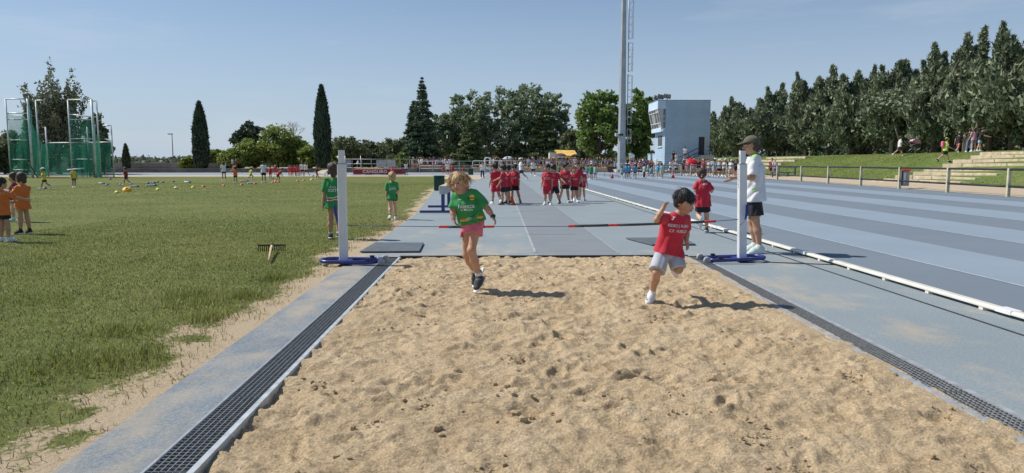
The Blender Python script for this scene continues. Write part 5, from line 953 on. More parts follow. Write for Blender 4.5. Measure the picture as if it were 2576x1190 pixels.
net('a', 'b', 289, 289); net('b', 'c', 262, 350); net('c', 'd', 350, 362); net('d', 'h', 361, 360, .1); net('h', 'i', 360, 359, .1); net('e', 'f', 292, 300); net('f', 'g', 300, 352); net('g', 'h', 352, 360, .2)
# far lamp posts and a round sign
for (px, pt, Y, lab, arm) in ((436, 339, 150, 'thin street lamp far behind the left bend', -.7), (1018, 335, 140, 'thin street lamp beside the tall tiered fir', 1.0), (304 * .3780 + 386.4 - 0, 393, 150, 'short far pole left of the first tall cypress', 0)):
    p = D(px, 410, Y); z = CAM_H + (410.2 - pt) * px_m(Y); o = empty('street_lamp' if arm else 'pole', (p.x, Y, 0), 0, lab, 'lamp' if arm else 'pole'); mb = MB(); mb.tube([(0, 0, 0), (0, 0, z)], [.12, .07], 6); mb.build('shaft', mat('lamp_grey', (.14, .15, .16), .5), o, True); mb = MB(); mb.box((min(0, arm) - .15, -.12, z - .1), (max(0, arm) + .15, .12, z + .1)); mb.build('lamp_head', MATS['lamp_grey'], o, bevel=.03)
p = D(411, 410, 170); o = empty('round_sign', (p.x, 170, 0), 0, 'round pale water tank on a stem far behind the left bend', 'water tank'); mb = MB(); ball(mb, np.array((0, 0, 2.2)), (.62, .62, .75), np.eye(3)); mb.build('tank', mat('tank_pale', (.50, .50, .45), .7), o, True); mb = MB(); mb.tube([(0, 0, 0), (0, 0, 1.8)], .18, 8); mb.build('stem', mat('tank_pale', (.5, .5, .45)), o, True); o.name = 'water_tank'
# ---------------------------------------------------------------- the main figures: joints from the photo at each figure's own distance
def joints(Y0, conv, pts, H, adult, hd, hf, hu):
    base = None; J = {}
    for k, q in pts.items():
        x, y = conv(q[0], q[1]); J[k] = np.array(D(x, y, Y0 + (q[2] if len(q) > 2 else 0)))
    low = min(J['anL'][2], J['anR'][2]); org = np.array((J['pelvis'][0], Y0, 0.))
    for k in J: J[k] = J[k] - org
    J['H'] = H; J['adult'] = adult; J['hd'] = hd; J['hf'] = nrm(hf); J['hu'] = nrm(hu); return J, org
# girl in green, mid-stride in the sand
cA = lambda x, y: (1062.6 + .3138 * x, 399.3 + .3138 * y)
J, org = joints(7.18, cA, dict(head=(289, 196), neck=(345, 262), chest=(352, 372), pelvis=(400, 505), shR=(272, 305), shL=(425, 285), elR=(245, 415, -.03), wrR=(250, 490, -.09), haR=(283, 552, -.12), elL=(522, 400, -.04), wrL=(566, 465, -.08), haL=(602, 528, -.12), hpR=(362, 525, .02), hpL=(438, 515), knL=(393, 735, -.10), anL=(456, 955, -.03), toL=(430, 1030, -.11), knR=(355, 770, .04), anR=(428, 915, .16), toR=(420, 985, .20)), 1.22, False, .205, (-.30, -.93, -.10), (-.27, -.05, .96))
g1 = person('girl with messy blond hair in green shirt and pink shorts stepping through the sand', J, org, vox=.0065, top='green', bottom='pink', skin=1, hair='blond', hstyle='bob', shoe='charcoal', sock='white', sl=.72, hem=.035, leg=.42, loose=1.15, curl=(30, 28), pn=((-.75, .1, -.4), (.8, -.3, .2)), folds=1.5, seed=11, sockh=.05)
sh = part(g1, 'shirt'); org_ = Vector([float(q) for q in org])
def on(conv, x, y, Y0, o): px, py = conv(x, y); return D(px, py, Y0) - Vector([float(q) for q in o])
rt = Vector((1, 0, .045)); upv = Vector((-.06, 0, 1)); fv = (0, -1, 0)
letters(sh, 'huesca', on(cA, 352, 380, 7.1, org), rt, upv, fv, .060, bold=.004); letters(sh, 'la MaGIa', on(cA, 356, 408, 7.1, org), rt, upv, fv, .034, bold=.004)
def disc(n=18): return [(math.cos(a) * .5, math.sin(a) * .5, 0) for a in [2 * math.pi * k / n for k in range(n)]], [tuple(range(n))]
V_, F_ = disc(); decal(sh, V_, F_, on(cA, 397, 312, 7.1, org), rt, upv, fv, .056, PRINT_Y, 'emblem'); letters(sh, 'Intec', on(cA, 396, 316, 7.1, org), rt, upv, fv, .034, PRINT_K, bold=.015, off=.008)
letters(sh, 'IOITI', on(cA, 300, 330, 7.1, org), rt, upv, fv, .016)
# knot and orange-white hem band of the shirt
for i, (c, z, m) in enumerate(((PRINT_Y, 0, 'yellow'), (None, 1, 'orange'), (PRINT_W, 2, 'white'))):
    y = 488 - i * 9; decal(sh, [(x / 12 - .5, (0 if j == 0 else 1) + .12 * math.sin(x), 0) for j in (0, 1) for x in range(13)], [(k, k + 1, k + 14, k + 13) for k in range(12)], on(cA, 395, y + 4, 7.1, org), Vector((1, 0, .20)), Vector((0, 0, 1)), fv, .020 if i != 2 else .008, c or FAB['orange'], 'hem_band', sx=11.5 if i != 2 else 14)
kn_ = MB(); a = on(cA, 412, 478, 7.06, org); kn_.tube([a, a + Vector((.03, -.01, .03)), a + Vector((.05, -.005, .07))], [.016, .012, .006], 6); kn_.tube([a, a + Vector((-.03, -.008, -.015)), a + Vector((-.07, -.004, -.02))], [.016, .012, .005], 6); kn_.tube([a, a + Vector((.03, -.008, -.02)), a + Vector((.06, -.004, -.03))], [.016, .012, .005], 6); kn_.build('shirt_knot', FAB['green'], sh, True)
def band(root, J, s, u0, u1, r, m, name):
    w, e = J['wr' + s], J['el' + s]; mb = MB(); d = e - w; mb.tube([w + d * (u0 + (u1 - u0) * k / 3) for k in range(4)], r, 12); return mb.build(name, m, root, True)
wt = band(g1, J, 'L', .02, .14, .0245, M_BLACK, 'wrist_watch'); mb = MB(); w_ = Vector([float(q) for q in J['wrL'] + (J['elL'] - J['wrL']) * .08]); mb.box((w_.x - .002, w_.y - .034, w_.z - .014), (w_.x + .030, w_.y - .012, w_.z + .018)); mb.build('watch_case', M_BLACK, wt, bevel=.004)
band(g1, J, 'R', .04, .10, .0225, FAB['purple'], 'wristband'); band(g1, J, 'R', .13, .17, .0225, FAB['rose'], 'wristband')
# loose strands of hair
rr = np.random.default_rng(4); r_, fw_, u_ = head_frame(J); hd = J['hd']; hc = J['head']; mb = MB()
for i in range(520):
    a = rr.uniform(-2.6, 2.6); el_ = rr.uniform(.1, 1.15); d = (-fw_ * math.cos(a) * math.cos(el_) + r_ * math.sin(a) * math.cos(el_) + u_ * math.sin(el_)); p = hc + u_ * hd * .14 - fw_ * hd * .08 + d * hd * rr.uniform(.40, .47); L = hd * rr.uniform(.25, .62); f_ = 1 if abs(a) < 2.0 else .45
    t = nrm(-u_ * 1.0 + d * rr.uniform(-.05, .55) + rr.normal(size=3) * .25) * L * f_; mb.tube([p, p + t * .5 + d * hd * .06, p + t + rr.normal(size=3) * .006], [.0019, .0017, .0006], 4, cap=False)
mb.build('hair_strands', HAIR['blond'], part(g1, 'hair'), True)
mb = MB(); c = hc + fw_ * hd * .418 - u_ * hd * .283; mb.box((-.010, -.002, -.0025), (.010, .002, .0025)); t_ = mb.build('teeth', TEETH, g1); t_.location = c; t_.rotation_euler = (0, rad(-14), 0)
for s in 'LR':                              # dark trainers: pale toe cap and laces
    so_ = [c for c in g1.children if c.name.startswith('shoe')][0 if s == 'L' else 1]; an, to = J['an' + s], J['to' + s]; mb = MB()
    for k in range(4): p = an + (to - an) * (.25 + .16 * k) + np.array((0, -.028 + .004 * k, .012 - .004 * k)); mb.tube([p + np.array((-.024, .006, .0)), p + np.array((0, -.006, .005)), p + np.array((.024, .006, .0))], .0035, 5)
    mb.build('laces', FAB['grey'], so_, True)
# boy in red, running
cB = lambda x, y: (1577.8 + .3085 * x, 437.9 + .3085 * y)
J, org = joints(6.62, cB, dict(head=(470, 226), neck=(412, 322), chest=(372, 445), pelvis=(332, 628), shR=(315, 350, -.04), shL=(482, 362, .03), elR=(240, 372, -.13), wrR=(303, 262, -.13), haR=(330, 200, -.15), elL=(484, 470, .06), wrL=(484, 555, -.02), haL=(500, 625, -.05), hpR=(288, 640, -.02), hpL=(384, 630, .02), knR=(243, 800, -.14), anR=(205, 972, .0), toR=(172, 1035, -.10), knL=(418, 778, -.06), anL=(372, 745, .20), toL=(395, 810, .24)), 1.14, False, .212, (.66, -.68, -.28), (.16, -.24, .95))
b1 = person('dark haired boy in red shirt and pale grey shorts running through the sand', J, org, vox=.0065, top='red', bottom='grey', skin=1, hair='black', hstyle='short', shoe='white', sock='white', sl=.74, hem=.022, leg=.95, loose=1.15, curl=(22, 62), pn=((-.6, -.3, 0), (.5, -.6, -.3)), folds=1.4, seed=23, sockh=.04)
sh = part(b1, 'shirt'); rt = Vector((1, 0, -.085)); upv = Vector((.06, 0, 1))
letters(sh, 'PEDRO J. RUBIO', on(cB, 430, 428, 6.5, org), rt, upv, fv, .036, bold=.012, sx=.84); letters(sh, 'C.P.  HUESCA', on(cB, 425, 470, 6.5, org), rt, upv, fv, .036, bold=.012, sx=.84)
decal(sh, [(-.5, -.35, 0), (-.1, -.45, 0), (.12, -.2, 0), (.2, .2, 0), (.5, .3, 0), (.45, .5, 0), (-.15, .42, 0), (-.12, .25, 0), (.02, .2, 0), (-.1, -.15, 0), (-.42, -.1, 0)], [(0, 1, 2, 3, 8, 9, 10), (3, 4, 5, 6, 7, 8)], on(cB, 385, 365, 6.5, org), rt, upv, fv, .038, PRINT_W, 'emblem')
so_ = [c for c in b1.children if c.name.startswith('shoe')][1]; an, to = J['anR'], J['toR']
for k in range(3): V_, F_ = [(-.5, -.5, 0), (.5, -.5, 0), (.5, .5, 0), (-.5, .5, 0)], [(0, 1, 2, 3)]; decal(so_, V_, F_, Vector([float(q) for q in an + (to - an) * (.20 + .24 * k)]) + Vector((-.03, 0, -.012)), (0, -1, .5), (0, .3, 1), (-1, -.4, .1), .011, PRINT_K, 'stripe')
mb = MB()
for k in range(4): p = an + (to - an) * (.3 + .15 * k) + np.array((.006, -.020, .014)); mb.tube([p + np.array((-.022, .004, .0)), p + np.array((0, -.005, .005)), p + np.array((.022, .004, 0))], .003, 5)
mb.build('laces', PRINT_W, so_, True)
rr = np.random.default_rng(9); r_, fw_, u_ = head_frame(J); hd = J['hd']; hc = J['head']; mb = MB()
for i in range(380):                         # fringe and crown tufts
    a = rr.uniform(-3.1, 3.1); fr = abs(a) > 2.0; el_ = rr.uniform(.25, .7) if fr else rr.uniform(.1, 1.4); d = -fw_ * math.cos(a) * math.cos(el_) + r_ * math.sin(a) * math.cos(el_) + u_ * math.sin(el_); p = hc + u_ * hd * .15 - fw_ * hd * .08 + d * hd * .42; L = hd * (rr.uniform(.18, .34) if fr else rr.uniform(.12, .3)); t = nrm(-u_ + d * rr.uniform(.1, .6) + rr.normal(size=3) * .2) * L; mb.tube([p, p + t * .5 + d * hd * .05, p + t], [.0024, .002, .0006], 4, cap=False)
mb.build('hair_strands', HAIR['black'], part(b1, 'hair'), True)
# woman in the cap behind the right-hand standard
cC = lambda x, y: (1738.8 + .3138 * x, 322 + .3138 * y)
J, org = joints(10.26, cC, dict(head=(474, 138), neck=(503, 222), chest=(510, 335), pelvis=(510, 540), shL=(508, 248, -.16), shR=(518, 244, .17), elL=(492, 398, -.21), wrL=(352, 397, -.19), haL=(262, 440, -.16), elR=(470, 392, .19), wrR=(372, 382, .12), haR=(326, 338, .10), hpL=(508, 548, -.085), hpR=(512, 548, .085), knL=(516, 738, -.09), anL=(546, 958, -.09), toL=(450, 985, -.10), knR=(486, 742, .09), anR=(512, 940, .10), toR=(425, 965, .12)), 1.70, True, .235, (-.97, .16, -.06), (-.03, 0, 1))
w1 = person('woman in grey cap, white shirt and black shorts standing behind the right jump standard', J, org, vox=.0085, top='white', bottom='black', skin=1, hair='brown', hstyle='bun', cap='olive', shoe='pale', sock=None, sl=.78, hem=-.005, leg=.80, loose=1.45, curl=(12, 14), pn=((0, .3, .8), (0, -.8, .5)), folds=1.6, seed=31, girth=.96)
sh = part(w1, 'shirt'); LIME = mat('lime_panel', (.32, .82, .10), .8, .05, 9, .2, 200)
decal(sh, [(x / 6 - .5, z / 5 - .5, 0) for z in range(6) for x in range(7)], [(z * 7 + x, z * 7 + x + 1, z * 7 + x + 8, z * 7 + x + 7) for z in range(5) for x in range(6)], on(cC, 507, 226, 10.1, org), Vector((1, 0, .0)), Vector((.25, .3, 1)), (0, -.8, 1), .085, LIME, 'lime_panel', sx=1.0); decal(sh, [(-.5, 0, 0), (.5, -.5, 0), (.5, .4, 0), (0, .5, 0)], [(0, 1, 2, 3)], on(cC, 498, 498, 10.1, org), Vector((1, 0, 0)), Vector((0, 0, 1)), fv, .055, LIME, 'lime_panel')
# girl running away, name on her back
J, org = joints(13.35, cC, dict(head=(86, 368), neck=(93, 420), chest=(95, 485), pelvis=(93, 592), shL=(52, 448), shR=(140, 450), elL=(28, 498, -.02), wrL=(40, 505, .16), haL=(58, 495, .26), elR=(166, 502, -.04), wrR=(160, 515, .14), haR=(140, 505, .22), hpL=(72, 612), hpR=(116, 612), knR=(124, 700, .06), anR=(121, 808, .0), toR=(126, 825, .12), knL=(58, 694, .10), anL=(76, 738, -.14), toL=(70, 790, -.17)), 1.24, False, .21, (.12, 1, -.05), (0, 0, 1))
s1 = person('child in red with name on the back running away beside the woman', J, org, vox=.010, top='red', bottom='black', skin=0, hair='brown', hstyle='bun', shoe='charcoal', sock=None, sl=.8, hem=-.03, leg=.62, loose=1.2, folds=1.3, seed=41)
sh = part(s1, 'shirt'); letters(sh, 'SOFIA', on(cC, 102, 450, 13.3, org), (1, 0, 0), (0, 0, 1), fv, .052, bold=.02, sx=.8); V_, F_ = [(-.5, -.5, 0), (.5, -.5, 0), (.5, .5, 0), (-.5, .5, 0)], [(0, 1, 2, 3)]
decal(part(s1, 'shorts'), [(x * .5, y * .25, 0) for y in (-2, -1, 0, 1, 2) for x in (-1, 1)], [(k * 2, k * 2 + 1, k * 2 + 3, k * 2 + 2) for k in range(4)], on(cC, 40, 642, 13.3, org), (1, 0, 0), (0, 0, 1), fv, .10, FAB['mint'], 'side_stripe', sx=.22)
mb = MB(); mb.tube([J['head'] + np.array((-.03, -.105, -.04)) + np.array((x, -.02 * math.cos(x * 40), .012 * math.sin(x * 60))) for x in (-.02, 0, .02, .04, .06)], .012, 6); mb.build('hair_tie', FAB['rose'], part(s1, 'hair'), True)
# ---------------------------------------------------------------- children near the run-up, each posed
def put(label, px, fy, ty, rz=0., H=None, tall=1.0, **kw):
    loc = G(px, fy); h = H or (fy - ty) * px_m(loc.y) * tall; ps = kw.pop('pose_', {}); return person(label, pose(h, kw.pop('adult', False), **ps), loc, rad(rz), **kw)
GRED = 'children in red waiting on the run-up'
def shirt_print(p, size=.045, z=.62, back=False):
    H = p_h(p); s_ = part(p, 'shirt'); d = (0, 1, 0) if back else (0, -1, 0); r_ = (-1, 0, 0) if back else (1, 0, 0)
    letters(s_, 'PEDRO J. RUBIO', (0, 0, H * .665), r_, (0, 0, 1), d, .030, bold=.02, sx=.85); letters(s_, 'C.P. HUESCA', (0, 0, H * .635), r_, (0, 0, 1), d, .030, bold=.02, sx=.85)
def p_h(p): return p['h']
def red(label, px, fy, ty, rz, prn=None, **kw):
    p = put(label, px, fy, ty, rz, group=GRED, top='red', vox=.013, **kw); loc = G(px, fy); p['h'] = (fy - ty) * px_m(loc.y)
    if prn: shirt_print(p, back=prn == 'back')
    return p
red('child all in red looking away behind the pointing child', 1247, 513, 410, 200, bottom='red', leg=.85, skin=1, hair='black', shoe='white', sock='black', pose_=dict(aL=(5, 8, 20), aR=(10, 6, 30), lL=(8, 4, 10), lR=(-10, 4, 25), head=(30, 10, 0)))
p_ = red('child in red and black pointing to the left, next to the orange cone', 1268, 515.5, 414.5, -115, bottom='black', leg=.75, skin=1, hair='black', shoe='charcoal', sock='black', pose_=dict(aR=(62, -8, 8), aL=(12, 6, 25), lL=(6, 3, 8), lR=(-8, 3, 18), lean=4)); V_, F_ = [(-.5, -.5, 0), (.5, -.5, 0), (.5, .5, 0), (-.5, .5, 0)], [(0, 1, 2, 3)]; decal(part(p_, 'shirt'), V_, F_, (.02, 0, p_h(p_) * .67), (-1, 0, 0), (0, 0, 1), (.4, 1, 0), .035, PRINT_W, 'print', sx=1.5)
red('child in red and black half hidden behind the pointing child', 1277, 512.5, 416, -60, bottom='black', leg=.72, skin=1, hair='black', shoe='black', sock='black', pose_=dict(aL=(40, 5, 50, 20), aR=(20, 5, 40, 20)))
red('child in red and black facing the camera behind the orange cone', 1294, 511.5, 412.8, -12, prn='front', bottom='black', leg=.72, skin=1, hair='black', shoe='black', sock='black', pose_=dict(aL=(5, 8, 20), aR=(8, 4, 35, 25), lL=(-6, 12, 8), lR=(10, 2, 8), head=(10, 18, 0)))
p_ = red('boy all in red with white panel on his shorts in the right group', 1377, 516, 412.8, -14, prn='front', bottom='red', leg=.98, skin=1, hair='black', shoe='white', sock='white', loose=1.2, pose_=dict(aL=(5, 5, 10), aR=(2, 10, 15), lL=(0, 4, 3), lR=(0, 2, 3), head=(-35, 5, 0)))
decal(part(p_, 'shorts'), [(0, 0, 0), (.9, 0, 0), (.9, 1.6, 0)], [(0, 1, 2)], (.045, 0, p_h(p_) * .28), (1, 0, 0), (0, 0, 1), (0, -1, 0), .07, PRINT_W, 'side_panel')
red('child in red and long black shorts behind the boy all in red', 1394, 513, 413.5, -30, bottom='black', leg=.95, skin=1, hair='black', shoe='charcoal', sock='black', pose_=dict(aL=(-10, 22, 30), aR=(30, 0, 95, 30), lL=(-12, 6, 12), lR=(14, 3, 6), head=(-40, 15, 0)))
red('tall boy in red and black with feet apart in the middle of the right group', 1421, 510.5, 408.7, 5, prn='front', bottom='black', leg=.62, skin=1, hair='black', shoe='grey', sock='charcoal', pose_=dict(aL=(5, 8, 12), aR=(15, 3, 40, 35), lL=(0, 7, 3), lR=(2, 13, 5), head=(50, 12, 0)))
red('smaller child in red and black with open mouth, hand on hip', 1444, 510, 418.9, 3, prn='front', bottom='black', leg=.66, skin=1, hair='brown', shoe='white', sock='white', pose_=dict(aL=(-5, 40, 75, 60), aR=(3, 8, 12), lL=(-3, 8, 5), lR=(4, 2, 3), head=(0, -10, 0)))
red('tall girl in red with dark hair behind the smaller child', 1451, 506, 407.4, 4, bottom='black', leg=.55, skin=0, hair='brown', hstyle='bun', shoe='white', sock='white', pose_=dict(aL=(5, 8, 15), aR=(5, 8, 15), head=(5, -5, 0)))
red('girl all in red at the right end of the right group', 1464, 505.5, 419.5, 8, prn='front', bottom='red', leg=.45, skin=0, hair='brown', hstyle='tail', shoe='white', sock='white', pose_=dict(aL=(5, 10, 15), aR=(20, 4, 75, 40), lL=(0, 4, 3), lR=(0, 3, 3), head=(-5, 10, 0)))
# two children in green walking away on the grass
p_ = put('child in green shirt and cap walking away behind the left jump standard', 843, 600, 409.5, 184, vox=.0115, top='green', bottom='black', skin=1, hair='brown', hstyle='bob', cap=None, shoe='charcoal', sock='white', sl=.7, hem=-.045, leg=.36, loose=1.3, folds=1.4, sockh=.10, pose_=dict(aL=(-6, 9, 12), aR=(8, 9, 14), lL=(9, 3, 4), lR=(-8, 3, 16), head=(-6, 6, 0))); h_ = (600 - 409.5) * px_m(G(843, 600).y); s_ = part(p_, 'shirt')
letters(s_, 'IOITI', (.0, 0, h_ * .635), (-1, 0, 0), (0, 0, 1), (0, 1, 0), .075, bold=.02); letters(s_, 'HUESCA', (.0, 0, h_ * .68), (-1, 0, 0), (0, 0, 1), (0, 1, 0), .03, bold=.01)
for i, (m, dz) in enumerate(((PRINT_W, .0), (FAB['orange'], -.022), (PRINT_W, -.045), (FAB['maroon'], -.062))): decal(s_, [(x / 12 - .5, (0 if j == 0 else 1) + .4 * math.sin(x * .8 + i), 0) for j in (0, 1) for x in range(13)], [(k, k + 1, k + 14, k + 13) for k in range(12)], (0, 0, h_ * .54 + dz), (-1, 0, .1), (0, 0, 1), (0, 1, 0), .013, m, 'hem_band', sx=17)
Jh = pose(h_)['head']; mb = MB(); mb.prism([(-.10, .0), (-.07, -.13), (0, -.17), (.07, -.13), (.10, 0)], 2, -.004, .004); br = mb.build('cap_brim', FAB['beige'], p_, bevel=.002); br.location = Jh + np.array((.12, -.02, -.05)); br.rotation_euler = (0, rad(25), rad(70))
p_ = put('blond child in green shirt and black shorts walking away on the grass', 988, 552, 433, 192, vox=.0115, top='green', bottom='black', skin=0, hair='blond', hstyle='bob', shoe='white', sock='black', sl=.75, hem=-.02, leg=.40, loose=1.2, folds=1.3, sockh=.06, pose_=dict(aL=(4, 6, 8), aR=(-4, 4, 60, 20), lL=(-10, 3, 22), lR=(10, 3, 4), head=(8, 0, 0))); h_ = (552 - 433) * px_m(G(988, 552).y); s_ = part(p_, 'shirt'); letters(s_, 'IOITI', (0, 0, h_ * .64), (-1, 0, 0), (0, 0, 1), (0, 1, 0), .07, bold=.02); letters(s_, 'HUESCA', (.0, 0, h_ * .685), (-1, 0, 0), (0, 0, 1), (0, 1, 0), .03, bold=.01)
# children at the left edge
p_ = put('child in orange and black at the left edge reaching out an arm', 13, 608, 448, 150, vox=.0125, top='orange', bottom='black', skin=1, hair='black', shoe='white', sock=None, sl=.8, hem=-.03, leg=.62, loose=1.2, pose_=dict(aL=(15, 10, 80, 20), aR=(60, 30, 12), lL=(0, 3, 4), lR=(6, 4, 6))); h_ = 160 * px_m(G(13, 608).y); V_, F_ = [(-.5, -.5, 0), (.5, -.5, 0), (.5, .5, 0), (-.5, .5, 0)], [(0, 1, 2, 3)]; decal(part(p_, 'shirt'), V_, F_, (0, 0, h_ * .69), (-1, 0, .15), (0, 0, 1), (0, 1, 0), .035, PRINT_K, 'print', sx=2.2)
put('child in orange with arms folded and black socks near the left edge', 62, 587, 436, -105, vox=.0125, top='orange', bottom='black', skin=1, hair='brown', hstyle='bob', shoe='black', sock='black', sl=.8, hem=-.04, leg=.38, loose=1.2, sockh=.09, pose_=dict(aL=(35, 5, 95, 45), aR=(35, 5, 95, 45), lL=(2, 3, 3), lR=(-2, 3, 5), lean=-4, head=(0, 12, 0)))
put('child in dark red half hidden behind the child in orange with folded arms', 40, 557, 436, -60, vox=.0135, top='maroon', bottom='grey', skin=0, hair='brown', hstyle='bob', shoe='mint', sock='white', pose_=dict(aL=(30, 5, 80, 30), aR=(30, 5, 80, 30), lL=(8, 4, 6), lR=(-8, 4, 8)))
# ---------------------------------------------------------------- people further off: built once per pose, then copied with their own clothes
PROTO = {}
def proto(k, ad, kw, **ps):
    PROTO[k] = (person('spectator prototype', pose(1.7 if ad else 1.25, ad, **ps), vox=.023 if ad else .019, fingers=False, face=True, **kw), 1.7 if ad else 1.25)
proto('a_stand', True, dict(cap='white', leg=.7, top='white', hstyle='short'), aL=(5, 8, 12), aR=(5, 8, 12))
proto('a_hips', True, dict(cap='white', leg=.5, top='white', hstyle='tail'), aL=(-10, 45, 80, 70), aR=(-10, 45, 80, 70), lL=(4, 6, 4))
proto('a_lean', True, dict(cap='white', leg=.7, top='white', hstyle='short'), aL=(45, 8, 45), aR=(45, 8, 45), lean=14, lL=(6, 3, 4), lR=(-6, 3, 8))
proto('a_phone', True, dict(cap='white', leg=.6, top='white', hstyle='long'), aL=(50, 10, 90, 20), aR=(10, 8, 15))
proto('a_arm', True, dict(cap='white', leg=.5, top='white', hstyle='long'), aR=(165, 8, 30), aL=(10, 12, 20))
proto('a_walk', True, dict(cap='white', leg=.75, top='white', hstyle='short'), aL=(-25, 6, 30), aR=(25, 6, 40), lL=(24, 2, 8), lR=(-26, 2, 22), lean=4)
proto('a_trous', True, dict(cap='white', legs='trousers', top='white', hstyle='tail'), aL=(-8, 42, 78, 70), aR=(5, 10, 15), lL=(3, 5, 3))
proto('a_tank', True, dict(cap='white', leg=.35, top='white', hstyle='long', sleeves=False), aL=(30, 6, 80, 40), aR=(30, 6, 80, 40))
proto('a_bend', True, dict(cap='white', leg=.7, top='white'), lean=48, aL=(60, 5, 15), aR=(60, 5, 15), lL=(10, 5, 25), lR=(0, 5, 20))
proto('k_stand', False, dict(cap='white', leg=.65, top='white'), aL=(4, 8, 12), aR=(6, 8, 15))
proto('k_hips', False, dict(cap='white', leg=.55, top='white', hstyle='tail'), aL=(-10, 45, 85, 70), aR=(8, 8, 20), lL=(6, 6, 5))
proto('k_walk', False, dict(cap='white', leg=.6, top='white'), aL=(30, 6, 50), aR=(-25, 6, 40), lL=(-22, 2, 30), lR=(25, 2, 8), lean=5)
proto('k_run', False, dict(cap='white', leg=.5, top='white'), aL=(-40, 10, 75), aR=(45, 8, 80), lL=(50, 2, 65), lR=(-30, 2, 35), lean=12)
proto('k_arms', False, dict(cap='white', leg=.6, top='white', hstyle='bob'), aL=(20, 75, 30), aR=(20, 60, 25), lL=(8, 8, 6))
proto('k_bend', False, dict(cap='white', leg=.6, top='white'), lean=40, aL=(40, 15, 20), aR=(60, 5, 10), lL=(25, 14, 40), lR=(-15, 14, 20))
proto('k_trous', False, dict(cap='white', legs='trousers', top='white'), aL=(10, 6, 30), aR=(5, 8, 20))
def clone(k, label, loc, H, rz, top, bottom, hair='brown', cap=None, skin=1, group=None, shoe='white'):
    src, h0 = PROTO[k]; o = src.copy(); COL.objects.link(o); o.location = loc; o.rotation_euler = (0, 0, rad(rz)); o.scale = (H / h0,) * 3
    for t in ('label', 'group'):
        if t in o: del o[t]
    tag(o, label, 'person', group); col = dict(shirt=FAB[top], shorts=FAB[bottom], trousers=FAB[bottom], hair=HAIR[hair], body=SKIN[skin], shoe=FAB[shoe])
    def cp(ch, par):
        nm = ch.name.split('.')[0]
        if nm == 'cap' and not cap: return
        c = ch.copy(); COL.objects.link(c); c.parent = par
        m = FAB[cap] if nm == 'cap' else col.get(nm)
        if m: c.material_slots[0].link = 'OBJECT'; c.material_slots[0].material = m
        for g in ch.children: cp(g, c)
    for ch in src.children: cp(ch, o)
    return o
def far(k, label, px, fy, ty, rz, top, bottom, z=None, Y=None, **kw):
    if Y: p = D(px, fy, Y); loc = (p.x, Y, z if z is not None else p.z)
    else: loc = G(px, fy)
    H = (fy - ty) * px_m(loc[1]); base = 1.35 if k[0] == 'k' else 1.72
    return clone(k, label, loc, kw.pop('H', max(base * .82, min(base * 1.08, H))), rz, top, bottom, **kw)
GI = 'people playing on the infield'
far('k_walk', 'child in yellow with a dark stick standing left on the far infield', 113, 476, 440, -60, 'yellow', 'black', cap='white', group=GI)
far('k_stand', 'child in yellow in front of the throwing cage holding a tube', 187, 472, 432, 60, 'yellow', 'brown', cap='maroon', group=GI)
far('k_walk', 'child in dark red walking left on the infield before the small cypress', 318, 466, 430, -80, 'maroon', 'black', group=GI)
far('a_arm', 'woman in white with one hand raised to her head on the infield', 564, 455, 415.6, 200, 'white', 'black', hair='brown', group=GI)
far('k_arms', 'child in orange and navy on the infield below the first cypress', 593, 461, 424.6, 190, 'orange', 'navy', cap='rose', group=GI)
far('k_run', 'child in yellow running at the edge of the infield', 631, 452.5, 424, 130, 'yellow', 'black', cap='white', group=GI)
far('a_stand', 'woman in white shirt with dark ponytail seen from behind on the infield', 664, 459.5, 415, 180, 'white', 'black', hair='black', group=GI)
far('k_stand', 'small child in red facing away behind the woman with the ponytail', 680.5, 450.5, 425.8, 170, 'red', 'red', group=GI)
far('k_arms', 'child in red waving an arm beyond the bending child', 692.4, 443, 421.3, 20, 'red', 'red', cap='rose', group=GI)
far('k_bend', 'child in red bending forward behind the three red discs', 699.7, 457.5, 429, 110, 'red', 'black', group=GI)
for i, x in enumerate((727, 731, 735.5, 740, 744, 749, 754.5)): far(['k_stand', 'k_hips', 'k_stand', 'k_walk'][i % 4], 'child in red queueing beside the two adults in white, %s from the left' % ORD[i], x, 443 - (i % 2) * .8, 419 + (i % 3), 90 + 40 * (i % 3), 'red', 'black' if i % 3 else 'red', group='children in red queueing at the bend', hair='brown' if i % 2 else 'black')
far('a_stand', 'taller adult in white shirt and black shorts at the end of the queue', 760.5, 443.5, 409.5, 200, 'white', 'black', group='adults in white at the bend')
far('a_walk', 'shorter adult in white shirt and black shorts, right one at the queue', 770.5, 443, 412.3, 230, 'white', 'black', group='adults in white at the bend')
far('k_walk', 'child in red with a stick beside the tallest cypress', 798.7, 451.5, 424.6, 250, 'maroon', 'brown', group=GI)
far('a_arm', 'adult in white with raised arm beside the landing mat', 1022, 439.5, 411, 190, 'white', 'black', hair='black')
far('k_bend', 'child in red cap leaning behind the landing mat', 986, 441.5, 421, 180, 'red', 'black', cap='red')
far('a_lean', 'person in dark clothes sitting behind the railing left of the landing mat', 899, 425, 407, 120, 'white', 'black', Y=104, z=.45)
GB = 'children by the bend'
far('a_stand', 'adult in white shirt and white cap among children in red by the bend', 1126.4, 443, 408.6, 20, 'white', 'navy', cap='white', hair='black')
for i, (x, f, t) in enumerate(((1115.4, 440, 417.6), (1132.4, 439, 419.6), (1139.4, 438.6, 416.6), (1166.4, 438.6, 415.6), (1187, 434, 415.8))): far(['k_walk', 'k_stand', 'k_hips', 'k_stand', 'k_walk'][i], 'child in red near the white-capped adult by the bend, %s from left' % ORD[i], x, f, t, 40 + 70 * i, 'red', 'black', group=GB)
far('a_trous', 'woman in white top and dark trousers with hand on hip by the tubular frame', 1213.4, 448.5, 407.6, 10, 'white', 'navy', hair='brown')
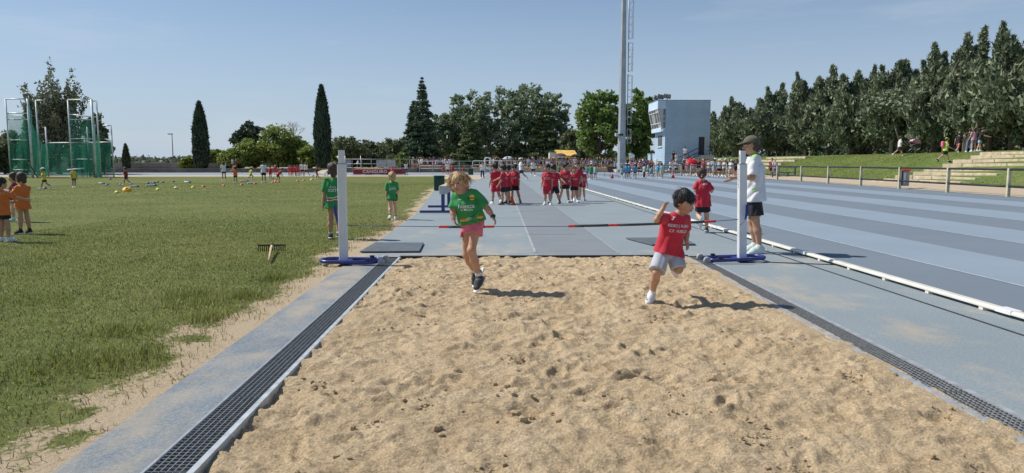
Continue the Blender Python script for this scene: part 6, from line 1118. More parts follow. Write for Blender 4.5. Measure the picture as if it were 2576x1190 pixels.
far('k_stand', 'child in blue left behind the left group in red', 1236, 449.5, 416.6, 170, 'blue', 'black', hair='brown', group=GB); far('k_walk', 'child in blue next to the pointing child, further off', 1244, 447, 415, 190, 'blue', 'grey', hair='brown', group=GB); far('k_hips', 'child in blue with white cap behind the left group in red', 1297, 448.5, 410.6, -40, 'blue', 'black', cap='white', group=GB)
far('a_walk', 'man in white shirt and white cap striding left behind the red groups', 1311, 454, 399.5, -80, 'white', 'navy', cap='white', hair='black', H=1.74)
far('a_walk', 'man in white shirt and black shorts walking up between the red groups', 1341.4, 443.5, 401.6, 10, 'white', 'black', hair='black')
far('a_bend', 'adult in white bending down behind the right group', 1396, 440.5, 403, -40, 'white', 'charcoal'); far('a_lean', 'adult in white kneeling behind the boy all in red', 1378, 440, 400, 30, 'white', 'grey')
far('k_stand', 'child in green behind the right group in red', 1407, 442, 415.6, 20, 'green', 'black', group=GB)
GP = 'children in blue and green on the far lanes'
for i, (k, x, f, t, rz, tp_, bt, cp_) in enumerate((('k_walk', 1477, 451.5, 413.6, 60, 'blue', 'sky', None), ('k_stand', 1487, 452.5, 411.6, 170, 'green', 'brown', 'white'), ('k_hips', 1497, 452, 413, 150, 'teal', 'denim', None), ('k_walk', 1564, 449.5, 417, 190, 'sky', 'black', None), ('k_stand', 1575, 449.5, 411, 175, 'blue', 'denim', 'white'), ('k_stand', 1582, 449, 411, 160, 'blue', 'navy', 'white'), ('k_hips', 1597.4, 449, 411, 185, 'blue', 'maroon', 'yellow'), ('k_trous', 1620.6, 448.5, 412, 110, 'teal', 'black', None), ('k_stand', 1630, 443, 409, 60, 'mint', 'olive', 'black'), ('k_run', 1637, 448.3, 411, 70, 'blue', 'black', None), ('k_arms', 1655, 448, 409, -30, 'blue', 'beige', 'grey'), ('k_stand', 1664.3, 449, 410.5, 180, 'teal', 'yellow', None))):
    far(k, 'child in %s and %s on the far lanes, %s from the left there' % (tp_, bt, ORD[i]), x, f, t, rz, tp_, bt, cap=cp_, group=GP, hair='black' if i % 2 else 'brown')
# spectators behind the pipe fence below the tower
TOPS = ['white', 'black', 'charcoal', 'navy', 'grey', 'charcoal', 'white', 'denim', 'brown', 'maroon', 'black', 'navy', 'black', 'rose', 'olive', 'purple']; BOTS = ['black', 'denim', 'grey', 'beige', 'charcoal', 'navy', 'brown', 'black']; CAPS = [None, None, 'white', None, 'black', None, None, 'beige', None]  # mostly dark tops: tree shade over the crowd is put into clothing colours
AK = ['a_stand', 'a_lean', 'a_phone', 'a_hips', 'a_tank', 'a_stand', 'a_trous', 'a_lean', 'a_phone']
def along(px, off):
    for i in range(len(fp) - 1):
        a, b = fp[i], fp[i + 1]; d = ray(px, 440); t0 = a.x * d.y - a.y * d.x; t1 = b.x * d.y - b.y * d.x
        if t0 * t1 <= 0: t = t0 / (t0 - t1); p = a.lerp(b, t); n = Vector((b.y - a.y, a.x - b.x, 0)).normalized(); return p + n * off
rr = random.Random(12); GS = 'spectators behind the pipe fence below the tower'; spec = [('a_lean', 'white', 'olive', 'charcoal'), ('a_lean', 'grey', 'black', 'beige'), ('a_tank', 'beige', 'beige', 'beige'), ('a_phone', 'charcoal', 'black', None), ('a_stand', 'pink', 'grey', None), ('a_phone', 'rose', 'beige', 'yellow'), ('a_tank', 'white', 'grey', None), ('a_hips', 'charcoal', 'grey', None), ('a_stand', 'rose', 'purple', None), ('a_phone', 'red', 'black', None), ('a_stand', 'grey', 'denim', None), ('a_tank', 'yellow', 'black', 'white'), ('a_lean', 'sky', 'grey', None), ('a_stand', 'white', 'black', 'white'), ('a_stand', 'black', 'black', 'white'), ('a_tank', 'white', 'maroon', 'beige'), ('a_stand', 'white', 'beige', 'white'), ('a_stand', 'charcoal', 'black', None), ('a_phone', 'black', 'navy', None), ('a_stand', 'navy', 'grey', 'sky'), ('a_hips', 'navy', 'black', None)]
cnt = 0
for i, (k, tp_, bt, cp_) in enumerate(spec):
    px = 1676 + 8.9 * i + rr.uniform(-1.5, 1.5); p = along(min(px, 1862), .55 + .25 * (i % 3)); p = p or fp[9]; clone(k, 'spectator in %s and %s at the pipe fence, %s from the left' % (tp_, bt, ordn(i)), (p.x, p.y, 0), rr.uniform(1.58, 1.78), rr.uniform(-30, 30) - 12, tp_, bt, cap=cp_, group=GS, hair=rr.choice(['brown', 'black', 'brown']), skin=rr.choice([0, 1, 1]))
for i in range(20):
    px = 1678 + 9 * i + rr.uniform(-4, 4); p = along(min(px, 1862), 2.2 + rr.uniform(0, 1.8)); tp_ = rr.choice(TOPS); bt = rr.choice(BOTS); clone(rr.choice(AK), 'spectator in %s in the second row below the tower, %s from left' % (tp_, ordn(i)), (p.x, p.y, 0), rr.uniform(1.55, 1.8), rr.uniform(-60, 60), tp_, bt, cap=rr.choice(CAPS), group='second row of spectators below the tower', hair=rr.choice(['brown', 'black']), skin=rr.choice([0, 1, 1, 2]))
for i, (px, z, Y, k, tp_) in enumerate(((1694, 1.15, 88.5, 'a_stand', 'black'), (1701, .9, 88, 'a_stand', 'white'), (1723, 1.7, 88.6, 'a_phone', 'white'), (1742, .6, 88, 'a_stand', 'navy'))): p = D(px, 410, Y); clone(k, 'person in %s on the stairs of the tower, %s from the left' % (tp_, ORD[i]), (p.x, Y, z), 1.68, rr.uniform(-60, 60), tp_, 'black', group='people on the tower stairs', hair='black')
# crowd between mast and tower, and behind the stone wall
for i in range(26):
    px = 1578 + i * 3.55 + rr.uniform(-2, 2); Y = rr.uniform(90.5, 99); p = D(px, 420, Y)
    if p.x > tx0 - .6: p.x = tx0 - rr.uniform(.6, 3)
    tp_ = rr.choice(TOPS); clone(rr.choice(AK), 'spectator in %s between lighting mast and tower, %s from the left' % (tp_, ordn(i)), (p.x, Y, 0.35 if Y > 95 else .0), rr.uniform(1.55, 1.8), rr.uniform(-50, 50), tp_, rr.choice(BOTS), cap=rr.choice(CAPS), group='spectators between mast and tower', hair=rr.choice(['brown', 'black']))
far('a_stand', 'person in teal raised above the crowd beside the mast with a round white fan', 1586, 424, 387, 170, 'teal', 'beige', Y=97, z=1.1)
for i in range(66):
    px = 1232 + i * 4.75 + rr.uniform(-2.4, 2.4); Y = 105.4 + (i % 3) * 1.6 + rr.uniform(0, 1); p = D(px, 420, Y); tp_ = rr.choice(TOPS); clone(rr.choice(AK), 'spectator in %s behind the stone wall, %s from the left' % (tp_, ordn(i)), (p.x, Y, .45), rr.uniform(1.5, 1.8), rr.uniform(-60, 60), tp_, rr.choice(BOTS), cap=rr.choice(CAPS), group='spectators behind the stone wall', hair=rr.choice(['brown', 'black', 'blond', 'brown']), skin=rr.choice([0, 1, 1, 2]))
for i in range(24):
    px = 1036 + i * 4.4 + rr.uniform(-2.5, 2.5); Y = rr.uniform(106, 110); p = D(px, 420, Y); tp_ = rr.choice(['charcoal', 'navy', 'white', 'grey', 'denim', 'black', 'purple', 'white']); clone(rr.choice(AK), 'spectator in %s in the shade under the fir, %s from the left' % (tp_, ordn(i)), (p.x, Y, .45), rr.uniform(1.5, 1.8), rr.uniform(-60, 60), tp_, rr.choice(BOTS), cap=rr.choice(CAPS), group='spectators in the shade under the fir', hair=rr.choice(['brown', 'black']))
for i, px in enumerate((583, 590)): p = D(px / 1.0 * 1.0 - 0, 420, 109); clone(['a_stand', 'a_lean'][i], 'person on the grey wall behind the left bend, %s one' % ('left' if i == 0 else 'right'), (p.x, 109.5, .45), 1.65, 150, ['grey', 'brown'][i], 'brown', group='people by the grey wall')
# people on the bank
def bank_at(px, xr): d = ray(px, 400); Y = xr * d.y / d.x; return xr, Y, bz(xr, Y) - .01
GT = 'people up on the grass bank'
x, y, z = bank_at(2262, 32.6); clone('a_walk', 'man in white shirt pushing a pushchair along the top of the bank', (x, y, z), 1.70, 70, 'white', 'charcoal', group=GT, hair='brown', skin=1); pcx = (x, y, z)
x, y, z = bank_at(2377, 29.6); cl_o = clone('a_walk', 'person in lime vest and cap climbing the stone steps with a pink rucksack', (x, y, z + .16), 1.66, 75, 'lime', 'black', cap='lime', group=GT, shoe='black'); mb = MB(); mb.box((-.15, .09, 1.02), (.15, .27, 1.42)); rp = mb.build('rucksack', FAB['pink'], None, bevel=.05); rp.parent = cl_o; rp.data.materials[0] = FAB['pink']
x, y, z = bank_at(2409, 33.2); clone('a_walk', 'person in black with pink shorts and pink cap on top of the steps', (x, y, z), 1.5, 120, 'black', 'pink', cap='rose', group=GT)
for i, (px, k, tp_, bt) in enumerate(((2436, 'a_trous', 'charcoal', 'denim'), (2447, 'a_arm', 'rose', 'denim'), (2462, 'a_lean', 'black', 'sky'))): x, y, z = bank_at(px, 33.4); clone(k, 'woman in %s top posing with friends on top of the bank' % tp_, (x, y, z), 1.66, [150, 180, 60][i], tp_, bt, group=GT, hair='brown', skin=0)
for (o, _h) in PROTO.values():
    for c in list(o.children_recursive): bpy.data.objects.remove(c)
    bpy.data.objects.remove(o)
# sticks and fan held by people far off
p = G(113, 476); mb = MB(); mb.tube([p + Vector((-.25, -.1, .55)), p + Vector((-.62, -.15, 1.35))], .025, 6); tag(mb.build('foam_stick', M_BLACK, None, True), 'dark foam stick held up by the child in yellow', 'stick')
p = G(187, 472); mb = MB(); mb.tube([p + Vector((-.2, -.2, .95)), p + Vector((.75, -.3, 1.03))], .03, 8); tag(mb.build('foam_bat', mat('tube_white', (.6, .62, .66), .5), None, True), 'pale foam bat held level by the child in yellow before the cage', 'bat')
p = D(1591.5, 393, 96.6); mb = MB(); mb.tube([Vector((0, -.02, 0)), Vector((0, .02, 0))], .28, 18); o = mb.build('hand_fan', PRINT_W, None, False, loc=p); tag(o, 'round white hand fan held above the crowd beside the mast', 'fan')
# pushchair
ps = empty('pushchair', (pcx[0] + 1.15, pcx[1] - .1, bz(pcx[0] + 1.15, pcx[1])), rad(0), 'pushchair with pink hood on top of the bank', 'pushchair'); M_PK = mat('hood_pink', (.62, .30, .36), .7, .1, 4)
mb = MB()
for i in range(7):
    a = rad(-10 + 25 * i)
for a in range(0, 151, 25): mb.tube([(.42 * math.cos(rad(a)) * .9, y_, .80 + .38 * math.sin(rad(a))) for y_ in (-.22, .22)], .012, 5)
mb.build('hood_ribs', M_BLACK, ps, True); V = []; F = []
for i in range(7):
    a = rad(25 * i)
    for y_ in (-.23, .23): V.append((.40 * math.cos(a), y_, .80 + .38 * math.sin(a)))
for i in range(6): F.append((2 * i, 2 * i + 1, 2 * i + 3, 2 * i + 2))
for sd in (0, 1): V.append((.0, -.23 if sd == 0 else .23, .80)); F += [(14 + sd, 2 * i + sd, 2 * i + 2 + sd) for i in range(6)]
me = bpy.data.meshes.new('hood'); me.from_pydata(V, [], F); me.materials.append(M_PK); link('hood', me, None, ps); mb = MB(); mb.box((-.32, -.2, .48), (.36, .2, .74)); mb.build('seat', FAB['charcoal'], ps, bevel=.05)
for sg in (-1, 1): mb = MB(); mb.tube([(-.75, sg * .22, 1.02), (-.30, sg * .22, .62), (.38, sg * .22, .14)], .016, 6); mb.tube([(.15, sg * .22, .62), (-.42, sg * .22, .14)], .016, 6); mb.build('frame', M_STEEL, ps, True)
mb = MB(); mb.tube([(-.75, -.24, 1.02), (-.75, .24, 1.02)], .02, 6); mb.build('handlebar', M_BLACK, ps, True)
for (x, y_) in ((.40, -.22), (.40, .22), (-.42, -.24), (-.42, .24)): mb = MB(); mb.tube([(x, y_ - .02, .14), (x, y_ + .02, .14)], .135, 14); w = mb.build('wheel', M_BLACK, ps); mb = MB(); mb.tube([(x, y_ - .024, .14), (x, y_ + .024, .14)], .05, 10); mb.build('hub', M_STEEL, w)
# umbrellas
def umbrella(px, py, Y, r, m, tilt, lab, ts=(0, 0)):
    p = D(px, py, Y); u = empty('umbrella', p, 0, lab, 'umbrella', 'umbrellas over the spectators'); n = 8; V = [(0, 0, .36 * r)]; F = []
    for (q, z) in ((.4, .31), (.75, .17), (1.0, -.06)):
        for k in range(16): a = 2 * math.pi * k / 16; rr_ = r * q * (1 if k % 2 == 0 else .95); V.append((rr_ * math.cos(a), rr_ * math.sin(a), r * (z + (0 if k % 2 == 0 else .03 * q))))
    F += [(0, 1 + k, 1 + (k + 1) % 16) for k in range(16)]
    for j in range(2): F += [(1 + 16 * j + k, 17 + 16 * j + k, 17 + 16 * j + (k + 1) % 16, 1 + 16 * j + (k + 1) % 16) for k in range(16)]
    me = bpy.data.meshes.new('canopy'); me.from_pydata(V, [], F); me.materials.append(m); link('canopy', me, None, u); mb = MB(); mb.tube([(0, 0, -.75), (0, 0, .40 * r)], .012, 6); mb.build('shaft', M_STEEL, u, True)
    for k in range(8): a = 2 * math.pi * k / 8; mb = MB(); mb.tube([(0, 0, .34 * r), (.7 * r * math.cos(a), .7 * r * math.sin(a), .175 * r), (r * math.cos(a), r * math.sin(a), -.065 * r)], .006, 4); mb.build('rib', M_STEEL, u, True)
    u.rotation_euler = (rad(tilt), rad(ts[0]), 0)
pU = along(1741, .6); umbrella(1741, 406, pU.y, .62, mat('umbrella_red', (.70, .02, .03), .6, .06, 4, transl=.3), 24, 'open red umbrella among the spectators at the pipe fence', (10, 0))
umbrella(1279, 398.5, 107, .85, FAB['grey'], 8, 'grey umbrella over the crowd left of the kiosk'); umbrella(1410, 391, 108, .95, FAB['charcoal'], 6, 'dark umbrella in front of the yellow awning'); umbrella(1448, 392.5, 108, .8, FAB['black'], -8, 'black umbrella at the right end of the kiosk')
# ---------------------------------------------------------------- trees
LEAF = dict(elm=mat('leaf_elm', (0.164, 0.230, 0.120), .5, .25, .35, col2=(0.295, 0.361, 0.219), transl=.25, island=.5, spec=.5), plane=mat('leaf_plane', (0.120, 0.216, 0.045), .5, .25, .4, col2=(0.240, 0.328, 0.088), transl=.3, island=.45, spec=.45), fir=mat('needle_fir', (0.072, 0.118, 0.068), .6, .25, .5, col2=(0.134, 0.190, 0.100), transl=.12, island=.4), cedar=mat('needle_cedar', (0.106, 0.154, 0.067), .6, .25, .4, col2=(0.202, 0.250, 0.106), transl=.15, island=.4),
            cyp=mat('needle_cypress', (0.035, 0.061, 0.035), .65, .25, .6, col2=(0.064, 0.096, 0.051), transl=.08, island=.35), ari=mat('needle_bluegreen', (0.132, 0.172, 0.098), .6, .25, .35, col2=(0.247, 0.282, 0.167), transl=.15, island=.45), lime=mat('leaf_light', (0.169, 0.236, 0.047), .5, .25, .5, col2=(0.284, 0.344, 0.081), transl=.35, island=.4), pine=mat('needle_pine', (0.042, 0.073, 0.042), .6, .25, .5, col2=(0.077, 0.112, 0.059), transl=.1, island=.4), pop=mat('leaf_poplar', (0.130, 0.150, 0.085), .5, .25, .5, col2=(0.221, 0.240, 0.143), transl=.25, island=.5, spec=.5), far=mat('leaf_far', (0.119, 0.156, 0.094), .7, .2, .2, col2=(0.175, 0.206, 0.125), transl=.2, island=.35), shrub=mat('leaf_shrub', (0.121, 0.155, 0.074), .6, .3, .6, col2=(0.216, 0.243, 0.121), transl=.25, island=.5))
BARK = mat('bark', (.13, .10, .075), .95, .25, 3, .8, 14, stretch=.3); BARK_P = mat('bark_pale', (.34, .30, .25), .95, .3, 2, .8, 12, stretch=.3)
def quads(P, Ax, Bx, L, W):
    a = Ax * L[:, None]; b = Bx * W[:, None]; V = np.stack([P - a * .75 - b * 1.1, P - a * .55 + b * 1.1, P + a * 1.25], 1).reshape(-1, 3); return V, np.arange(len(P) * 3).reshape(-1, 3)
def unit(v): return v / (np.linalg.norm(v, axis=1, keepdims=True) + 1e-9)
def cards(P, rr, size, updir=None, el=1.0, flat=0.0):
    n = len(P); a = rr.normal(size=(n, 3))
    if updir is not None: a = a * .55 + np.asarray(updir)
    a = unit(a); b = rr.normal(size=(n, 3)); b[:, 2] *= (1 - flat); a[:, 2] *= (1 - flat) if updir is None else 1; a = unit(a); b = unit(b - a * np.sum(a * b, 1, keepdims=True)); L = size * el * rr.uniform(.55, 1.35, n); W = size * rr.uniform(.5, 1.1, n) / el ** .3; return quads(P, a, b, L, W)
def limb_tubes(mb, base, tips, r0, rr, frac=.25):
    for t in tips:
        b = np.array(base); s = b * (1 - frac * rr.uniform(.6, 1.4)) + np.array([b[0], b[1], t[2]]) * frac * rr.uniform(.3, 1.0); m = (s + t) / 2 + rr.normal(size=3) * .12 * np.linalg.norm(t - s); mb.tube([s, m, t], [r0, r0 * .55, r0 * .15], 5, cap=False)
def tree(name, label, loc, kind, H, W, seed, group=None, n=6000, trunk_h=.2, leaf=.28, clumps=60, bark=BARK, tr=None, cr=.17, tpow=1.0, lean=0., cat='tree', multi=1, bmode='round', gap=.0):
    rr = np.random.default_rng(seed); o = empty(name, loc, 0, label, cat, group); hw = W / 2; r0 = tr or max(.06, H * .018); mb = MB(); tips = []
    if kind == 'tier':                    # fir or layered cedar: whorls of flat drooping branches
        P = []; A_ = []; z = H * trunk_h; lev = 0; mb.tube([(0, 0, 0), (lean * .5, 0, H * .5), (lean, 0, H * .985)], [r0, r0 * .6, .02], 7)
        while z < H * .985:
            f = (z - H * trunk_h) / (H * (1 - trunk_h)); rad_ = hw * max(.035, (1 - f) ** tpow) * rr.uniform(.8, 1.15); nb = int((5 if bmode == 'fir' else 7) + 5 * (1 - f)); rot = rr.uniform(0, 6.28)
            for k in range(nb):
                a = rot + 6.283 * k / nb + rr.uniform(-.25, .25); ln = rad_ * rr.uniform(.62, 1.12); dr = rr.uniform(.05, .30) if bmode == 'fir' else rr.uniform(-.12, .12); m = max(6, int(n * ln / (hw * 9) / 9)); t = rr.uniform(.12, 1, m) ** .75; wv = (.13 if bmode == 'fir' else .20) * ln * (1 - t * .75) + .07
                x = np.cos(a) * ln * t; y = np.sin(a) * ln * t; zz = z - dr * ln * t ** 1.5 + (.10 * ln * t ** 3 if bmode == 'fir' else 0); q = rr.normal(size=(m, 3)) * wv[:, None] * np.array([1, 1, .16 if bmode != 'fir' else .30]); q[:, 2] -= np.abs(rr.normal(size=m)) * (.10 if bmode == 'fir' else .05) * ln * .5
                P.append(np.stack([x + lean * z / H, y, zz], 1) + q); A_.append(np.tile([np.cos(a) * .8, np.sin(a) * .8, -.25], (m, 1)))
                if rr.uniform() < .5: mb.tube([(lean * z / H, 0, z), (np.cos(a) * ln * .8, np.sin(a) * ln * .8, z - dr * ln * .7)], [r0 * .22 * (1 - f) + .015, .01], 4, cap=False)
            z += H * (.036 if bmode == 'fir' else .055) * rr.uniform(.75, 1.3) * (1.15 - .35 * f)
        P = np.concatenate(P); V, F = cards(P, rr, leaf, np.concatenate(A_), 1.5, .3)
    elif kind == 'column':                # cypress: tight flame
        z = rr.uniform(0, 1, n) ** .9; a = rr.uniform(0, 6.283, n); lump = .86 + .28 * fbm(a * 1.6 + seed, z * 9, 3, seed); prof = np.interp(z, [0, .06, .2, .4, .6, .8, .92, 1], [.62, .84, .98, 1.0, .86, .58, .30, .03]); rd = hw * prof * lump * rr.uniform(.72, 1.04, n); P = np.stack([np.cos(a) * rd, np.sin(a) * rd, H * (.04 + .955 * z)], 1); V, F = cards(P, rr, leaf, np.stack([np.cos(a) * .35, np.sin(a) * .35, np.ones(n) * 1.4], 1), 1.7)
        V2, F2 = quads(P * np.array([.8, .8, .97]), unit(np.stack([np.cos(a) * .2, np.sin(a) * .2, np.ones(n)], 1)), unit(np.stack([-np.sin(a), np.cos(a), 0 * a], 1)), np.full(n, leaf * 2.0), np.full(n, leaf * 1.3)); F = np.concatenate([F, F2 + len(V)]); V = np.concatenate([V, V2]); mb.tube([(0, 0, 0), (0, 0, H * .8)], [r0, .03], 7)
    elif kind == 'sweep':                 # poplar: many upswept rods with leaves along their outer part
        P = []; A_ = []; mb.tube([(0, 0, -.1), (0, 0, H * .2), (.1, 0, H * .6)], [r0 * 1.2, r0, r0 * .3], 7)
        for k in range(clumps):
            a = rr.uniform(0, 6.283); s0 = rr.uniform(.12, .38) * H; sp = rr.uniform(.05, 1.0) ** .8 * hw; up_ = H * rr.uniform(.30, .60) * (1.25 - .5 * sp / hw); e = np.array([np.cos(a) * sp, np.sin(a) * sp * .8, min(s0 + up_, H)]); b = np.array([0, 0, s0]); c = np.array([np.cos(a) * sp * .75, np.sin(a) * sp * .6, s0 + up_ * .38]); t = rr.uniform(.30, 1.03, n // clumps)[:, None]; q = (1 - t) ** 2 * b + 2 * t * (1 - t) * c + t * t * e; P.append(q + rr.normal(size=q.shape) * (.16 + .12 * (1 - t))); A_.append(np.tile(nrm(e - c), (len(q), 1)))
            mb.tube([(1 - v) ** 2 * b + 2 * v * (1 - v) * c + v * v * e for v in (0, .3, .6, .9)], [.06, .045, .03, .01], 4, cap=False)
        P = np.concatenate(P); V, F = cards(P, rr, leaf, np.concatenate(A_), 1.1)
    else:
        # clumps of leaves on real limbs inside an uneven envelope
        C = []; tries = 0
        while len(C) < clumps and tries < 9000:
            tries += 1; u = rr.uniform(-1, 1, 3); q = np.linalg.norm(u)
            if q > 1 or q < .25: continue
            x, y, s = u[0], u[1], (u[2] + 1) / 2
            if kind == 'cone': k = (1 - s) ** tpow * (.9 + .1 * np.sin(s * 30)) + .05; C.append((x * hw * k, y * hw * k, s))
            elif kind == 'spire':
                j = rr.integers(multi); jx = (j - (multi - 1) / 2) / max(1, multi) * hw * 1.1; ht = 1 - .30 * ((j * 7 + seed * 3) % 5) / 5; k = (1 - s ** 1.9) * .95 + .05; C.append((x * hw * k * (1.0 if s < .5 else .62) + jx * (.3 + .7 * s), y * hw * k, s * ht))
            elif kind == 'vase': k = .25 + .75 * s ** .6 * (1 - max(0, s - .72) / .28 * .55); C.append((x * hw * k, y * hw * k, s))
            else: C.append((x * hw, y * hw, s))
        ex = np.ones(len(C))
        if kind == 'spire':
            for j in range(multi):
                jx = (j - (multi - 1) / 2) / max(1, multi) * hw * 1.1; ht = 1 - .30 * ((j * 7 + seed * 3) % 5) / 5
                for s in np.linspace(.55, 1.0, 14): C.append((jx * (.3 + .7 * s) + rr.normal() * hw * .10 * (1.02 - s), rr.normal() * hw * .12 * (1.02 - s), s * ht)); ex = np.append(ex, 1.25 * (1.10 - s) + .10)
        C = np.array(C); C[:, 2] = H * (trunk_h + (.965 - trunk_h) * C[:, 2]); C[:, 0] += lean * C[:, 2] / H; m = n // len(C); P = []; Dd = []
        for i, c in enumerate(C):
            s = (c[2] / H - trunk_h) / (1 - trunk_h); rc = ex[i] * cr * W * rr.uniform(.55, 1.25) * (1.0 if kind in ('round', 'vase') else (1.05 - .62 * s)); g = unit(rr.normal(size=(m, 3))) * (rr.uniform(.1, 1.15, m) ** .75)[:, None] * rc
            sc = np.array([1, 1, 1.7 if kind == 'vase' else (1.25 if kind == 'spire' else .78)]); P.append(c + g * sc); Dd.append(np.tile([c[0] * .5 / hw, c[1] * .5 / hw, .9 if kind in ('vase', 'spire') else .15], (m, 1)))
        P = np.concatenate(P); ok = P[:, 2] > .12; P = P[ok]; Dd = np.concatenate(Dd)[ok]
        if gap: ok = fbm(P[:, 0] * 1.1 + seed, P[:, 2] * 1.1, 3, seed) > gap; P = P[ok]; Dd = Dd[ok]
        V, F = cards(P, rr, leaf, Dd, 1.7 if kind in ('vase', 'spire', 'cone') else 1.05)
        th = H * max(trunk_h, .25); st = [(0, 0)] if multi == 1 or kind == 'spire' else [((j - (multi - 1) / 2) * W * .16, rr.uniform(-.4, .4)) for j in range(multi)]
        for (sx_, sy_) in st: mb.tube([(sx_, sy_, -.1), (sx_ * 1.3 + lean * .2, sy_, th), (sx_ * 1.8 + lean * .7, sy_, H * .72)], [r0 * 1.15, r0 * .85, r0 * .2], 7)
        pk = C[rr.permutation(len(C))[:26]]; limb_tubes(mb, (0, 0, th * .8), pk, r0 * .38, rr)
    mb.build('trunk', bark, o, True)
    me = npmesh('crown', V, F); link('crown', me, LEAF[name_leaf(name)], o); return o
LN = {'fir_tree': 'fir', 'cedar_tree': 'cedar', 'cypress_tree': 'cyp', 'elm_tree': 'elm', 'plane_tree': 'plane', 'conifer_tree': 'ari', 'young_tree': 'lime', 'pine_tree': 'pine', 'poplar_tree': 'pop', 'bush': 'shrub', 'leafy_tree': 'shrub'}
def name_leaf(nm): return LN[nm]
def tp(px, top, Y, z0=0.): p = D(px, 410, Y); return (p.x, Y, z0), CAM_H + (410.2 - top) * px_m(Y) - z0
def T(name, label, px, top, wpx, Y, kind, seed, z0=0., **kw):
    loc, H = tp(px, top, Y, z0); return tree(name, label, loc, kind, H, wpx * px_m(Y), seed, **kw)
# middle: firs, elms, cedars, planes
T('fir_tree', 'tall tiered dark fir with a thin pointed top', 1064, 199, 112, 117, 'tier', 1, .45, n=17000, trunk_h=.05, leaf=.20, tpow=.92, bmode='fir', tr=.22)
T('fir_tree', 'shorter tiered fir on the left of the tall fir', 1043, 252, 84, 118.5, 'tier', 2, .45, n=15000, trunk_h=.05, leaf=.20, tpow=.85, bmode='fir', tr=.18)
for i, (px, top, w, Y, lab) in enumerate(((1128, 272, 74, 126, 'dark elm crown between the fir and the taller elms'), (1182, 228, 104, 127, 'tall elm with open branching, left one of the row of elms'), (1262, 216, 122, 128, 'broad tall elm in the middle of the row of elms'), (1330, 213, 116, 130, 'highest elm of the row behind the layered cedar'), (1392, 232, 84, 129, 'elm at the right end of the row of elms'))):
    T('elm_tree', lab, px, top, w * 1.18, Y, 'round', 10 + i, .45, group='row of elms behind the crowd', n=9000, trunk_h=.16, leaf=.235, clumps=150, multi=3, cr=.10, tr=.17, gap=.33)
T('cedar_tree', 'lower layered cedar with yellowish branches in front of the elms', 1186, 292, 96, 121, 'tier', 21, .45, n=15000, trunk_h=.10, leaf=.19, tpow=.75, bmode='cedar', tr=.2)
T('cedar_tree', 'wide layered cedar with flat branch tiers left of the kiosk', 1366, 264, 136, 126, 'tier', 22, .45, n=18000, trunk_h=.09, leaf=.19, tpow=.72, bmode='cedar', tr=.26)
T('plane_tree', 'bright green plane tree on the left of the lighting mast', 1508, 224, 112, 112, 'round', 31, .3, n=9500, trunk_h=.10, leaf=.27, clumps=130, cr=.12, tr=.22)
T('plane_tree', 'bright green plane tree between the mast and the tower', 1603, 222, 92, 113, 'round', 32, .3, n=9500, trunk_h=.10, leaf=.27, clumps=130, cr=.12, tr=.22)
T('leafy_tree', 'small grey green tree between cedar and plane tree', 1436, 322, 54, 122, 'round', 33, .45, n=4000, trunk_h=.1, leaf=.22, clumps=40)
for i, (px, top, w) in enumerate(((1130, 352, 80), (1245, 368, 90), (1300, 360, 70), (1462, 372, 60), (1640, 380, 40))): T('bush', 'shrub under the tall trees behind the crowd, %s from the left' % ORD[i], px, top, w, 133, 'round', 40 + i, .45, group='shrubs under the tall trees', n=3500, trunk_h=.05, leaf=.22, clumps=40, cat='bush')
# left of the firs
for i, (px, top, w, Y) in enumerate(((880, 343, 100, 118), (940, 352, 84, 124), (985, 350, 80, 128), (1012, 346, 60, 130), (853, 352, 40, 130))): T('leafy_tree', 'rounded green tree between the second cypress and the fir, %s from the left' % ORD[[1, 2, 3, 4, 0][i]], px, top, w, Y, 'round', 50 + i, .3, group='rounded trees right of the second cypress', n=6000, trunk_h=.04, leaf=.22, clumps=60, cr=.16)
T('bush', 'pale yellow green bush behind the railing left of the fir', 1000, 388, 56, 112, 'round', 57, .3, n=3500, trunk_h=.03, leaf=.18, clumps=40, cat='bush'); LN['bush'] = 'lime'
T('bush', 'pale green bush at the foot of the fir', 1012, 382, 40, 110, 'round', 58, .3, n=2500, trunk_h=.03, leaf=.18, clumps=30, cat='bush'); LN['bush'] = 'shrub'
T('cypress_tree', 'tall narrow dark cypress behind the children on the infield', 507, 262, 37, 108, 'column', 61, .3, n=6500, leaf=.19, tr=.25, group='narrow cypresses behind the left bend')
T('cypress_tree', 'tallest narrow dark cypress, left of the jump standard', 813, 221, 40, 107, 'column', 62, .3, n=7500, leaf=.19, tr=.25, group='narrow cypresses behind the left bend')
T('cypress_tree', 'small narrow cypress right of the throwing cage', 318, 365, 16, 109, 'column', 63, 0, n=3000, leaf=.13, tr=.12, group='narrow cypresses behind the left bend')
T('pine_tree', 'dark round pine behind the light green trees', 632, 305, 84, 134, 'round', 64, .3, n=9000, trunk_h=.12, leaf=.22, clumps=75, cr=.16)
for i, (px, top, w, Y) in enumerate(((478, 396, 46, 112), (540, 378, 60, 114), (586, 372, 74, 113), (640, 352, 80, 117), (700, 322, 96, 118), (742, 345, 70, 120), (785, 366, 60, 116), (845, 372, 50, 116))): T('young_tree', 'light green leafy tree between the two cypresses, %s from the left' % ORD[i], px, top, w, Y, 'round', 70 + i, .3, group='light green trees behind the left bend', n=5000, trunk_h=.06, leaf=.22, clumps=60, cr=.16)
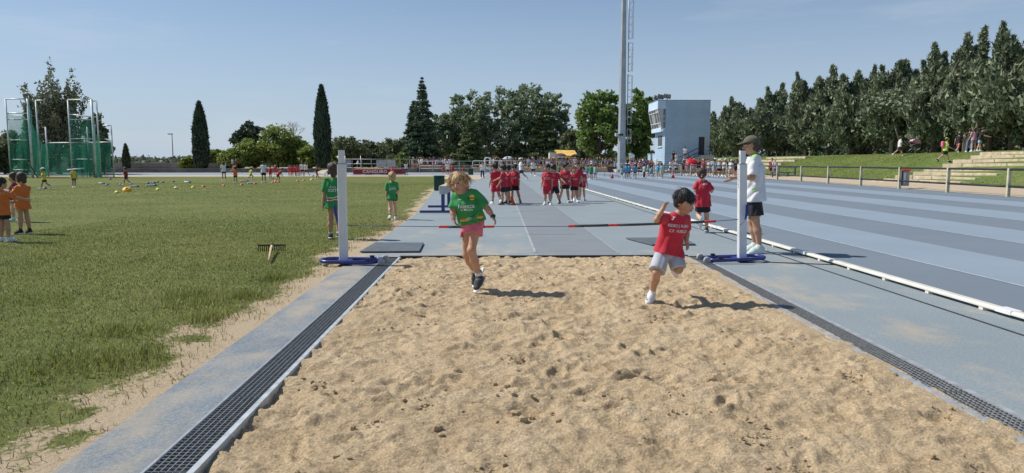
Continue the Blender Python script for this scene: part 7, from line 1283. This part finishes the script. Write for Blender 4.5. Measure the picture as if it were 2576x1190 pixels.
# bare tree
loc, H = tp(738, 298, 122, .3); bt_ = empty('bare_tree', loc, 0, 'leafless grey branches rising behind the light green trees', 'tree'); rr = np.random.default_rng(5); mb = MB(); mb.tube([(0, 0, 0), (0, 0, H * .45)], [.2, .12], 6); mb.build('trunk', BARK_P, bt_, True); mb = MB()
def twig(p, d, L, r, dep):
    q = p + d * L; mb.tube([p, (p + q) / 2 + rr.normal(size=3) * L * .06, q], [r, r * .8, r * .6], 4, cap=False)
    if dep:
        for _ in range(3): twig(q, nrm(d + rr.normal(size=3) * .45), L * .72, r * .58, dep - 1)
for _ in range(6): twig(np.array((0, 0, H * .42)), nrm(rr.normal(size=3) * .5 + np.array((0, 0, 1))), H * .2, .085, 3)
mb.build('branches', BARK_P, bt_, True)
# left: poplar and shrubs behind the cage
T('poplar_tree', 'tall loose poplar with upswept branches behind the throwing cage', 148, 157, 148, 84, 'sweep', 81, 0, n=9500, leaf=.145, clumps=75, tr=.26)
T('fir_tree', 'drooping conifer behind the left side of the throwing cage', 82, 250, 60, 80, 'tier', 82, 0, n=7000, trunk_h=.1, leaf=.17, tpow=.8, bmode='fir', tr=.15)
for i, (px, top, w, Y) in enumerate(((-20, 345, 110, 84), (50, 335, 90, 86), (105, 322, 70, 90), (242, 280, 60, 88), (262, 345, 44, 86), (200, 345, 60, 92))): T('leafy_tree', 'dark leafy shrub tree behind the throwing cage, %s from the left' % ORD[[0, 1, 2, 4, 5, 3][i]], px, top, w, Y, 'round', 85 + i, 0, group='shrub trees behind the throwing cage', n=5000, trunk_h=.05, leaf=.19, clumps=55, cr=.16)
# right: row of tall blue-green conifers on the terrace
rowr = ((1812, 282, 58, 40), (1842, 244, 50, 39), (1884, 252, 66, 38), (1934, 210, 66, 37), (1972, 262, 46, 40), (2024, 182, 70, 37), (2084, 165, 74, 38.5), (2140, 178, 64, 37), (2188, 152, 76, 38.5), (2240, 140, 74, 37), (2292, 152, 78, 39), (2345, 108, 84, 37.5), (2392, 118, 76, 39.5), (2424, 66, 80, 38), (2486, 88, 92, 38), (2540, 56, 104, 37.5), (2604, 70, 110, 38.5), (2680, 90, 110, 38))
for i, (px, top, w, xr) in enumerate(rowr):
    d = ray(px, 410); Y = xr * d.y / d.x; z0 = bz(xr, min(Y, 150)); T('conifer_tree', 'tall blue green conifer on the grass bank, %s from the tower' % ORD[i], px, top, w * (1.9 + .5 * ((i * 37) % 5) / 5), Y, 'spire', 100 + i, z0, group='row of tall conifers on the grass bank', n=16500, trunk_h=.12, leaf=.11 + Y * .0006, clumps=200, cr=.10, multi=3 + i % 2, tr=.17, bark=BARK_P if i % 4 == 1 else BARK)
for i, (px, top, w, xr) in enumerate(((1860, 290, 80, 47), (1950, 270, 90, 47), (2050, 250, 100, 47), (2160, 230, 110, 46), (2270, 220, 120, 46), (2370, 200, 130, 46), (2470, 180, 130, 46), (2580, 180, 140, 46))):
    d = ray(px, 410); Y = xr * d.y / d.x; T('conifer_tree', 'darker conifer of the second row on the bank, %s from the tower' % ORD[i], px, top, w, Y, 'spire', 130 + i, 2.1, group='second row of conifers on the bank', n=4500, trunk_h=.06, leaf=.28, clumps=80, cr=.16, multi=2, tr=.17)
for i, (px, Y, ln_) in enumerate(((2268, 64, .5), (2305, 63, .6))):
    p = D(px, 380, Y); mb = MB(); mb.tube([(0, 0, 0), (-ln_ * .5, 0, 1.2), (-ln_ * 1.6, .1, 2.9), (-ln_ * 2.6, .2, 4.6)], [.10, .08, .06, .03], 7); o = empty('leaning_trunk', (p.x, Y, bz(p.x, Y)), 0, 'thin pale leaning trunk behind the pushchair, %s one' % ('left' if i == 0 else 'right'), 'tree', 'leaning pale trunks'); mb.build('trunk', BARK_P, o, True)
    rr = np.random.default_rng(i); q = np.array((-ln_ * 2.6, .2, 4.6)) + rr.normal(size=(700, 3)) * .5; V, F = cards(q, rr, .15); link('crown', npmesh('crown', V, F), LEAF['ari'], o)
# far woodland that closes the view
rr = np.random.default_rng(99); Pf = []
for i in range(260):
    px = rr.uniform(-250, 2900); Y = rr.uniform(150, 215); t = rr.uniform(394, 404) - (10 if px > 1100 else 0); p = D(px, 410, Y); h = CAM_H + (410 - t) * px_m(Y); w = rr.uniform(3, 6); m = 170; g = unit(rr.normal(size=(m, 3))) * (rr.uniform(.3, 1, m) ** .5)[:, None] * np.array([w, w, h * .55]); g = g + np.array([p.x, Y, h * .5]); Pf.append(g[g[:, 2] > .1])
V, F = cards(np.concatenate(Pf), rr, .66); tag(link('distant_woodland', npmesh('distant_woodland', V, F), LEAF['far']), 'hazy line of distant trees along the horizon', 'woodland', kind='stuff')
rr = np.random.default_rng(98); n_ = 16000; y_ = rr.uniform(26, 125, n_); P_ = np.stack([rr.normal(48, 1.0, n_), y_, 2.0 + np.abs(rr.normal(0, 1.0, n_)) * (.6 + fbm(y_ * .25, y_ * 0, 3, 5))], 1); V, F = cards(P_, rr, .28); tag(link('undergrowth', npmesh('undergrowth', V, F), LEAF['pine']), 'dark undergrowth behind the conifers on the bank', 'undergrowth', kind='stuff')
